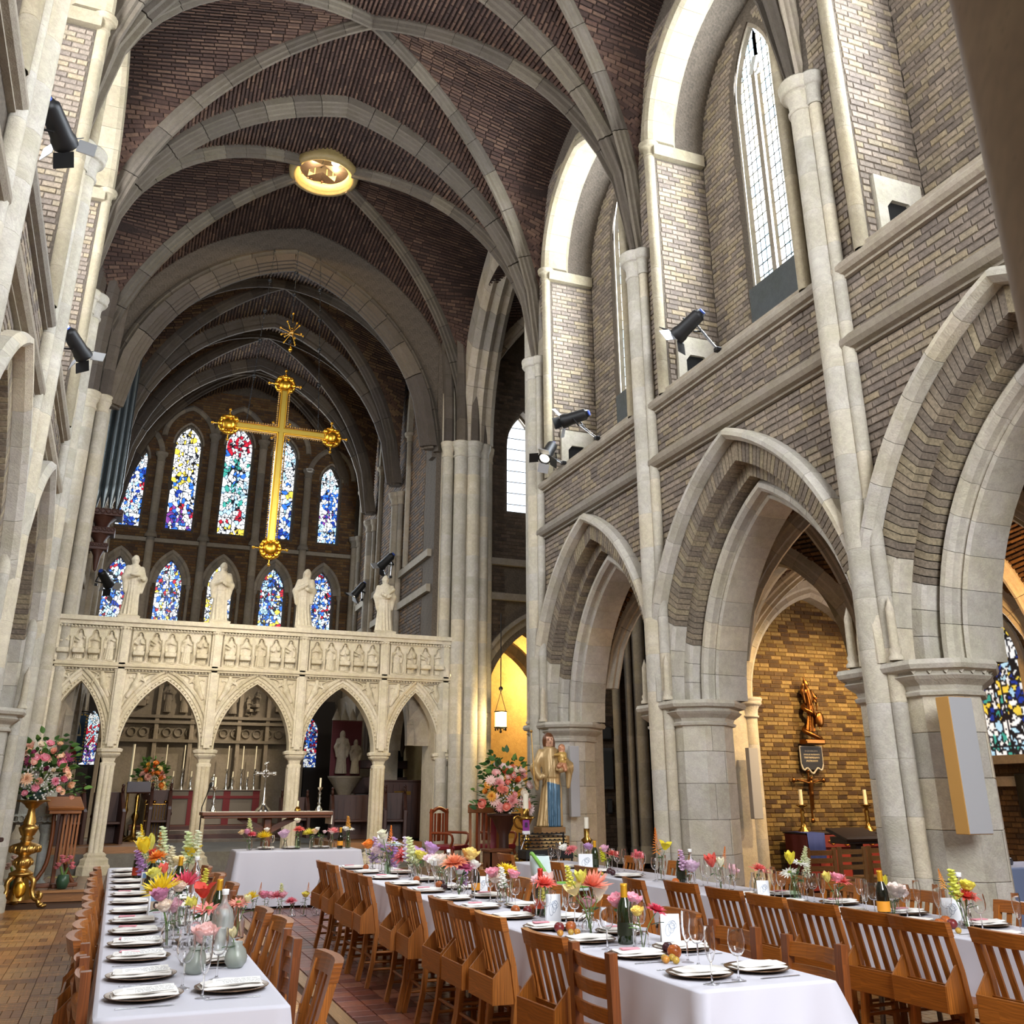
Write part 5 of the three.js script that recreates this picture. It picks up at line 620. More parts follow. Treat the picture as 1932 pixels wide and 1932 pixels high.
table('trestle table far back on the right beside the high chair', 4.85, 5.6, -9.0, -12.2, .3, 4, 'white cloth on the far right table beside the high chair');
table('head table standing across the nave before the step', 1.76, 3.62, -15.5, -16.2, .74, 5, 'white cloth hanging to the floor round the head table', .78, .014, .09);
table('small table at the right edge of the picture', 9.7, 11.2, -9.1, -9.9, .72, 6, 'pale blue cloth on the small table at the right edge'); scene.children.at(-1).children[0].material = M('#9fb4e0', .8, { side: THREE.DoubleSide, bumpMap: clothT, bumpScale: .0002 });
// chairs: local +z faces the table
function makeChair(kind, m) {
  const c = new THREE.Group(), w = .2, postPts = (s) => [[s * w, 0, -.27], [s * w, .2, -.225], [s * w, .44, -.2], [s * w, .62, -.225], [s * w, .84, -.285]];
  const curved = (y, h, t, z, bow, hw = w) => { const n = 6, a = []; for (let i = 0; i <= n; i++) { const x = lerp(-hw, hw, i / n), b = -bow * (1 - (x / hw) ** 2); a.push([V(x, y, z + b), V(x, y + h, z + b - h * .25), V(x, y + h, z + b - t - h * .25), V(x, y, z + b - t)]); } return rings(a, true, true, false); };
  if (kind === 'box') {
    for (const s of [-1, 1]) { const p = postPts(s); part('leg', p.slice(0, -1).map((a, i) => beam(a, p[i + 1], .034, .042, [1, 0, 0])), m[0], c); part('leg', beam([s * .185, 0, .17], [s * .18, .43, .16], .034, .034, [1, 0, 0]), m[0], c); }
    part('top_rail', curved(.80, .075, .04, -.255, .035, w + .025), m[1], c); part('lower_rail', curved(.5, .045, .025, -.205, .01), m[0], c);
    for (let i = 0; i < 4; i++) { const x = -.12 + i * .08; part('slat', beam([x, .53, -.222], [x, .82, -.3], .036, .011, [0, 0, 1]), m[i % 2], c); }
    const bb = part('book_box', [rbox(.4, .135, .014, .003, 0, .49, -.345), rbox(.4, .012, .13, .003, 0, .425, -.28)], m[1], c); for (const s of [-1, 1]) part('side_panel', fin(ext([[-.35, .42], [-.35, .555], [-.25, .66], [-.21, .66], [-.2, .42]], .013).rotateY(-PI / 2).translate(s * .2 + .006, 0, 0)), m[0], bb);
  } else {
    for (const s of [-1, 1]) { part('leg', beam([s * w, 0, -.23], [s * w, .87, -.26], .042, .05, [1, 0, 0]), m[0], c); part('leg', beam([s * .19, 0, .17], [s * .19, .43, .16], .038, .038, [1, 0, 0]), m[0], c); }
    for (const y of [.775, .675, .575]) part('slat', curved(y, .065, .018, -.235, .03, w), m[1], c);
  }
  part('seat', [rbox(.41, .025, .39, .008, 0, .445, -.005), box(-.19, .19, .39, .43, .15, .17), box(-.19, .19, .39, .43, -.2, -.18)], m[1], c);
  for (const s of [-1, 1]) for (const y of [.14, .27]) part('rung', bar([s * .188, y, -.22], [s * .185, y, .165], .011), m[0], c);
  part('rung', bar([-.185, .2, .165], [.185, .2, .165], .011), m[0], c); part('rung', bar([-.19, .22, -.22], [.19, .22, -.22], .011), m[0], c);
  return c;
}
const PROTO = { box: makeChair('box', [CHAIRW, CHAIRW2]), box2: makeChair('box', [wood('#b4712f', .38), CHAIRW]), ladder: makeChair('ladder', [wood('#8c4f22', .4), CHAIRW2]), pale: makeChair('ladder', [wood('#b98a54', .45), wood('#c2955f', .45)]) };
function chair(kind, x, z, turn, label) { const c = PROTO[kind].clone(); c.name = numbered(kind[0] === 'b' ? 'church_chair' : 'ladder_back_chair'); c.position.set(x, 0, z); c.rotation.y = turn + rr(-.05, .05); scene.add(c); tag(c, label, 'chair'); return c; }
const E_ = PI / 2;
[-4.95, -5.4, -5.9, -6.4, -6.95, -7.45, -7.95, -8.5, -9.1, -9.7, -10.4, -11.1].forEach((z, i) => chair(i < 2 ? 'ladder' : i % 3 ? 'box' : 'box2', .22 + rr(-.02, .02), z, E_, (i < 2 ? 'ladder back' : 'slatted') + ' chair, ' + ORD[i] + ' from near on the left of the left table'));
[[-4.75, 'box'], [-5.6, 'ladder'], [-6.2, 'box2'], [-6.75, 'box'], [-7.95, 'ladder'], [-8.75, 'box'], [-9.8, 'box2'], [-10.9, 'box']].forEach(([z, k], i) => chair(k, .68 + rr(-.02, .03), z, -E_, 'wooden chair, ' + ORD[i] + ' from near on the right side of the left table'));
[-4.58, -5.12, -6.0, -6.5, -7.0, -7.75, -8.2, -9.2, -9.6, -10.0, -10.75, -11.3].forEach((z, i) => chair(i === 0 ? 'ladder' : i % 4 === 2 ? 'box2' : 'box', 2.5 + rr(-.02, .02) - (i ? 0 : .02), z, E_ + (i === 1 ? .12 : 0), i ? 'book box chair, ' + ORD[i] + ' from near on the left of the middle table' : 'ladder back chair with three slats, nearest on the left side of the middle table'));
[[-4.4, 'pale'], [-5.1, 'pale'], [-5.75, 'box'], [-6.6, 'box'], [-7.5, 'box2'], [-8.4, 'box'], [-9.3, 'box']].forEach(([z, k], i) => chair(i < 2 ? 'ladder' : k, 3.12, z, -E_, (i < 2 ? 'ladder back' : 'slatted') + ' chair, ' + ORD[i] + ' from near on the right of the middle table'));
[-3.35, -4.0, -4.62, -5.05, -5.6, -6.1, -6.65, -7.3, -7.7].forEach((z, i) => chair(i % 4 === 1 ? 'box2' : 'box', 4.78 - (i === 8 ? .2 : 0), z - .25, E_ + (i === 8 ? -.1 : .04), 'book box chair, ' + ORD[i] + ' from near on the left of the right table'));
[-4.3, -5.3, -6.2, -7.1, -7.8].forEach((z, i) => chair('box', 5.5, z, -E_, 'church chair, ' + ORD[i] + ' from near on the far side of the right table'));
[[4.85, -9.5, E_], [4.85, -10.3, E_], [4.9, -11.9, E_], [5.55, -9.8, -E_], [5.55, -10.8, -E_]].forEach(([x, z, t], i) => chair(i % 2 ? 'box2' : 'box', x, z, t, 'church chair at the far right table, ' + ORD[i] + ' counted from its near left corner'));
[[9.25, -11.9], [9.85, -12.0], [10.45, -12.1]].forEach(([x, z], i) => chair('pale', x, z, PI * .96, 'pale ladder back chair, ' + ['left', 'middle', 'right'][i] + ' of the three before the side chapel'));
[[12.2, -10.9], [12.9, -10.9]].forEach(([x, z], i) => chair('pale', x, z, PI * .96, 'pale chair, ' + ['left', 'right'][i] + ' of the two beyond the blue table'));
// glassware
const GLASS = M('#ffffff', .03, { transmission: 1, thickness: .002, ior: 1.45 }), FROST = M('#e9efe9', .3, { transmission: .9, thickness: .003, ior: 1.4 }), GREENG = M('#dcebdc', .05, { transmission: 1, thickness: .002, ior: 1.45 });
const bowl = (pts, t = .0016) => lathe([...pts, ...pts.slice().reverse().map(([r, y]) => [Math.max(.0008, r - t), y + (r < .006 ? t : 0)])], 20);
function proto(parts) { const g = new THREE.Group(); parts.forEach(([n, geo, m]) => part(n, geo, m, g)); return g; }
const WINE = proto([['bowl', bowl([[.004, .098], [.02, .103], [.034, .122], [.04, .15], [.039, .175], [.033, .212]]), GLASS], ['stem', lathe([[.034, 0], [.034, .0015], [.012, .006], [.0042, .018], [.0035, .06], [.0045, .098], [0, .1]], 16), GLASS]]);
const FLUTE = proto([['bowl', bowl([[.004, .088], [.013, .1], [.022, .13], [.0255, .165], [.0245, .2], [.022, .235]]), GLASS], ['stem', lathe([[.031, 0], [.031, .0015], [.01, .006], [.004, .018], [.0035, .05], [.0045, .088], [0, .09]], 16), GLASS]]);
const put = (p, name, x, y, z, label, cat, s = 1, turn = 0) => { const g = p.clone(); g.name = numbered(name); g.position.set(x, y, z); g.scale.setScalar(s); g.rotation.y = turn; scene.add(g); return tag(g, label, cat); };
const LT = 'left table', MT = 'middle table', RT = 'right table', FT = 'far right table', HT = 'head table';
const cnt = {}; const nth = (k) => ORD[cnt[k] = (cnt[k] ?? -1) + 1] || 'nth ' ;
const occupied = []; function free(x, z, r) { for (const [a, b, q] of occupied) if (Math.hypot(x - a, z - b) < r + q) return false; return true; } const take = (x, z, r) => occupied.push([x, z, r]);
function nudge(x, z, r) { for (let k = 0; k < 40; k++) { const a = k * 2.4, d = .012 * k, X = x + d * Math.cos(a), Z = z + d * Math.sin(a); if (free(X, Z, r)) { take(X, Z, r); return [X, Z]; } } take(x, z, r); return [x, z]; }
// place settings
const CHARGER = M('#6b5038', .3, { metalness: .7 }), NAPW = M('#f6f3ee', .85, { sheen: .3, side: THREE.DoubleSide }), NAPP = M('#f0a6b4', .85, { side: THREE.DoubleSide }), PAPER = M('#f7f6f2', .7);
const plateP = proto([['rim', lathe([[0, .004], [.1, .004], [.115, .008], [.155, .016], [.158, .019], [.154, .02], [.115, .012], [.1, .008], [0, .008]], 32), CHARGER]]);
function napkinGeo(seed, w = .265, d = .15) {      // a soft folded cloth: two rounded layers with rumples
  const r = rng(seed), l = []; for (let L = 0; L < 2; L++) { const a = r() * 6, b = r() * 6, n = 26, m = 14, W = w * (1 - L * .06), D = d * (1 - L * .16), H = .013, list = [];
    for (let i = 0; i <= n; i++) { const x = lerp(-W / 2, W / 2, i / n), e = Math.sqrt(1 - Math.pow(Math.abs(2 * i / n - 1), 8)) * .96 + .04, ring = []; for (let k = 0; k < m * 2; k++) { const t = k / (m * 2) * 2 * PI, c = Math.cos(t), s = Math.sin(t), z = Math.sign(c) * Math.pow(Math.abs(c), .45) * D / 2 * (.92 + .08 * e), y = Math.sign(s) * Math.pow(Math.abs(s), .8) * H / 2 * e; ring.push(V(x + .004 * Math.sin(z * 50 + b), H / 2 + L * H * .92 + y + (s > 0 ? .0028 * Math.sin(x * 38 + a + z * 25) + .002 * Math.sin(z * 90 + x * 14 + b) : 0), z + .005 * Math.sin(x * 15 + a + L))); } list.push(ring); }
    l.push(rings(list)); } return mergeGeometries(l); }
const NG = [1, 2, 3, 4].map((s) => napkinGeo(s));
function menuTex(seed) { const c = document.createElement('canvas'); c.width = 256; c.height = 64; const x = c.getContext('2d'); x.fillStyle = '#f7f6f2'; x.fillRect(0, 0, 256, 64); x.fillStyle = '#77757a'; x.font = '13px serif'; const r = rng(seed); for (let l = 0; l < 3; l++) { let u = 18; while (u < 236) { const w = 8 + r() * 26; x.fillStyle = 'rgba(90,88,95,.75)'; for (let k = 0; k < w; k += 4) x.fillRect(u + k, 14 + l * 15 + (r() < .3 ? -3 : 0), 2, 6 + r() * 4); u += w + 7; } } const t = new THREE.CanvasTexture(c); t.colorSpace = THREE.SRGBColorSpace; return t; }
const MENU = M('#ffffff', .7, { map: menuTex(4) });
const menuGeo = (() => { const g = new THREE.PlaneGeometry(.2, .05, 10, 1).rotateX(-PI / 2), p = g.attributes.position; for (let i = 0; i < p.count; i++) p.setY(i, .002 * Math.sin(p.getX(i) * 25)); g.computeVertexNormals(); return g; })();
const knifeG = merge([rbox(.09, .003, .012, .0012, -.07, .0022, 0), ext([[-.025, -.006], [.09, -.009], [.11, -.002], [.1, .008], [-.025, .006]], .0016).rotateX(-PI / 2).translate(0, .001, 0)].map((g) => fin(g)));
const forkG = merge([rbox(.1, .003, .009, .0012, -.06, .0022, 0), rbox(.04, .003, .022, .0012, .02, .004, 0), ...[-.009, -.003, .003, .009].map((z) => rbox(.045, .0022, .0028, .0008, .058, .005, z))]);
const STEEL = M('#b9bbbd', .22, { metalness: 1 });
function setting(x, z, dir, tb, k, pink, menu, cut) {      // dir: +1 sitter at +x, -1 sitter at -x
  const who = ORD[k] + ' place from near, ' + (dir > 0 ? 'right' : 'left') + ' side of the ' + tb; take(x, z, .155);
  put(plateP, 'charger_plate', x, TY, z, 'round brown charger plate, ' + who, 'plate');
  const nap = thing('napkin', 'folded white napkin, ' + who, 'napkin', [x + rr(-.006, .006), TY + .012, z + rr(-.006, .006)], -dir * 0 + rr(-.08, .08)); part('folded_cloth', NG[k % 4], NAPW, nap);
  if (pink) { const pn = thing('pink_card', 'pink folded card, ' + who, 'card', [x - .045, TY + .0405, z + .0], rr(-.25, .05)); part('sheet', [rbox(.1, .002, .05, .0008), rbox(.1, .002, .05, .0008, .002, .003, .002)], NAPP, pn); }
  if (menu) { const mn = thing('menu_slip', 'printed menu slip, ' + who, 'menu', [x + .015, TY + .0415, z + .042], rr(-.06, .06)); part('sheet', menuGeo, MENU, mn); mn.rotation.x = .32; }
  if (cut) for (const s of [-1, 1]) { const c = thing(s < 0 ? 'fork' : 'knife', (s < 0 ? 'silver fork' : 'silver knife') + ', ' + who, s < 0 ? 'fork' : 'knife', [x + rr(-.02, .02), TY, z + s * .195], dir > 0 ? PI + rr(-.05, .05) : rr(-.05, .05)); part('body', s < 0 ? forkG : knifeG, STEEL, c); take(c.position.x, c.position.z, .03); }
}
[-4.72, -5.22, -5.78, -6.3, -6.85, -7.4, -8.0, -8.65, -9.3, -9.95, -10.65, -11.4, -12.1].forEach((z, k) => setting(.215, z, -1, LT, k, [0, 0, 1, 1, 1, 1, 0, 0, 1, 0, 0, 0, 0][k], k < 4, k < 4));
[-4.78, -5.55, -6.3, -7.1, -7.9, -8.8, -9.7, -10.7, -11.6].forEach((z, k) => setting(.575, z, 1, LT, k, k > 1 && k % 2 === 0, k < 2, k < 2));
[-4.32, -4.92, -5.5, -6.1, -6.7, -7.35, -8.0, -8.7, -9.45, -10.2, -11.0, -11.7].forEach((z, k) => setting(2.65, z, -1, MT, k, k !== 0 && k % 2, 0, k < 3));
[-4.35, -5.05, -5.75, -6.5, -7.3, -8.1, -8.9, -9.8, -10.8].forEach((z, k) => setting(2.99, z, 1, MT, k, k % 3 === 2, 0, k < 2));
[-3.3, -4.05, -4.75, -5.45, -6.1, -6.75, -7.4].forEach((z, k) => setting(4.99, z, -1, RT, k, k === 1, 0, k < 3));
[-3.7, -4.5, -5.2, -5.9, -6.6, -7.3].forEach((z, k) => setting(5.35, z, 1, RT, k, k > 1, 0, 0));
[-9.5, -10.2, -10.9, -11.6].forEach((z, k) => setting(5.05, z, -1, FT, k, k === 1, 0, 0));
// blooms (unit radius, opening along +y)
const petal = (L, w, a, curl, r0 = .06) => { const pts = []; for (let i = 0; i <= 3; i++) { const t = i / 3, ang = a - curl * t, rr_ = r0 + L * t * Math.cos((a + ang) / 2), y = L * t * Math.sin((a + ang) / 2), ww = w * [.35, 1, .9, .12][i]; pts.push([V(rr_, y + ww * .18, -ww / 2), V(rr_, y, 0), V(rr_, y + ww * .18, ww / 2)]); } return rings(pts, false, false, true); };
function bloomGeo(kind, seed) {
  const r = rng(seed), l = [], add = (n, L, w, a, c, off = 0, r0) => { for (let i = 0; i < n; i++) l.push(petal(L * (.9 + .2 * r()), w, a + .12 * (r() - .5), c, r0).rotateY((i + off) / n * 2 * PI + .1 * r())); };
  if (kind === 'dahlia') { add(14, .95, .3, .12, .25); add(13, .86, .28, .45, .1, .5); add(11, .72, .25, .8, -.1); add(9, .55, .22, 1.1, -.3, .5); add(6, .4, .18, 1.4, -.4); }
  if (kind === 'spider') { add(16, 1, .2, .15, -.2); add(16, .95, .18, .5, -.3, .5); add(12, .8, .16, .9, -.5); add(8, .6, .14, 1.25, -.5); }
  if (kind === 'peony') { add(9, .95, .75, .45, -.7); add(9, .85, .7, .75, -.8, .5); add(8, .75, .6, 1.0, -1); add(7, .62, .55, 1.25, -1, .4); add(6, .5, .45, 1.45, -1.1); l.push(ball(.5, 0, .35, 0, 1, .8, 1, 8)); }
  if (kind === 'daisy') { add(15, .95, .24, .15, .15, 0, .18); add(13, .8, .2, .35, .1, .5, .16); l.push(ball(.24, 0, .1, 0, 1, .6, 1, 8)); }
  if (kind === 'cup') { add(6, 1.1, .62, .95, -.35, 0, .04); add(5, .95, .55, 1.25, -.2, .5, .03); l.push(bar([0, 0, 0], [0, .7, 0], .06)); }
  if (kind === 'calla') { add(3, 1.3, 1.0, 1.1, .55, 0, .02); l.push(bar([0, .1, 0], [0, .8, 0], .07)); }
  if (kind === 'spike') for (let i = 0; i < 70; i++) { const t = i / 70, a = i * 2.4, q = .1 * (1 - t); l.push(petal(.42 * (1.05 - t * .8), .13, -.5 + t * 1.6, -.2, q).rotateY(a).translate(0, -.9 + t * 2.2, 0)); }
  if (kind === 'stock') for (let i = 0; i < 26; i++) { const t = i / 26, a = i * 2.4, q = .3 * (1 - t * .7); for (let k = 0; k < 4; k++) l.push(petal(.34 * (1 - t * .5), .3, .5, -.3, .02).rotateY(k * PI / 2 + a).translate(q * Math.cos(a), -.9 + t * 2, q * Math.sin(a))); }
  return mergeGeometries(l.map((g) => fin(g)));
}
const BG = {}; const bloomOf = (k) => pick(BG[k] ??= [1, 2].map((s) => bloomGeo(k, s * 17 + k.length)));
const petM = {}; const petals = (c) => petM[c] ??= M(c, .65, { side: THREE.DoubleSide, sheen: .2, transmission: .12, thickness: 0 });
const STEM = M('#5f7d3a', .6), LEAFM = ['#3f6b2c', '#56803a', '#2f5528', '#6f9a48'].map((c) => M(c, .6, { side: THREE.DoubleSide, transmission: .2, thickness: 0 }));
const leafG = (() => { const p = []; for (let i = 0; i <= 5; i++) { const t = i / 5, w = .34 * Math.sin(PI * Math.min(1, t * 1.02) ** .8) + .01, y = .18 * Math.sin(t * 2); p.push([V(-w, y + .08, t), V(0, y, t), V(w, y + .08, t)]); } return rings(p, false, false, true); })();
const VASES = {
  bottle: proto([['glass', bowl([[.001, .002], [.033, .002], [.035, .012], [.035, .085], [.028, .11], [.016, .13], [.015, .165], [.019, .17]], .0018), GLASS]]),
  green: proto([['glass', bowl([[.001, .002], [.033, .002], [.035, .012], [.035, .1], [.025, .13], [.017, .15], [.017, .2], [.02, .205]], .0018), GREENG]]),
  bulb: proto([['glass', bowl([[.001, .002], [.03, .003], [.05, .025], [.055, .05], [.046, .078], [.024, .095], [.02, .115], [.026, .122]], .0018), GLASS]]),
  jar: proto([['glass', bowl([[.001, .002], [.036, .002], [.04, .01], [.04, .085], [.033, .1], [.034, .112]], .0018), GLASS]]),
  flare: proto([['glass', bowl([[.001, .002], [.04, .002], [.042, .01], [.026, .06], [.018, .09], [.02, .11], [.03, .13]], .0018), GLASS]]),
  frost: proto([['glass', bowl([[.001, .002], [.035, .003], [.052, .025], [.055, .05], [.045, .08], [.026, .1], [.03, .115]], .002), FROST]])
};
const VN = { bottle: 'small clear glass bottle vase', green: 'tall greenish glass bottle vase', bulb: 'round clear glass bud vase', jar: 'squat clear glass jar', flare: 'flared clear glass bud vase', frost: 'round frosted glass bud vase' };
const VH = { bottle: .17, green: .205, bulb: .122, jar: .112, flare: .13, frost: .115 };
function flower(from, to, kind, color, size, label, leaves = 1) {      // a stem from the vase up to a bloom
  const d = to.clone().sub(from), g = thing('cut_flower', label, 'flower', from.toArray()), mid = V(d.x * .35, d.y * .55, d.z * .35), up = V(0, kind === 'spike' || kind === 'stock' ? 1 : .75, 0).add(d.clone().sub(mid).normalize().multiplyScalar(.8)).add(V(-.12, 0, .32)).normalize();
  part('stem', tube([V(0, 0, 0), mid, d.clone().addScaledVector(up, -size * .15)], .0028, 8, 5), STEM, g);
  const b = part('bloom', bloomOf(kind), petals(color), g); b.position.copy(d); b.scale.setScalar(size *= 1.55); b.quaternion.setFromUnitVectors(V(0, 1, 0), up);
  if (kind === 'daisy') { part('flower_centre', ball(.22, 0, .16, 0, 1, .6, 1, 8), petals('#7d8a2a'), b); }
  for (let i = 0; i < leaves; i++) { const o = part('leaf', leafG, pick(LEAFM), g); o.position.copy(d).multiplyScalar(rr(.55, .8)); o.scale.set(.045, .05, rr(.05, .08)); o.rotation.set(rr(-.6, .1), rr(0, 6.3), 0); }
  return g;
}
// a vase at a pixel of the table top with blooms at pixels in its own upright plane
function vase(tb, kind, px, py, blooms, y = TY, s = 1) {
  const p = onY(px, py, y), [x, z] = nudge(p.x, p.z, .05), b = V(x, y, z), where = ' on the ' + tb, what = blooms.map((q) => q[5]).join(' and ');
  const k = nth(tb + 'v'); put(VASES[kind], 'bud_vase', x, y, z, VN[kind] + ' with ' + blooms[0][5] + ', ' + k + ' vase, ' + tb, 'vase', s);
  blooms.forEach(([bx, by, fk, col, size, name], i) => { const t = onZ(bx, by, z); t.x += x - p.x; if (t.y < y + VH[kind] * s + .015) t.y = y + VH[kind] * s + .015; flower(V(x + rr(-.008, .008), y + .012, z + rr(-.008, .008)), t, fk, col, size * 1, name + ' in the ' + k + ' vase along the ' + tb, i === 0 ? 2 : 1); });
}
const Y = '#f2d428', YG = '#e6df6a', PK = '#f2a7b8', RP = '#e0506a', CO = '#ef6f5e', OR = '#ef8f2c', CR = '#f4e3cf', LI = '#cfa6d6', WH = '#f7f5ef', PE = '#f4bd9a', LP2 = '#f0c3cc', RD = '#d8412f';
vase(LT, 'frost', 366, 1838, [[383, 1778, 'peony', '#eec3bd', .065, 'pale pink peony']]);
vase(LT, 'frost', 406, 1826, [[402, 1795, 'cup', '#e8dcb0', .03, 'small cream bud']]);
vase(LT, 'bottle', 372, 1790, [[392, 1732, 'daisy', '#ee8f86', .06, 'salmon gerbera'], [364, 1718, 'cup', YG, .045, 'pale yellow lily'], [384, 1695, 'calla', RD, .055, 'red lily']]);
vase(LT, 'bottle', 345, 1780, [[343, 1733, 'peony', CR, .045, 'cream carnation'], [338, 1697, 'peony', '#c884a4', .05, 'mauve carnation']]);
vase(LT, 'green', 330, 1752, [[311, 1681, 'spider', Y, .085, 'big yellow dahlia'], [340, 1714, 'peony', '#ecd3c0', .045, 'buff carnation']]);
vase(LT, 'bottle', 352, 1738, [[351, 1670, 'spider', RP, .075, 'crimson dahlia'], [384, 1665, 'stock', YG, .05, 'yellow stock']]);
vase(LT, 'bottle', 320, 1700, [[299, 1655, 'peony', YG, .06, 'lemon carnation'], [314, 1648, 'cup', CO, .05, 'coral tulip']]);
vase(LT, 'bottle', 283, 1672, [[274, 1610, 'cup', Y, .09, 'yellow lily'], [270, 1585, 'spike', Y, .07, 'yellow torch lily']]);
vase(LT, 'bottle', 300, 1668, [[303, 1600, 'spike', OR, .07, 'orange torch lily'], [285, 1603, 'cup', YG, .085, 'greenish yellow lily'], [307, 1592, 'stock', '#e5edc8', .09, 'white stock']]);
vase(LT, 'bottle', 318, 1664, [[325, 1605, 'stock', '#e3ecc2', .1, 'cream stock'], [330, 1617, 'calla', Y, .07, 'yellow calla'], [340, 1600, 'stock', '#eef0da', .09, 'pale stock']]);
vase(LT, 'jar', 288, 1662, [[275, 1630, 'stock', LI, .08, 'lilac stock'], [314, 1630, 'daisy', '#dfe6ef', .06, 'bluish white daisy']]);
vase(MT, 'bulb', 1116, 1764, [[1121, 1672, 'spider', '#f2957c', .075, 'coral and yellow dahlia'], [1130, 1693, 'calla', CR, .05, 'cream lily'], [1100, 1668, 'cup', YG, .05, 'yellow lily'], [1088, 1690, 'calla', '#eedba0', .05, 'pale calla'], [1077, 1655, 'stock', YG, .04, 'yellow green stock']]);
vase(MT, 'bottle', 1180, 1776, [[1166, 1718, 'peony', PK, .055, 'pink carnation'], [1192, 1727, 'peony', '#f4b3c4', .055, 'rose pink carnation'], [1178, 1735, 'peony', PK, .045, 'soft pink carnation']]);
vase(MT, 'jar', 1272, 1790, [[1264, 1724, 'peony', '#f3d873', .036, 'yellow carnation'], [1298, 1716, 'dahlia', '#e0526c', .042, 'deep pink dahlia']]);
vase(MT, 'flare', 1041, 1730, [[1039, 1669, 'dahlia', CO, .06, 'coral dahlia'], [1035, 1690, 'stock', YG, .035, 'lime stock']]);
vase(MT, 'bulb', 998, 1712, [[994, 1684, 'peony', '#f2d0c8', .085, 'blush peony'], [985, 1668, 'peony', '#f0cdd0', .05, 'pale pink carnation']]);
vase(MT, 'flare', 944, 1702, [[932, 1654, 'peony', '#eba4b4', .055, 'pink carnation'], [936, 1665, 'peony', '#f6e2d2', .055, 'cream carnation'], [956, 1645, 'dahlia', Y, .07, 'bright yellow dahlia']]);
vase(MT, 'bulb', 897, 1692, [[884, 1629, 'dahlia', '#f09a72', .08, 'peach dahlia'], [911, 1621, 'peony', '#f5dc86', .075, 'yellow peony'], [902, 1638, 'dahlia', '#e07fa6', .07, 'pink dahlia'], [917, 1638, 'peony', WH, .06, 'white peony']]);
vase(MT, 'bottle', 842, 1672, [[831, 1645, 'peony', '#f2e0d4', .075, 'cream peony'], [849, 1643, 'daisy', '#eadb4a', .065, 'yellow daisy'], [822, 1657, 'peony', WH, .06, 'white carnation']]);
vase(MT, 'bottle', 800, 1660, [[800, 1625, 'peony', '#ece06c', .065, 'lemon carnation'], [783, 1609, 'stock', '#e9edc0', .09, 'cream stock'], [818, 1610, 'peony', LI, .08, 'lilac carnation']]);
vase(MT, 'bottle', 765, 1650, [[760, 1618, 'dahlia', '#ee6a6c', .1, 'red dahlia'], [774, 1614, 'peony', LI, .07, 'mauve carnation']]);
vase(MT, 'green', 746, 1650, [[738, 1577, 'peony', '#f2f0da', .05, 'white bud'], [754, 1584, 'spike', OR, .07, 'orange torch lily'], [760, 1593, 'daisy', '#cfe0e2', .06, 'pale daisy'], [741, 1583, 'peony', '#f1efd8', .045, 'second white bud']]);
vase(MT, 'bottle', 730, 1648, [[732, 1618, 'stock', '#c9a4d8', .1, 'lavender stock'], [716, 1595, 'cup', WH, .08, 'white tulip']]);
vase(MT, 'bottle', 703, 1640, [[696, 1600, 'peony', OR, .07, 'orange carnation'], [706, 1613, 'stock', '#d9c4e2', .09, 'pale lilac stock']]);
vase(RT, 'flare', 1826, 1752, [[1824, 1694, 'dahlia', '#ee6a58', .055, 'coral dahlia'], [1824, 1680, 'peony', '#efe25a', .05, 'yellow carnation'], [1800, 1672, 'stock', '#e0e06a', .06, 'lime yellow stock'], [1776, 1660, 'spike', '#eda23a', .035, 'leaning orange torch lily']]);
vase(RT, 'jar', 1688, 1730, [[1690, 1692, 'peony', '#f2e2da', .07, 'white peony'], [1668, 1675, 'cup', '#eadf4e', .05, 'yellow tulip'], [1703, 1712, 'peony', '#f3ded8', .05, 'blush carnation']]);
vase(RT, 'bottle', 1582, 1716, [[1580, 1664, 'peony', PK, .05, 'pink carnation'], [1587, 1678, 'dahlia', '#ef7a72', .055, 'coral dahlia'], [1562, 1665, 'cup', '#efe07a', .045, 'yellow tulip']]);
vase(RT, 'green', 1495, 1702, [[1498, 1630, 'daisy', WH, .055, 'white daisy'], [1481, 1631, 'cup', '#efe040', .06, 'yellow lily'], [1508, 1614, 'stock', '#e9ecc8', .04, 'small cream stock']]);
vase(RT, 'bottle', 1428, 1690, [[1424, 1649, 'dahlia', '#f08078', .06, 'coral pink dahlia']]);
vase(RT, 'bottle', 1360, 1680, [[1344, 1636, 'cup', '#ea6a5c', .07, 'red tulip'], [1366, 1620, 'spike', OR, .05, 'orange torch lily'], [1358, 1643, 'cup', '#f1eed2', .055, 'white tulip']]);
vase(RT, 'jar', 1303, 1672, [[1304, 1649, 'peony', '#e3c6dc', .075, 'lilac peony'], [1287, 1625, 'stock', '#dcbcd6', .06, 'mauve stock']]);
vase(FT, 'bottle', 1247, 1660, [[1238, 1590, 'spike', OR, .07, 'orange torch lily'], [1254, 1604, 'calla', '#eedd30', .06, 'yellow lily']]);
vase(FT, 'flare', 1207, 1642, [[1204, 1623, 'dahlia', '#ec7480', .06, 'pink dahlia']]);
vase(FT, 'flare', 1146, 1640, [[1156, 1614, 'dahlia', '#ee7f76', .06, 'coral dahlia'], [1137, 1617, 'stock', '#e2e03c', .05, 'yellow stock'], [1140, 1607, 'peony', '#e9b8cf', .055, 'pink carnation']]);
vase(FT, 'bottle', 1105, 1636, [[1109, 1610, 'peony', LI, .06, 'lilac carnation'], [1078, 1607, 'dahlia', '#e88a8e', .055, 'dusky pink dahlia'], [1066, 1603, 'peony', WH, .05, 'white carnation']]);
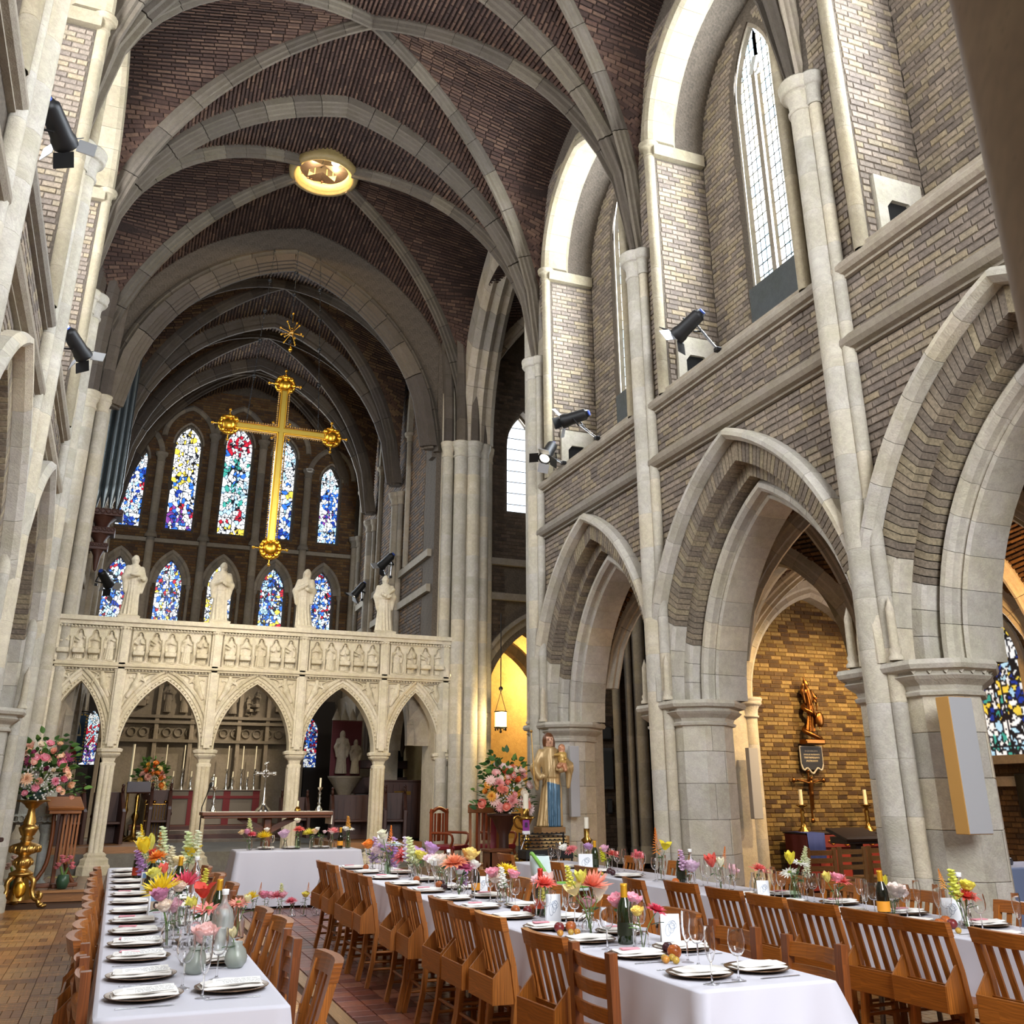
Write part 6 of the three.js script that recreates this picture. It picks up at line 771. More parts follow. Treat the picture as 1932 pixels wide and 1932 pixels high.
[[LT, 'bottle', 398, 1775, [[412, 1745, 'cup', '#e6e2b4', .03, 'green white sprig'], [396, 1748, 'daisy', '#e99a86', .045, 'small salmon daisy']]], [LT, 'bottle', 310, 1688, [[322, 1625, 'stock', '#f0ead0', .07, 'cream stock'], [297, 1618, 'dahlia', OR, .06, 'orange dahlia'], [335, 1632, 'peony', '#f6e7b8', .06, 'pale yellow carnation']]], [LT, 'bottle', 270, 1656, [[262, 1600, 'stock', '#e9e9c4', .09, 'greenish white stock'], [282, 1620, 'cup', RD, .06, 'red orange tulip']]], [LT, 'jar', 336, 1765, [[352, 1712, 'daisy', '#f2e6d2', .05, 'cream daisy'], [330, 1720, 'peony', '#d9a7b6', .05, 'dusky pink carnation']]],
[MT, 'bottle', 960, 1708, [[968, 1672, 'peony', PK, .05, 'pale pink carnation'], [948, 1676, 'stock', WH, .05, 'white stock']]], [MT, 'jar', 870, 1682, [[868, 1648, 'peony', WH, .06, 'white carnation'], [876, 1655, 'stock', LI, .06, 'lilac stock']]], [MT, 'bottle', 816, 1664, [[806, 1632, 'peony', '#f3d8e0', .06, 'blush carnation'], [826, 1628, 'daisy', '#e6dff0', .06, 'pale lilac daisy']]], [MT, 'bottle', 776, 1654, [[790, 1625, 'peony', '#d7b4e0', .07, 'lilac peony'], [768, 1605, 'stock', '#e9ddec', .08, 'pale pink stock']]], [MT, 'bottle', 720, 1644, [[724, 1606, 'peony', '#d9bfe4', .07, 'lavender peony'], [712, 1618, 'peony', '#eed9de', .06, 'faded pink carnation']]], [MT, 'bulb', 1150, 1758, [[1142, 1716, 'peony', '#f3c5cf', .045, 'shell pink carnation'], [1158, 1702, 'cup', '#f4ead0', .04, 'cream tulip']]],
[RT, 'bottle', 1510, 1698, [[1522, 1640, 'stock', '#eef0d8', .05, 'white stock'], [1490, 1648, 'daisy', '#f6f4ea', .05, 'small white daisy']]], [RT, 'jar', 1372, 1680, [[1374, 1652, 'peony', '#f0c8cf', .05, 'pale pink carnation']]]].forEach((a) => vase(...a));
const HY = .782;
[['bottle', 470, 1604, [[467, 1573, 'peony', '#e9a6c4', .06, 'pink carnation'], [457, 1574, 'peony', '#f0d3a4', .05, 'buff carnation'], [475, 1575, 'dahlia', '#e8707e', .055, 'rose dahlia'], [471, 1560, 'stock', '#e6eab4', .07, 'lime stock']]], ['jar', 499, 1603, [[499, 1580, 'spider', Y, .08, 'yellow dahlia'], [503, 1569, 'peony', WH, .045, 'white carnation']]], ['flare', 537, 1602, [[536, 1584, 'peony', '#dcbcd4', .09, 'lilac peony']]], ['green', 561, 1602, [[564, 1566, 'dahlia', '#ef7d72', .065, 'coral dahlia'], [562, 1552, 'peony', '#f3efdc', .05, 'white bud']]], ['bottle', 588, 1601, [[584, 1574, 'spider', '#ebe05a', .07, 'lemon dahlia'], [593, 1577, 'peony', '#f4d2ae', .06, 'peach carnation']]], ['bottle', 605, 1601, [[600, 1566, 'peony', WH, .035, 'white pompon'], [612, 1572, 'peony', '#f1d5da', .035, 'blush pompon']]], ['bottle', 624, 1601, [[629, 1571, 'spider', '#f08f92', .07, 'salmon dahlia'], [626, 1581, 'peony', WH, .045, 'small white carnation']]], ['green', 656, 1600, [[657, 1553, 'stock', '#ebb95a', .06, 'amber stock'], [653, 1567, 'peony', WH, .05, 'white carnation'], [660, 1565, 'daisy', WH, .05, 'white daisy']]]].forEach(([k, x, y, b]) => vase(HT, k, x, y, b, HY, 1.15));
[['flare', 447, 1705, [[445, 1685, 'stock', '#9fb39a', .07, 'grey green sprig']]], ['bottle', 478, 1712, [[474, 1683, 'spider', Y, .075, 'yellow dahlia'], [491, 1666, 'spike', '#d98c4a', .05, 'rusty torch lily']]], ['bottle', 500, 1711, [[498, 1688, 'peony', '#ef9fb8', .07, 'pink carnation'], [508, 1687, 'peony', '#f2b4c6', .06, 'rose carnation']]], ['bottle', 527, 1711, [[523, 1677, 'dahlia', '#ea8e9c', .07, 'dusky dahlia'], [532, 1687, 'peony', '#f0bccb', .065, 'pale pink carnation'], [531, 1668, 'stock', '#e6e8b8', .06, 'lime stock']]], ['flare', 550, 1710, [[549, 1690, 'dahlia', '#e77f90', .06, 'rose pink dahlia']]], ['bottle', 572, 1709, [[576, 1682, 'peony', '#eee16c', .055, 'yellow carnation'], [581, 1666, 'spike', '#d9904e', .05, 'orange torch lily']]], ['bulb', 596, 1708, [[596, 1690, 'peony', '#f0b4c4', .08, 'pink peony']]], ['bottle', 612, 1707, [[614, 1692, 'peony', '#f3d9d6', .05, 'blush carnation']]]].forEach(([k, x, y, b]) => vase('floor row', k, x, y + 19, b.map((q) => [q[0], q[1] + 14, ...q.slice(2)]), .002, 1.3));
// bottles
function bottle(tb, px, py, h, kind, label, y = TY) { const p = onY(px, py, y), [x, z] = nudge(p.x, p.z, .045), g = thing('bottle', label, 'bottle', [x, y, z], rr(-.3, .3) - .3), s = h / .3, clear = kind === 'clear' || kind === 'frosted';
  const pr = [[0, 0], [.04, 0], [.043, .006], [.043, .16], [.036, .2], [.018, .235], [.0145, .26], [.0145, .288], [.017, .29], [.017, .3], [0, .3]].map(([r, q]) => [r * s * (kind === 'frosted' && q < .21 ? 1.35 : 1), q * s]); const gl = part('glass', lathe(pr, 22), clear ? (kind === 'clear' ? GLASS : FROST) : M(kind === 'dark' ? '#14160f' : '#1e2a12', .08, { clearcoat: 1 }), g);
  const foil = { gold: '#e0a528', red: '#c8342a', white: '#f2f2f0' }[clear ? 'white' : kind === 'red' ? 'red' : 'gold']; part('foil_cap', lathe([[.0152, clear ? .275 : .225], [.0188, clear ? .276 : .226], [.0175, .285], [.019, .29], [.019, .303], [0, .304]].map(([r, q]) => [r * s * 1.04, q * s]), 16), M(foil, .4, { metalness: clear ? 0 : .5 }), g);
  if (!clear) part('label', lathe([[.0434, .045], [.0438, .045], [.0438, .11], [.0434, .11]].map(([r, q]) => [r * s * 1.005, q * s]), 22), M(kind === 'red' ? '#d8502e' : kind === 'dark' ? '#e89a2a' : '#2a3018', .6), gl); return g; }
bottle(MT, 1150, 1776, .31, 'gold', 'dark green sparkling wine bottle with gold foil, nearest on the middle table');
bottle(MT, 1020, 1727, .3, 'red', 'bottle with red foil neck and orange label on the middle table');
bottle(MT, 911, 1690, .26, 'dark', 'dark bottle with a label behind the peach dahlia on the middle table'); bottle(MT, 845, 1664, .29, 'clear', 'clear glass bottle with white cap on the middle table');
bottle(LT, 415, 1793, .3, 'frosted', 'empty clear glass bottle with a hazy surface on the left table beside the peony');
bottle(LT, 359, 1748, .28, 'gold', 'bottle with gold foil neck behind the mauve carnation on the left table'); bottle(LT, 334, 1690, .3, 'gold', 'bottle with gold foil neck near the yellow lilies on the left table, right of two'); bottle(LT, 293, 1683, .3, 'gold', 'bottle with gold foil neck near the yellow lilies on the left table, left of two'); bottle(LT, 262, 1664, .33, 'red', 'dark bottle with red foil and orange label at the far end of the left table'); bottle(LT, 343, 1690, .3, 'clear', 'clear bottle with silver cap at the far end of the left table');
bottle(RT, 1286, 1668, .3, 'gold', 'dark bottle with gold foil at the far end of the right table'); bottle(RT, 1305, 1666, .3, 'clear', 'clear bottle with white cap at the far end of the right table'); bottle(RT, 1670, 1733, .3, 'dark', 'dark bottle with gold foil and round orange label on the right table'); bottle(RT, 1835, 1744, .3, 'clear', 'clear square shouldered bottle beside the coral dahlia on the right table');
bottle(FT, 1123, 1640, .3, 'gold', 'dark bottle with gold foil on the far right table'); bottle(HT, 641, 1601, .3, 'dark', 'dark bottle with round yellow label on the head table', HY);
// glasses at the places where their feet stand
const glassAt = (tb, list) => list.forEach(([px, py, f]) => { const p = onY(px, py, TY), [x, z] = nudge(p.x, p.z, .036), n = tb + (f ? 'f' : 'w'); put(f ? FLUTE : WINE, f ? 'champagne_flute' : 'wine_glass', x, TY, z, (f ? 'champagne flute' : 'stemmed wine glass') + ' on the ' + tb + ', ' + nth(n) + ' counted from the near end', 'glass'); });
glassAt(LT, [[385, 1883, 1], [359, 1879, 0], [342, 1838, 0], [408, 1850, 0], [330, 1790, 0], [322, 1772, 1], [350, 1800, 1], [388, 1800, 0], [305, 1740, 0], [318, 1745, 1], [370, 1755, 0], [300, 1722, 0], [296, 1738, 1], [340, 1722, 0], [290, 1700, 0], [310, 1695, 1], [280, 1682, 0], [330, 1675, 0], [262, 1655, 0]]);
glassAt(MT, [[1363, 1857, 1], [1355, 1850, 0], [1318, 1823, 0], [1298, 1816, 1], [1234, 1798, 1], [1224, 1798, 0], [1198, 1780, 0], [1085, 1748, 0], [1065, 1740, 1], [1022, 1732, 1], [1030, 1742, 0], [970, 1715, 0], [960, 1710, 1], [925, 1700, 0], [880, 1695, 1], [893, 1690, 0], [862, 1680, 0], [850, 1678, 1], [820, 1668, 0], [808, 1665, 1], [785, 1660, 0], [772, 1655, 1], [750, 1652, 0], [722, 1648, 0], [715, 1640, 1], [700, 1636, 0], [692, 1630, 1]]);
glassAt(RT, [[1915, 1765, 1], [1930, 1770, 0], [1855, 1757, 0], [1763, 1746, 0], [1748, 1742, 1], [1713, 1733, 0], [1703, 1728, 1], [1652, 1728, 0], [1628, 1727, 1], [1604, 1720, 0], [1555, 1712, 1], [1532, 1705, 0], [1524, 1702, 1], [1477, 1698, 0], [1462, 1694, 1], [1443, 1692, 0], [1405, 1688, 1], [1391, 1688, 0], [1377, 1684, 1], [1336, 1680, 0], [1320, 1672, 1]]);
glassAt(FT, [[1237, 1662, 0], [1254, 1662, 1], [1213, 1650, 0], [1200, 1646, 1], [1165, 1645, 0], [1178, 1645, 1], [1155, 1638, 0], [1092, 1638, 0], [1100, 1630, 1], [1055, 1634, 1], [1040, 1634, 0], [1033, 1630, 1]]);
put(WINE, 'wine_glass', onY(510, 1603, HY).x, HY, -15.7, 'single stemmed wine glass on the head table', 'glass');
[[500, 1602], [545, 1600], [600, 1599]].forEach(([px, py], i) => { const p = onY(px, py, HY); put(plateP, 'charger_plate', p.x, HY, -15.95, 'charger plate on the head table, ' + ORD[i] + ' from the left', 'plate'); const nap = thing('napkin', 'folded white napkin on the head table, ' + ORD[i] + ' from the left', 'napkin', [p.x, HY + .012, -15.95]); part('folded_cloth', NG[i], NAPW, nap); });
// fruit
const FR = { plum: ['#4a1626', .032], peach: ['#d9742e', .034], orange: ['#ee7a1c', .037], apricot: ['#eea63c', .02], yplum: ['#e3bb4a', .0185], red: ['#8f2a2c', .032] };
const fruitAt = (tb, list) => list.forEach(([px, py, k], i) => { const [c, r] = FR[k], p = onY(px, py + 4, TY), g = thing(k === 'yplum' ? 'small_plum' : k === 'red' ? 'nectarine' : k, ({ plum: 'dark purple plum', peach: 'blushed orange peach', orange: 'bright orange', apricot: 'small golden apricot', yplum: 'little yellow plum', red: 'deep red nectarine' })[k] + ' on the ' + tb + ', ' + nth(tb + k) + ' of its kind', 'fruit', [...(([x, z]) => [x, TY, z])(nudge(p.x, p.z, r * .93))], rr(0, 6)); const geo = new THREE.SphereGeometry(r, 18, 14), q = geo.attributes.position; for (let j = 0; j < q.count; j++) { const x = q.getX(j), y = q.getY(j), z = q.getZ(j), t = Math.hypot(x, z) / r, f = 1 - .06 * Math.exp(-t * t * 30) - .03 * Math.exp(-((Math.atan2(z, x)) ** 2) * 18) * t; q.setXYZ(j, x * f, y * (.95) * (1 - .12 * Math.exp(-t * t * 24)) + r * .95, z * f); } geo.computeVertexNormals(); part('flesh', fin(geo), M(c, .4, { clearcoat: .2, map: brickT }), g); part('stalk_end', bar([0, r * 1.75, 0], [.002, r * 1.9, 0], .0018), STEM, g); });
fruitAt(MT, [[1251, 1800, 'plum'], [1273, 1806, 'orange'], [1233, 1810, 'yplum'], [1244, 1813, 'apricot'], [1254, 1811, 'yplum'], [1263, 1814, 'yplum'], [1055, 1756, 'red'], [1077, 1755, 'peach'], [1057, 1763, 'apricot'], [1067, 1763, 'yplum'], [1079, 1763, 'apricot'], [995, 1722, 'red'], [1004, 1724, 'peach'], [985, 1722, 'peach'], [786, 1662, 'peach'], [828, 1672, 'peach'], [690, 1638, 'peach'], [855, 1675, 'plum'], [862, 1672, 'plum'], [849, 1673, 'plum']]);
fruitAt(RT, [[1774, 1750, 'peach'], [1786, 1744, 'peach'], [1798, 1749, 'red'], [1780, 1758, 'apricot'], [1790, 1757, 'apricot'], [1797, 1757, 'yplum'], [1485, 1707, 'apricot'], [1480, 1708, 'yplum'], [1275, 1668, 'orange']]); fruitAt(LT, [[405, 1760, 'plum']]); fruitAt(FT, [[1150, 1645, 'plum'], [1156, 1648, 'plum'], [1136, 1648, 'yplum']]);
// cards standing on the tables
function photoTex(seed, kind) { const c = document.createElement('canvas'); c.width = 128; c.height = 150; const x = c.getContext('2d'), r = rng(seed); x.fillStyle = '#eef1f6'; x.fillRect(0, 0, 128, 150); if (kind) { x.fillStyle = '#7fa6cf'; x.fillRect(10, 10, 108, 44); x.fillStyle = '#b9a58c'; x.fillRect(10, 50, 108, 60); x.fillStyle = '#3a2a24'; x.beginPath(); x.ellipse(52, 78, 22, 26, 0, 0, 7); x.fill(); x.fillStyle = '#c99a80'; x.beginPath(); x.ellipse(56, 82, 13, 16, 0, 0, 7); x.fill(); x.fillStyle = '#5a3a35'; x.fillRect(76, 66, 24, 44); x.strokeStyle = '#c06a9a'; x.lineWidth = 2; x.beginPath(); x.moveTo(34, 130); for (let i = 0; i < 10; i++) x.lineTo(36 + i * 6, 126 + 8 * (i % 2)); x.stroke(); } else { x.strokeStyle = '#8d97a8'; x.lineWidth = 3; for (let i = 0; i < 5; i++) { x.beginPath(); x.ellipse(64 + (r() - .5) * 50, 74 + (r() - .5) * 60, 12 + r() * 18, 10 + r() * 22, r() * 3, 0, 7); x.stroke(); } } const t = new THREE.CanvasTexture(c); t.colorSpace = THREE.SRGBColorSpace; return t; }
const CARD = [M('#ffffff', .5, { map: photoTex(1, 1) }), M('#ffffff', .5, { map: photoTex(2, 0) })];
function card(tb, px, py, w, h, k, label, turn = 0) { const p = onY(px, py, TY), [x, z] = nudge(p.x, p.z, .03), g = thing('standing_card', label, 'card', [x, TY, z], turn); part('sheet', [rbox(w, h, .003, .001).rotateX(-.12).translate(0, h / 2, -.02), rbox(w, h * .97, .003, .001).rotateX(.12).translate(0, h / 2, -.045)].map((q) => fin(q)), PAPER, g); const pl = part('print', new THREE.PlaneGeometry(w * .97, h * .97).rotateX(-.12).translate(0, h / 2, -.0182), CARD[k], g); }
card(LT, 276, 1680, .11, .15, 0, 'standing photo card beside the red capped bottle on the left table'); card(LT, 296, 1728, .12, .14, 0, 'instant photo on a clip stand behind the yellow dahlia on the left table', .2);
card(MT, 1268, 1780, .11, .15, 1, 'white standing card behind the glass jar on the middle table', -.3); card(MT, 912, 1688, .09, .14, 1, 'white card against the dark bottle on the middle table', -.2); card(RT, 1800, 1742, .12, .15, 1, 'white standing card behind the fruit on the right table', -.5); card(RT, 1418, 1692, .1, .13, 1, 'standing menu card beside the coral pink dahlia on the right table', -.4); card(FT, 1106, 1642, .16, .17, 1, 'white card with grey drawing on the far right table', -.3); card(MT, 1066, 1738, .1, .17, 1, 'tall white card with grey scrolls behind the coral dahlia on the middle table', -.3);
// ================= furnishings around the edges =================
function arrangement(label, pos, w, h, cols, n, seed, container, up = 1) {
  const r = rng(seed), g = thing('flower_arrangement', label, 'flower arrangement', pos), kinds = ['peony', 'dahlia', 'cup', 'daisy', 'peony'];
  part('bowl', lathe([[.0, 0], [.12, 0], [.17, .03], [.19, .14], [.18, .16], [.0, .15]], 18), container, g);
  for (let i = 0; i < n * 8; i++) { const a = r() * 6.3, t = r(), el = lerp(-.25, 1.2, t), d = V(Math.cos(a) * Math.cos(el) * w, Math.sin(el) * h * (el < 0 ? .5 : 1) + .16, Math.sin(a) * Math.cos(el) * w * .6).multiplyScalar(1), l = lerp(.5, 1.08, r()); const o = part('leaf', leafG, LEAFM[Math.floor(r() * 4)], g); o.position.set(d.x * l, .1 + (d.y - .1) * l, d.z * l); const s = lerp(.06, .13, r()); o.scale.set(s, s, s * 1.1); o.rotation.set(-el + r() * .8 - .4, PI / 2 - a + r() - .5, r() - .5); }
  for (let i = 0; i < n; i++) { const a = -PI * .1 + i * 2.4, t = (i + .5) / n, el = lerp(-.15, 1.25, t), l = lerp(.72, 1, r()), k = kinds[Math.floor(r() * 5)], s = lerp(.06, .115, r()); const p = V(Math.cos(a) * Math.cos(el) * w * .88 * l, .14 + Math.sin(el) * h * .85 * l, Math.abs(Math.sin(a)) * Math.cos(el) * w * .5 * l + .1 * Math.cos(el)); const o = part('bloom', bloomOf(k), petals(cols[Math.floor(r() * cols.length)]), g); o.position.copy(p); o.scale.setScalar(s); o.quaternion.setFromUnitVectors(V(0, 1, 0), p.clone().sub(V(0, .1, -.5)).normalize()); }
  const sp = []; for (let i = 0; i < 90; i++) { const a = r() * 6.3, q = Math.sqrt(r()); sp.push(ball(.016, Math.cos(a) * q * w * .45 + w * .1, h * .28 + Math.sin(a) * q * h * .3, w * .38 + r() * .1, 1, 1, 1, 4)); } const b = part('tiny_white_flowers', sp, petals(WH), g); b.userData.kind = 'stuff';
  const st = []; for (let i = 0; i < 16; i++) { const a = i * 2.4, el = .2 + (i % 5) * .22; st.push(bar([0, .1, 0], [Math.cos(a) * Math.cos(el) * w * .8, .1 + Math.sin(el) * h * .85, Math.sin(a) * Math.cos(el) * w * .5], .006, 4)); } part('stems', st, STEM, g); return g;
}
{ // gilded stand on the left with its flowers
  const g = thing('gilded_flower_stand', 'tall gilded baluster stand on a three-footed scroll base at the far left', 'stand', [-1.17, 0, -17.0]);
  part('baluster', lathe([[.1, .42], [.17, .44], [.17, .47], [.12, .5], [.08, .52], [.1, .55], [.14, .6], [.13, .66], [.07, .7], [.09, .72], [.2, .76], [.22, .8], [.19, .86], [.09, .89], [.06, .91], [.1, .94], [.07, .97], [.1, 1.0], [.13, 1.06], [.14, 1.1], [.1, 1.13], [.08, 1.15], [.095, 1.17], [.055, 1.3], [.05, 1.36], [.08, 1.38], [.11, 1.42], [.17, 1.46], [.24, 1.47], [.24, 1.49], [0, 1.49]], 28), GILT, g);
  const gad = []; for (let i = 0; i < 14; i++) { const a = i / 14 * 2 * PI; gad.push(ball(.035, .2 * Math.cos(a), .8, .2 * Math.sin(a), .8, 1.5, .8, 6), ball(.022, .13 * Math.cos(a), .61, .13 * Math.sin(a), .8, 1.6, .8, 6)); } part('gadroon', gad, GILT, g).userData.kind = 'stuff';
  for (let k = 0; k < 3; k++) { const a = k * 2.094 + .35, c = Math.cos(a), s = Math.sin(a), P = (r, y) => V(r * c, y, r * s); part('scroll_leg', [tube([P(.12, .43), P(.2, .36), P(.2, .22), P(.26, .12), P(.33, .13), P(.33, .19), P(.28, .19)], .038, 18, 7), tube([P(.3, .12), P(.33, .05), P(.36, .03)], .035, 8, 7)], GILT, g); part('paw_foot', [...[-1, 0, 1].map((q) => ball(.026, .4 * c - q * .035 * s, .026, .4 * s + q * .035 * c, 1.3, 1, 1, 7)), ball(.05, .35 * c, .04, .35 * s, 1, .8, 1, 8)], GILT, g); part('base_panel', lathe([[.2, .1], [.17, .2], [.13, .32], [.11, .42]], 3).rotateY(a + 1.047 + .52), GILT, g); }
  part('cartouche', ball(.09, .02, .25, .14, 1, 1.3, .4), GOLD, g);
  arrangement('big loose flower arrangement in a dark teal bowl on the gilded stand at the left', [-1.17, 1.492, -17.0], .66, .85, ['#f4b9a0', '#f6cda8', '#f19fae', '#f3e2c8', '#e98aa0', '#8a2a52', '#f7c7b4'], 46, 5, M('#1f4a4c', .3, { clearcoat: .5 }));
  const d = thing('reading_desk', 'wooden reading desk with slatted side standing behind the gilded stand', 'lectern', [-.78, .15, -18.4], .2); part('desk', [rbox(.55, .05, .5, .01).rotateX(.35).translate(0, 1.28, 0), rbox(.5, .12, .42, .01, 0, 1.18, 0)], OAK, d); for (let i = 0; i < 5; i++) part('slat', rbox(.035, .8, .02, .004, .02 + i * .055, .75, .1), OAK, d); for (const s of [-1, 1]) part('leg', [tube([[s * .14, 1.15, 0], [s * .12, .7, 0], [s * .16, .3, 0], [s * .3, .07, 0]], .035, 10, 6)], WALNUT, d); part('foot', [rbox(.75, .07, .1, .02, 0, .035, 0), rbox(.1, .07, .5, .02, 0, .035, 0), rbox(.06, 1.1, .06, .01, 0, .6, -.05)], WALNUT, d);
  const p = thing('stone_pulpit', 'grey carved stone pulpit on short columns against the left wall', 'pulpit', [-1.32, .15, -18.95]); const gs = stone('#aeb0ab'); part('body', rings([[0, .95], [.05, 1.0], [.05, 1.08], [0, 1.12], [0, 1.75], [.06, 1.8], [.08, 1.88], [0, 1.9]].map(([q, y]) => poly(Array.from({ length: 8 }, (_, k) => [.4 * Math.cos(k * PI / 4 + .39), .4 * Math.sin(k * PI / 4 + .39)]), q, y)), true, true, false), gs, p); for (const [x, z] of [[.3, .22], [-.3, .22], [.03, .33], [0, -.25]]) part('column', lathe([[.12, 0], [.12, .06], [.08, .1], [.08, .8], [.12, .88], [.13, .95]], 12, x, 0, z), gs, p); part('frieze', Array.from({ length: 9 }, (_, k) => fin(new THREE.TorusGeometry(.05, .016, 4, 8).translate(-.36 + k * .09, 1.04, .42))), gs, p);
  const b = thing('carved_bench', 'dark bench end with pierced gothic panels at the left edge', 'bench', [-1.72, 0, -15.7]); part('bench_end', [ext([[-.25, 0], [.3, 0], [.3, .95], [-.25, .95]], .07, .01, [[[-.15, .15], [.2, .15], [.2, .38], [.02, .48], [-.15, .38]], [[-.15, .55], [.2, .55], [.2, .75], [.02, .85], [-.15, .75]]]), rbox(.66, .06, .12, .02, .02, .98, .03), rbox(.62, .06, .1, .02, .02, .52, .04)], DARKWOOD, b); part('dark_lining', rbox(.52, .9, .02, .005, .02, .48, -.02), WALNUT, b);
  const pl = thing('floor_plaque', 'engraved brass plate on the stone step under the screen', 'plaque', [-.72, .148, -20.55]); part('plate', [rbox(.5, .012, .34, .004, 0, .006, 0), ...[-.1, -.04, .02, .08].map((z) => box(-.2, .2, .012, .0135, z, z + .02))], M('#b5ab63', .35, { metalness: .7 }), pl);
  for (const [x, z, c, l] of [[-.62, -18.0, '#e88a92', 'pink'], [-1.35, -18.2, '#f0d2c6', 'cream']]) { const v = thing('flower_pot', 'low vase of ' + l + ' flowers on the step behind the gilded stand', 'vase', [x, .165, z]); part('pot', lathe([[0, 0], [.07, 0], [.1, .1], [.08, .2], [0, .2]], 12), M('#33503a', .4), v); for (let i = 0; i < 9; i++) { const o = part('bloom', bloomOf('peony'), petals(c), v); o.position.set(.12 * Math.cos(i * 2.4), .28 + .05 * (i % 4), .12 * Math.sin(i * 2.4)); o.scale.setScalar(.07); } part('stems', [bar([0, .15, 0], [.05, .3, 0], .02), bar([0, .15, 0], [-.06, .32, .03], .02)], STEM, v); }
  const k = thing('kneeler', 'low oak kneeling bench between the left table and the head table', 'kneeler', [1.15, 0, -15.2]); part('top', rbox(.9, .05, .3, .01, 0, .5, 0), OAK, k); part('side', [rbox(.05, .48, .3, .008, -.4, .24, 0), rbox(.05, .48, .3, .008, .4, .24, 0)], OAK, k); part('panel', rbox(.76, .3, .03, .006, 0, .3, -.1), OAK, k);
}
{ // the corner by the crossing pier: armchairs, Mary, votive stand
  const REDL = M('#7c1f2c', .4, { clearcoat: .2 }), CH = wood('#9a4a26', .35);
  const arm = (x, z, t, label) => { const c = thing('red_armchair', label, 'armchair', [x, .165, z], t); part('seat', [rbox(.56, .1, .52, .04, 0, .47, 0)], REDL, c); part('splat', [rbox(.12, .5, .03, .01, 0, .82, -.27), rbox(.05, .5, .03, .01, -.14, .82, -.27), rbox(.05, .5, .03, .01, .14, .82, -.27)], CH, c); part('back_frame', [rbox(.06, 1.1, .06, .015, -.27, .6, -.27), rbox(.06, 1.1, .06, .015, .27, .6, -.27), tube([[-.3, 1.08, -.27], [0, 1.16, -.28], [.3, 1.08, -.27]], .035)], CH, c); for (const s of [-1, 1]) { part('arm_rest', [tube([[s * .27, .72, -.27], [s * .3, .72, 0], [s * .31, .7, .2], [s * .28, .6, .22], [s * .27, .47, .16]], .025, 16)], CH, c); part('leg', tube([[s * .25, .45, .2], [s * .27, .25, .23], [s * .26, .0, .22]], .03), CH, c); part('leg', bar([s * .26, .45, -.25], [s * .27, 0, -.3], .025), CH, c); } };
  arm(6.05, -18.5, .7, 'carved armchair with a dark red leather seat, left of the two near the pier'); arm(7.0, -18.5, .4, 'carved armchair with a dark red leather seat, right of the two near the pier');
  const hb = thing('high_back_chair', 'tall slender oak chair with a striped back panel in front of the flowers', 'chair', [5.95, 0, -16.4], -.3); for (const s of [-1, 1]) part('leg', beam([s * .22, 0, .2], [s * .24, 1.42, .28], .045, .045, [1, 0, 0]), OAK, hb); part('top_rail', rbox(.56, .13, .035, .008, 0, 1.34, .28), OAK, hb); part('slat', [-.08, 0, .08].map((x) => beam([x, .5, .22], [x, 1.28, .27], .04, .015, [0, 0, 1])), WALNUT, hb); part('back_panel', rbox(.1, .75, .01, .003, .16, .9, .26), REDL, hb); part('seat', rbox(.5, .04, .45, .01, 0, .46, 0), OAK, hb); for (const s of [-1, 1]) part('leg', bar([s * .22, 0, -.2], [s * .22, .46, -.2], .022), OAK, hb);
  const gt = thing('gothic_stool', 'small dark gothic side table with pierced arches beside the brass candle stand', 'side table', [5.75, 0, -15.2]); part('top', rbox(.4, .04, .4, .008, 0, .74, 0), WALNUT, gt); for (const a of [0, 1, 2, 3]) part('side', fin(ext([[-.17, 0], [-.1, 0], [-.1, .4], [0, .58], [.1, .4], [.1, 0], [.17, 0], [.17, .72], [-.17, .72]], .02).translate(0, 0, .15).rotateY(a * PI / 2)), WALNUT, gt);
  const bc = thing('brass_candle_stand', 'big turned brass floor candle stand with a white candle in front of the flowers', 'candle stand', [6.0, 0, -14.6]); part('stem', lathe([[.24, 0], [.22, .06], [.12, .12], [.09, .2], [.14, .3], [.1, .38], [.06, .44], [.13, .5], [.22, .56], [.24, .62], [.2, .7], [.08, .74], [.05, .8], [.1, .86], [.06, .92], [.05, 1.1], [.1, 1.2], [.16, 1.24], [.06, 1.26], [.05, 1.36]], 24), BRASS, bc); part('candle', cyl(.045, .044, .22, 0, 1.36, 0), M('#f2ead2', .5), bc); part('scroll_bracket', [tube([[.05, 1.05, 0], [-.16, 1.1, 0], [-.2, 1.22, 0], [-.12, 1.26, 0], [-.1, 1.18, 0]], .015)], BRASS, bc);
  const fs = thing('flower_pedestal', 'dark pedestal stand under the flower arrangement near the statue of the mother and child', 'stand', [6.0, 0, -15.55]); part('pillar', lathe([[.24, 0], [.22, .08], [.09, .14], [.08, .95], [.13, 1.05], [.2, 1.2], [.28, 1.24], [.28, 1.28], [0, 1.28]], 18), DARKWOOD, fs);
  arrangement('large flower arrangement of pale roses and trailing greenery beside the painted statue', [6.0, 1.285, -15.55], .5, .8, ['#f6cfc4', '#f3e4cf', '#f0a9a6', '#f2b44a', '#e9793f', '#f4dcd8', '#ee8f7a'], 40, 8, M('#4a3a26', .5));
  const wf = arrangement('low white flowers behind the brass candle stand', [5.75, .0, -14.1], .2, .5, [WH, '#f3efda'], 9, 12, M('#5a4a3a', .6));
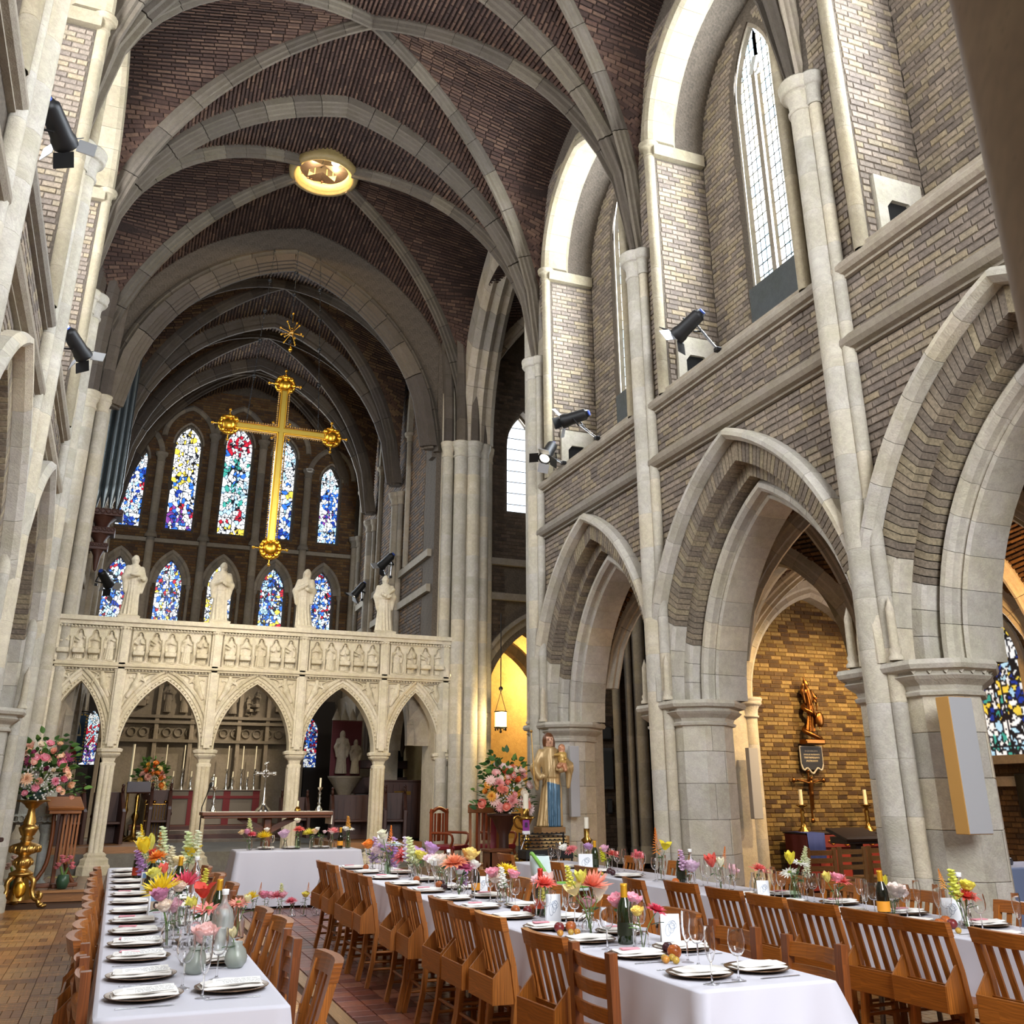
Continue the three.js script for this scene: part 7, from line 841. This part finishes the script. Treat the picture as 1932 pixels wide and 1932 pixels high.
  // painted statue of mother and child
  const ped = thing('statue_pedestal', 'wooden pedestal with a carved Latin panel under the painted statue', 'pedestal', [6.6, 0, -15.05]); part('box', [rbox(.52, .95, .42, .012, 0, .475, 0), rbox(.42, .1, .34, .01, 0, 1.03, 0)], wood('#a8855a', .5), ped); const pc = document.createElement('canvas'); pc.width = 256; pc.height = 150; const px = pc.getContext('2d'); px.fillStyle = '#c9ab74'; px.fillRect(0, 0, 256, 150); px.strokeStyle = '#7d6238'; px.lineWidth = 5; px.strokeRect(8, 8, 240, 134); px.fillStyle = '#6b5430'; px.font = 'bold 34px serif'; px.textAlign = 'center'; px.fillText('ECCE', 128, 48); px.fillText('ANCILLA', 128, 88); px.fillText('DOMINI', 128, 128); const pt = new THREE.CanvasTexture(pc); pt.colorSpace = THREE.SRGBColorSpace; part('inscription_panel', new THREE.PlaneGeometry(.42, .24).translate(0, .82, .2125), M('#ffffff', .6, { map: pt }), ped);
  const st = thing('painted_statue', 'painted statue of a veiled mother in gold and blue holding a child', 'statue', [6.6, 1.08, -15.05], -.22), body = figure({ veil: 1, fold: 13, amp: .09, hands: [[-.15, .52, .1], [.08, .6, .13]], elbow: [[-.19, .62, .02], [.2, .64, .04]], turn: .12, lean: .6 }), child = (x, y, z) => { let d = ell(x, y, z, [.135, .84, .09], [.04, .046, .042]); d = smin(d, ell(x, y, z, [.135, .74, .1], [.05, .07, .045]), .03); d = smin(d, capsule(x, y, z, [.14, .69, .11], [.08, .64, .18], .03, .024), .02); d = smin(d, capsule(x, y, z, [.15, .69, .11], [.16, .6, .16], .03, .022), .02); d = smin(d, capsule(x, y, z, [.1, .77, .12], [.04, .76, .17], .018, .014), .015); return smin(d, capsule(x, y, z, [.17, .77, .11], [.16, .72, .18], .018, .014), .015); };
  const sg = sdfMesh((x, y, z) => Math.min(body(x, y, z), child(x, y, z)), [-.27, -.02, -.2], [.27, 1.02, .28], .0085), ca = [], P = sg.attributes.position, c = new THREE.Color(); for (let i = 0; i < P.count; i++) { const x = P.getX(i), y = P.getY(i), z = P.getZ(i); const q = Math.abs(x - .008), head = y > .865 && y < .965 && z > .028 && q < .038, ink = head && (Math.hypot((q - .02) / .011, (y - .931) / .0055) < 1 || Math.hypot(q / .015, (y - .897) / .004) < 1 || (q > .01 && q < .032 && Math.abs(y - .945) < .003)), kid = child(x, y, z) < .004; c.set(kid ? (y > .85 && z < .1 ? '#5a3a22' : y > .8 || y < .68 ? '#c98f6a' : '#c9a45a') : ink ? '#6b3a2c' : head ? '#dcae90' : y > .855 ? '#6e4429' : y < .47 - .25 * x && x > -.035 && x < .12 && z > 0 ? '#44657c' : y < .015 ? '#8a6f45' : Math.abs(y - .6 - .2 * Math.sin(x * 14)) < .012 ? '#8e7446' : '#b99b6a'); ca.push(c.r, c.g, c.b); } sg.setAttribute('color', new THREE.Float32BufferAttribute(ca, 3)); sg.scale(1.46, 1.44, 1.46); part('body', sg, M('#ffffff', .38, { vertexColors: true, metalness: .25 }), st); part('sceptre', [bar([-.27, .7, .15], [-.31, 1.46, .12], .009), ball(.025, -.31, 1.47, .12)], GILT, st);
  const rk = thing('votive_candle_rack', 'black iron votive candle rack with rows of holders in front of the pedestal', 'candle rack', [6.2, 0, -14.3]); part('tray', [rbox(.78, .12, .34, .008, 0, .72, 0), box(-.36, .36, .78, .785, -.16, .16)], BLACK, rk); for (const x of [-.37, .37]) for (const z of [-.15, .15]) part('leg', bar([x, 0, z], [x, z > 0 ? .78 : 1.02, z], .014), BLACK, rk); for (let i = 0; i < 5; i++) part('candle_bar', [bar([-.37, .82 + i * .045, .1 - i * .055], [.37, .82 + i * .045, .1 - i * .055], .008), ...Array.from({ length: 9 }, (_, k) => cyl(.016, .016, .02, -.32 + k * .08, .82 + i * .045, .1 - i * .055, 8))], DARKMETAL, rk); part('emblem', fin(new THREE.TorusGeometry(.05, .008, 4, 4).scale(1.3, .7, 1).translate(.05, .72, .175)), SILVER, rk); part('flame', ball(.013, .22, .87, .05, .8, 1.5, .8), M('#ffe8b0', .4, { emissive: '#ffdf9a', emissiveIntensity: 5 }), rk);
  const sn = thing('donation_sign', 'small purple card sign with a white base by the candle rack', 'sign', [5.93, 1.02, -14.42]); part('panel', rbox(.11, .16, .012, .004, 0, .1, 0), M('#8a2f86', .5), sn); part('dark_square', rbox(.045, .07, .006, .002, 0, .11, .009), M('#3a1f42', .5), sn); part('foot', [rbox(.12, .05, .03, .004, 0, -.0, 0), bar([0, -.03, 0], [-.1, -.28, -.0], .008)], M('#f2f0f2', .5), sn);
  const fc = thing('brass_floor_candlestick', 'slim brass floor candlestick with a white candle right of the candle rack', 'candlestick', [6.78, 0, -14.05]); part('stick', lathe([[.13, 0], [.11, .04], [.04, .1], [.03, .5], [.06, .56], [.03, .62], [.025, .8], [.05, .86], [.09, .92], [.04, .96], [.045, 1.08]], 16), BRASS, fc); part('candle', cyl(.035, .034, .16, 0, 1.08, 0), M('#f4eedb', .5), fc);
  const hl = thing('sanctuary_lamp', 'square hanging lantern glowing cream in the transept arch', 'lamp', [7.83, 3.15, -20.5]); part('glass_shade', cyl(.14, .14, .32, 0, -.16, 0, 8), M('#fff3c8', .5, { emissive: '#fff0b8', emissiveIntensity: .95 }), hl); part('frame', [fin(new THREE.TorusGeometry(.145, .014, 4, 8).rotateX(PI / 2).translate(0, .17, 0)), fin(new THREE.TorusGeometry(.145, .014, 4, 8).rotateX(PI / 2).translate(0, -.17, 0)), ...[0, 1, 2, 3, 4].map((k) => ball(.022, .12 * Math.cos(k * 1.26), -.21, .12 * Math.sin(k * 1.26), 1, 1.4, 1, 6)), ball(.03, 0, -.26, 0)], DARKMETAL, hl); part('chain', [bar([.13, .17, 0], [0, .6, 0], .007), bar([-.13, .17, 0], [0, .6, 0], .007), bar([0, .6, 0], [0, 2.4, 0], .012), ball(.05, 0, .68, 0)], BLACK, hl); const l = new THREE.PointLight('#ffdf9c', 7); l.position.set(7.83, 3.15, -20.25); l.shadow.radius = 6; l.castShadow = true; l.name = 'sanctuary_lamp_glow'; scene.add(l);
  const l2 = thing('chapel_lamp', 'glass pendant lamp inside the lit side chapel', 'lamp', [10.55, 4.6, -23.9]); part('globe', ball(.14, 0, 0, 0), M('#ffe2a0', .5, { emissive: '#ffdc98', emissiveIntensity: 4 }), l2); part('cord', bar([0, .1, 0], [0, 1.8, 0], .01), BLACK, l2); const q2 = new THREE.PointLight('#ffcf86', 30); q2.position.set(10.55, 4.6, -23.9); q2.shadow.radius = 7; q2.castShadow = true; q2.name = 'chapel_lamp_glow'; scene.add(q2);
  const pq = (x, y, w, h, m, label, name = 'wall_plaque') => { const p = thing(name, label, 'plaque', [x, y, -20.93]); part('plate', rbox(w, h, .04, .008), m, p); part('inner_panel', rbox(w * .78, h * .84, .02, .004, 0, 0, .018), M('#3c4148', .5), p); };
  pq(10.68, 2.95, .3, .3, M('#26282b', .5), 'small dark square wall plaque above the tall one by the shafts'); pq(10.66, 2.15, .34, .92, M('#4a4f56', .45), 'tall dark framed memorial plaque on the transept brick'); pq(10.72, 1.32, .12, .32, M('#1d2030', .5), 'narrow notice with a pale strip below the tall plaque', 'wall_notice');
  // felt covered loudspeaker boards on the piers
  const bd = (p, w, h, d, label, side) => { const b = thing('column_loudspeaker', label, 'loudspeaker', p); const cb = part('cabinet', rbox(w, h, d, .006), side, b); part('grille', rbox(w - .01, h - .01, .012, .004, 0, 0, d / 2), M('#a9a9ab', .9, { bumpMap: clothT, bumpScale: .0008 }), cb); part('bracket', rbox(.05, .05, .1, .005, 0, h * .3, -d / 2 - .04), DARKMETAL, b); };
  bd([7.12, 1.78, -15.18], .17, 1.12, .08, 'tall grey column loudspeaker on the first pier behind the statue', M('#b4b1ab', .8)); bd([10.45, 1.76, -14.82], .2, 1.18, .1, 'grey column loudspeaker on the respond left of the side chapel', M('#9a8f80', .8)); bd([6.9, 1.81, -6.66], .27, 1.14, .15, 'column loudspeaker with an ochre side and grey front on the big right pier', M('#b98a45', .7));
}
{ // flowers beside the high altar
  const ps = thing('flower_pedestal', 'dark pedestal for the altar flowers seen through the second screen arch', 'stand', [.78, .5, -26.9]); part('pillar', lathe([[.2, 0], [.18, .06], [.06, .12], [.06, .8], [.12, .95], [.2, 1.05], [.2, 1.1], [0, 1.1]], 14), DARKWOOD, ps);
  arrangement('orange and yellow flower arrangement beside the high altar', [.78, 1.602, -26.9], .42, .72, ['#e9963a', '#f0c24a', '#d8672c', '#f2dca0', '#e8b0a0'], 34, 21, M('#2a2622', .5));
}
{ // side chapel
  const Z = -15.38, fig = figure({ hands: [[-.16, .9, .08], [.1, .58, .12]], elbow: [[-.2, .78, .02], [.19, .64, .03]], fold: 6, amp: .2, lean: 2, hair: .02 });
  const s = thing('bronze_saint', 'tall bronze sculpture of an armed saint over a coiling beast on the chapel wall', 'sculpture', [12.12, 2.48, Z + .16]); part('saint', sdfMesh(fig, ...FB, .013).scale(.72, .95, .6).translate(-.03, .2, 0), BRONZE, s); const co = []; for (let i = 0; i <= 40; i++) { const t = i / 40; co.push([.19 * Math.cos(t * 13) * (1 - .35 * t) + .02, .02 + t * .85, .08 * Math.sin(t * 13)]); } part('coiled_beast', tube(co, .045, 90, 8), BRONZE, s); part('spear', bar([-.14, 1.2, .1], [.08, .25, .16], .012), BRONZE, s); part('shield', ball(.12, .1, .42, .16, .8, 1.2, .35), BRONZE, s); part('rock_base', rbox(.46, .1, .22, .03, 0, .02, 0), BRONZE, s);
  const p = thing('chapel_plaque', 'black shield shaped plaque with Latin lettering and scrolled stone edge under the bronze', 'plaque', [12.12, 2.2, Z + .05]); const c = document.createElement('canvas'); c.width = 256; c.height = 200; const x = c.getContext('2d'); x.fillStyle = '#17130f'; x.fillRect(0, 0, 256, 200); x.fillStyle = '#c9b98f'; x.font = 'bold 30px serif'; x.textAlign = 'center'; ['S·GEORGIVS', 'ANGLIÆ PATRONVS', 'TRIVMPHANTI', 'PATRONVS'].forEach((t, i) => { x.font = 'bold ' + (i === 1 ? 22 : 29) + 'px serif'; x.fillText(t, 128, 46 + i * 42); }); const t = new THREE.CanvasTexture(c); t.colorSpace = THREE.SRGBColorSpace; part('board', ext([[-.25, .22], [.25, .22], [.25, -.12], [.16, -.2], [-.16, -.2], [-.25, -.12]], .04, .006), M('#17130f', .5), p); part('lettering', new THREE.PlaneGeometry(.42, .28).translate(0, .05, .043), M('#ffffff', .5, { map: t }), p); part('scroll_edge', [tube([[-.25, -.1, .03], [-.2, -.2, .03], [-.12, -.16, .03], [0, -.26, .03], [.12, -.16, .03], [.2, -.2, .03], [.25, -.1, .03]], .018, 24), bar([-.25, .22, .03], [.25, .22, .03], .016), bar([-.25, .22, .03], [-.25, -.1, .03], .012), bar([.25, .22, .03], [.25, -.1, .03], .012)], STONE[1], p);
  const r = thing('wall_crucifix', 'bronze crucifix with knobbed ends on the chapel wall above the altar', 'crucifix', [12.02, 1.72, Z + .06]); part('cross', [bar([0, -.6, 0], [0, .26, 0], .02), bar([-.33, .1, 0], [.33, .1, 0], .018), ...[[0, .27], [-.34, .1], [.34, .1], [0, -.6]].map(([a, b]) => ball(.045, a, b, 0, 1, 1, .7, 8))], BRONZE, r); part('corpus', sdfMesh((a, b, d) => { let q = smin(capsule(a, b, d, [0, -.14, .05], [0, .06, .05], .032, .042), capsule(a, b, d, [0, -.14, .05], [.015, -.4, .04], .03, .016), .03); for (const k of [-1, 1]) q = smin(q, capsule(a, b, d, [k * .04, .05, .05], [k * .27, .11, .03], .018, .011), .02); return smin(q, ell(a, b, d, [.01, .13, .06], [.03, .038, .032]), .015); }, [-.32, -.46, -.02], [.32, .2, .13], .009), BRONZE, r);
  const a = thing('chapel_altar', 'side chapel altar with an embroidered red frontal', 'altar', [12.45, 0, -14.95]); part('altar_block', rbox(2.3, .92, .6, .015, 0, .46, 0), M('#5a1a16', .7), a); for (let i = 0; i < 10; i++) part('frontal_panel', rbox(.21, .64, .02, .005, -1.03 + i * .228, .34, .31), M(i % 2 ? '#8a2a1c' : '#7d2418', .7), a); part('superfrontal', rbox(2.3, .2, .03, .006, 0, .8, .315), M('#74241a', .7), a); part('gold_embroidery', [-.85, -.3, .25, .8].flatMap((q) => [fin(new THREE.TorusGeometry(.07, .008, 4, 14).translate(q, .8, .335)), fin(new THREE.TorusGeometry(.05, .006, 4, 4).scale(2, 1, 1).translate(q + .25, .8, .335))]), GOLD, a); part('altar_cloth', rbox(2.34, .02, .64, .004, 0, .93, 0), M('#221a1a', .8), a);
  const bl = thing('blue_cloth', 'deep blue cloth hanging over the left end of the chapel altar', 'cloth', [11.45, 0, -14.9]); part('drape', rings([[.945, -.3, .36], [.95, .0, .36], [.94, .34, .36], [.7, .345, .37], [.5, .35, .35]].map(([y, z, w]) => Array.from({ length: 9 }, (_, k) => V(-.18 + k * .045 * 1, y, z + .012 * Math.sin(k * 2 + y * 4)))), false, false), M('#1d2f6e', .8, { side: THREE.DoubleSide }), bl);
  const cs = (xx, label) => { const g = thing('brass_candlestick', label, 'candlestick', [xx, .942, -15.0]); part('stick', lathe([[.11, 0], [.1, .03], [.05, .08], [.035, .16], [.05, .2], [.03, .28], [.045, .34], [.025, .4], [.1, .44], [.1, .455], [.03, .46]], 16), BRASS, g); part('candle', cyl(.034, .032, .26, 0, .455, 0), M('#efe2bd', .5), g); }; cs(11.55, 'brass candlestick with a white candle, left of the two on the chapel altar'); cs(13.0, 'brass candlestick with a white candle, right of the two on the chapel altar');
  const le = thing('dark_lectern', 'dark wooden lectern with a sloping top in front of the chapel altar', 'lectern', [10.9, 0, -12.9]); part('desk', [rbox(.75, .05, .5, .01).rotateX(.3).translate(0, .98, 0), rbox(.68, .1, .4, .01, 0, .9, 0)], M('#2a1c16', .5), le); part('column', [rbox(.14, .85, .14, .01, 0, .45, 0), rbox(.5, .06, .4, .01, 0, .03, 0)], M('#2a1c16', .5), le);
  for (const [i, px2, tx] of [[0, 11.2, 12.1], [1, 13.4, 12.2]]) { const lp = [px2, 5.0, -12.6], g = thing('chapel_spotlight', 'small spotlight lighting the chapel wall, ' + (i ? 'right' : 'left') + ' of the two under the vault', 'spotlight', lp); part('housing', cyl(.07, .09, .2, 0, -.1, 0, 12), BLACK, g); part('lens', cyl(.07, .07, .01, 0, -.115, 0, 12), M('#fff0cc', .3, { emissive: '#ffe4b0', emissiveIntensity: 4 }), g); part('stem', bar([0, .1, 0], [0, 1.05, 0], .012), BLACK, g); const sp = new THREE.SpotLight('#ffdaa2', LP.chapel, 0, .8, .7, 2); sp.position.set(lp[0], lp[1] - .15, lp[2]); sp.target.position.set(tx, 2.1, -15.4); sp.castShadow = true; sp.shadow.radius = 4; sp.name = 'chapel_spotlight_beam'; scene.add(sp, sp.target); }
  for (const [i, x, z] of [[0, 13.2, -9.9]]) { const g = thing('added_pendant_lamp', 'added glass pendant lamp out of view that warms the aisle', 'lamp', [x, 3.9, z]); part('globe', ball(.16, 0, 0, 0), M('#ffdca0', .5, { emissive: '#ffd28a', emissiveIntensity: 5 }), g); part('rod', bar([0, .14, 0], [0, 1.9, 0], .012), BRASS, g); const l = new THREE.PointLight('#ffc27a', LP.pendant); l.position.set(x, 3.9, z); l.shadow.radius = 8; l.castShadow = true; l.name = 'added_pendant_lamp_glow'; scene.add(l); }  // added lamp outside the view, put in to warm the aisle light
  const tv = thing('wall_screen', 'black flat screen on the aisle wall at the right edge', 'television', [14.1, 1.55, -12.05]); part('case', rbox(.06, .7, 1.0, .01), BLACK, tv); part('display', rbox(.01, .64, .94, .002, -.032, 0, 0), M('#050506', .15), tv);
  const pw = thing('slatted_bench', 'red brown slatted bench against the aisle wall at the right edge', 'bench', [13.6, 0, -11.6]); for (let i = 0; i < 9; i++) part('slat', rbox(.02, .4, .05, .004, 0, .75, -.4 + i * .1), wood('#7d3a26'), pw); part('seat', [rbox(.4, .05, 1.0, .01, -.2, .45, 0), rbox(.05, .95, .05, .005, 0, .47, -.48), rbox(.05, .95, .05, .005, 0, .47, .48)], WALNUT, pw);
  const cm = thing('camera', 'black camera with a bright lens on the blue table', 'camera', [10.05, .762, -9.35], .4); part('camera_body', rbox(.16, .1, .08, .02, 0, .05, 0), BLACK, cm); part('lens', fin(new THREE.CylinderGeometry(.04, .04, .08, 16).rotateX(PI / 2).translate(0, .05, .07)), M('#3a3d42', .2), cm); part('viewfinder', rbox(.06, .04, .06, .01, 0, .11, 0), BLACK, cm);
  const hc = thing('high_chair', 'white and green plastic high chair shell beside the far right table', 'high chair', [4.3, 0, -9.75], 1.35), GR = M('#7fb84a', .5), WT = M('#cfe0df', .45), th = rings([[.62, .2, -.14], [.7, .22, -.17], [.85, .22, -.2], [1.0, .19, -.22], [1.08, .13, -.22]].map(([y, w, z]) => [[-w, z + .16], [-w * .9, z + .02], [-w * .4, z - .03], [w * .4, z - .03], [w * .9, z + .02], [w, z + .16]].map(([a, b]) => V(a, y, b)).concat([[w - .03, z + .16], [w * .8, z + .05], [0, z + .02], [-w * .8, z + .05], [-w + .03, z + .16]].map(([a, b]) => V(a, y, b)))), true, true); part('seat_shell', [th, rbox(.4, .1, .36, .03, 0, .6, 0)], WT, hc); part('green_rim', tube([[-.2, .72, .0], [-.21, .88, -.1], [-.16, 1.03, -.2], [0, 1.1, -.24], [.16, 1.03, -.2], [.21, .88, -.1], [.2, .72, 0]], .022, 24), GR, hc); part('tray', [rbox(.5, .04, .3, .018, 0, .74, .22)], WT, hc); hc.scale.setScalar(.9); part('tray_rim', tube([[-.24, .77, .1], [-.24, .77, .36], [.24, .77, .36], [.24, .77, .1]], .014, 24), GR, hc); for (const [a, b] of [[-1, -1], [1, -1], [-1, 1], [1, 1]]) part('leg', bar([a * .15, .56, b * .12], [a * .26, 0, b * .26], .016), M('#c9ccd0', .4, { metalness: .6 }), hc);
}
{ // the post close beside the viewer, out of focus at the right edge
  const p = struct('near_post', 'smooth brown stone post close to the viewer at the upper right edge'), e = ray(1862, 340), az = Math.atan2(e.x, -e.z) + Math.asin(.2 / 1.1); part('shaft', fin(new THREE.CylinderGeometry(.2, .2, 5.6, 40).translate(1.1 * Math.sin(az), 2.8, -1.1 * Math.cos(az))), M('#8c7963', .8, { map: stoneT }), p);
}
renderer.render(scene, camera);
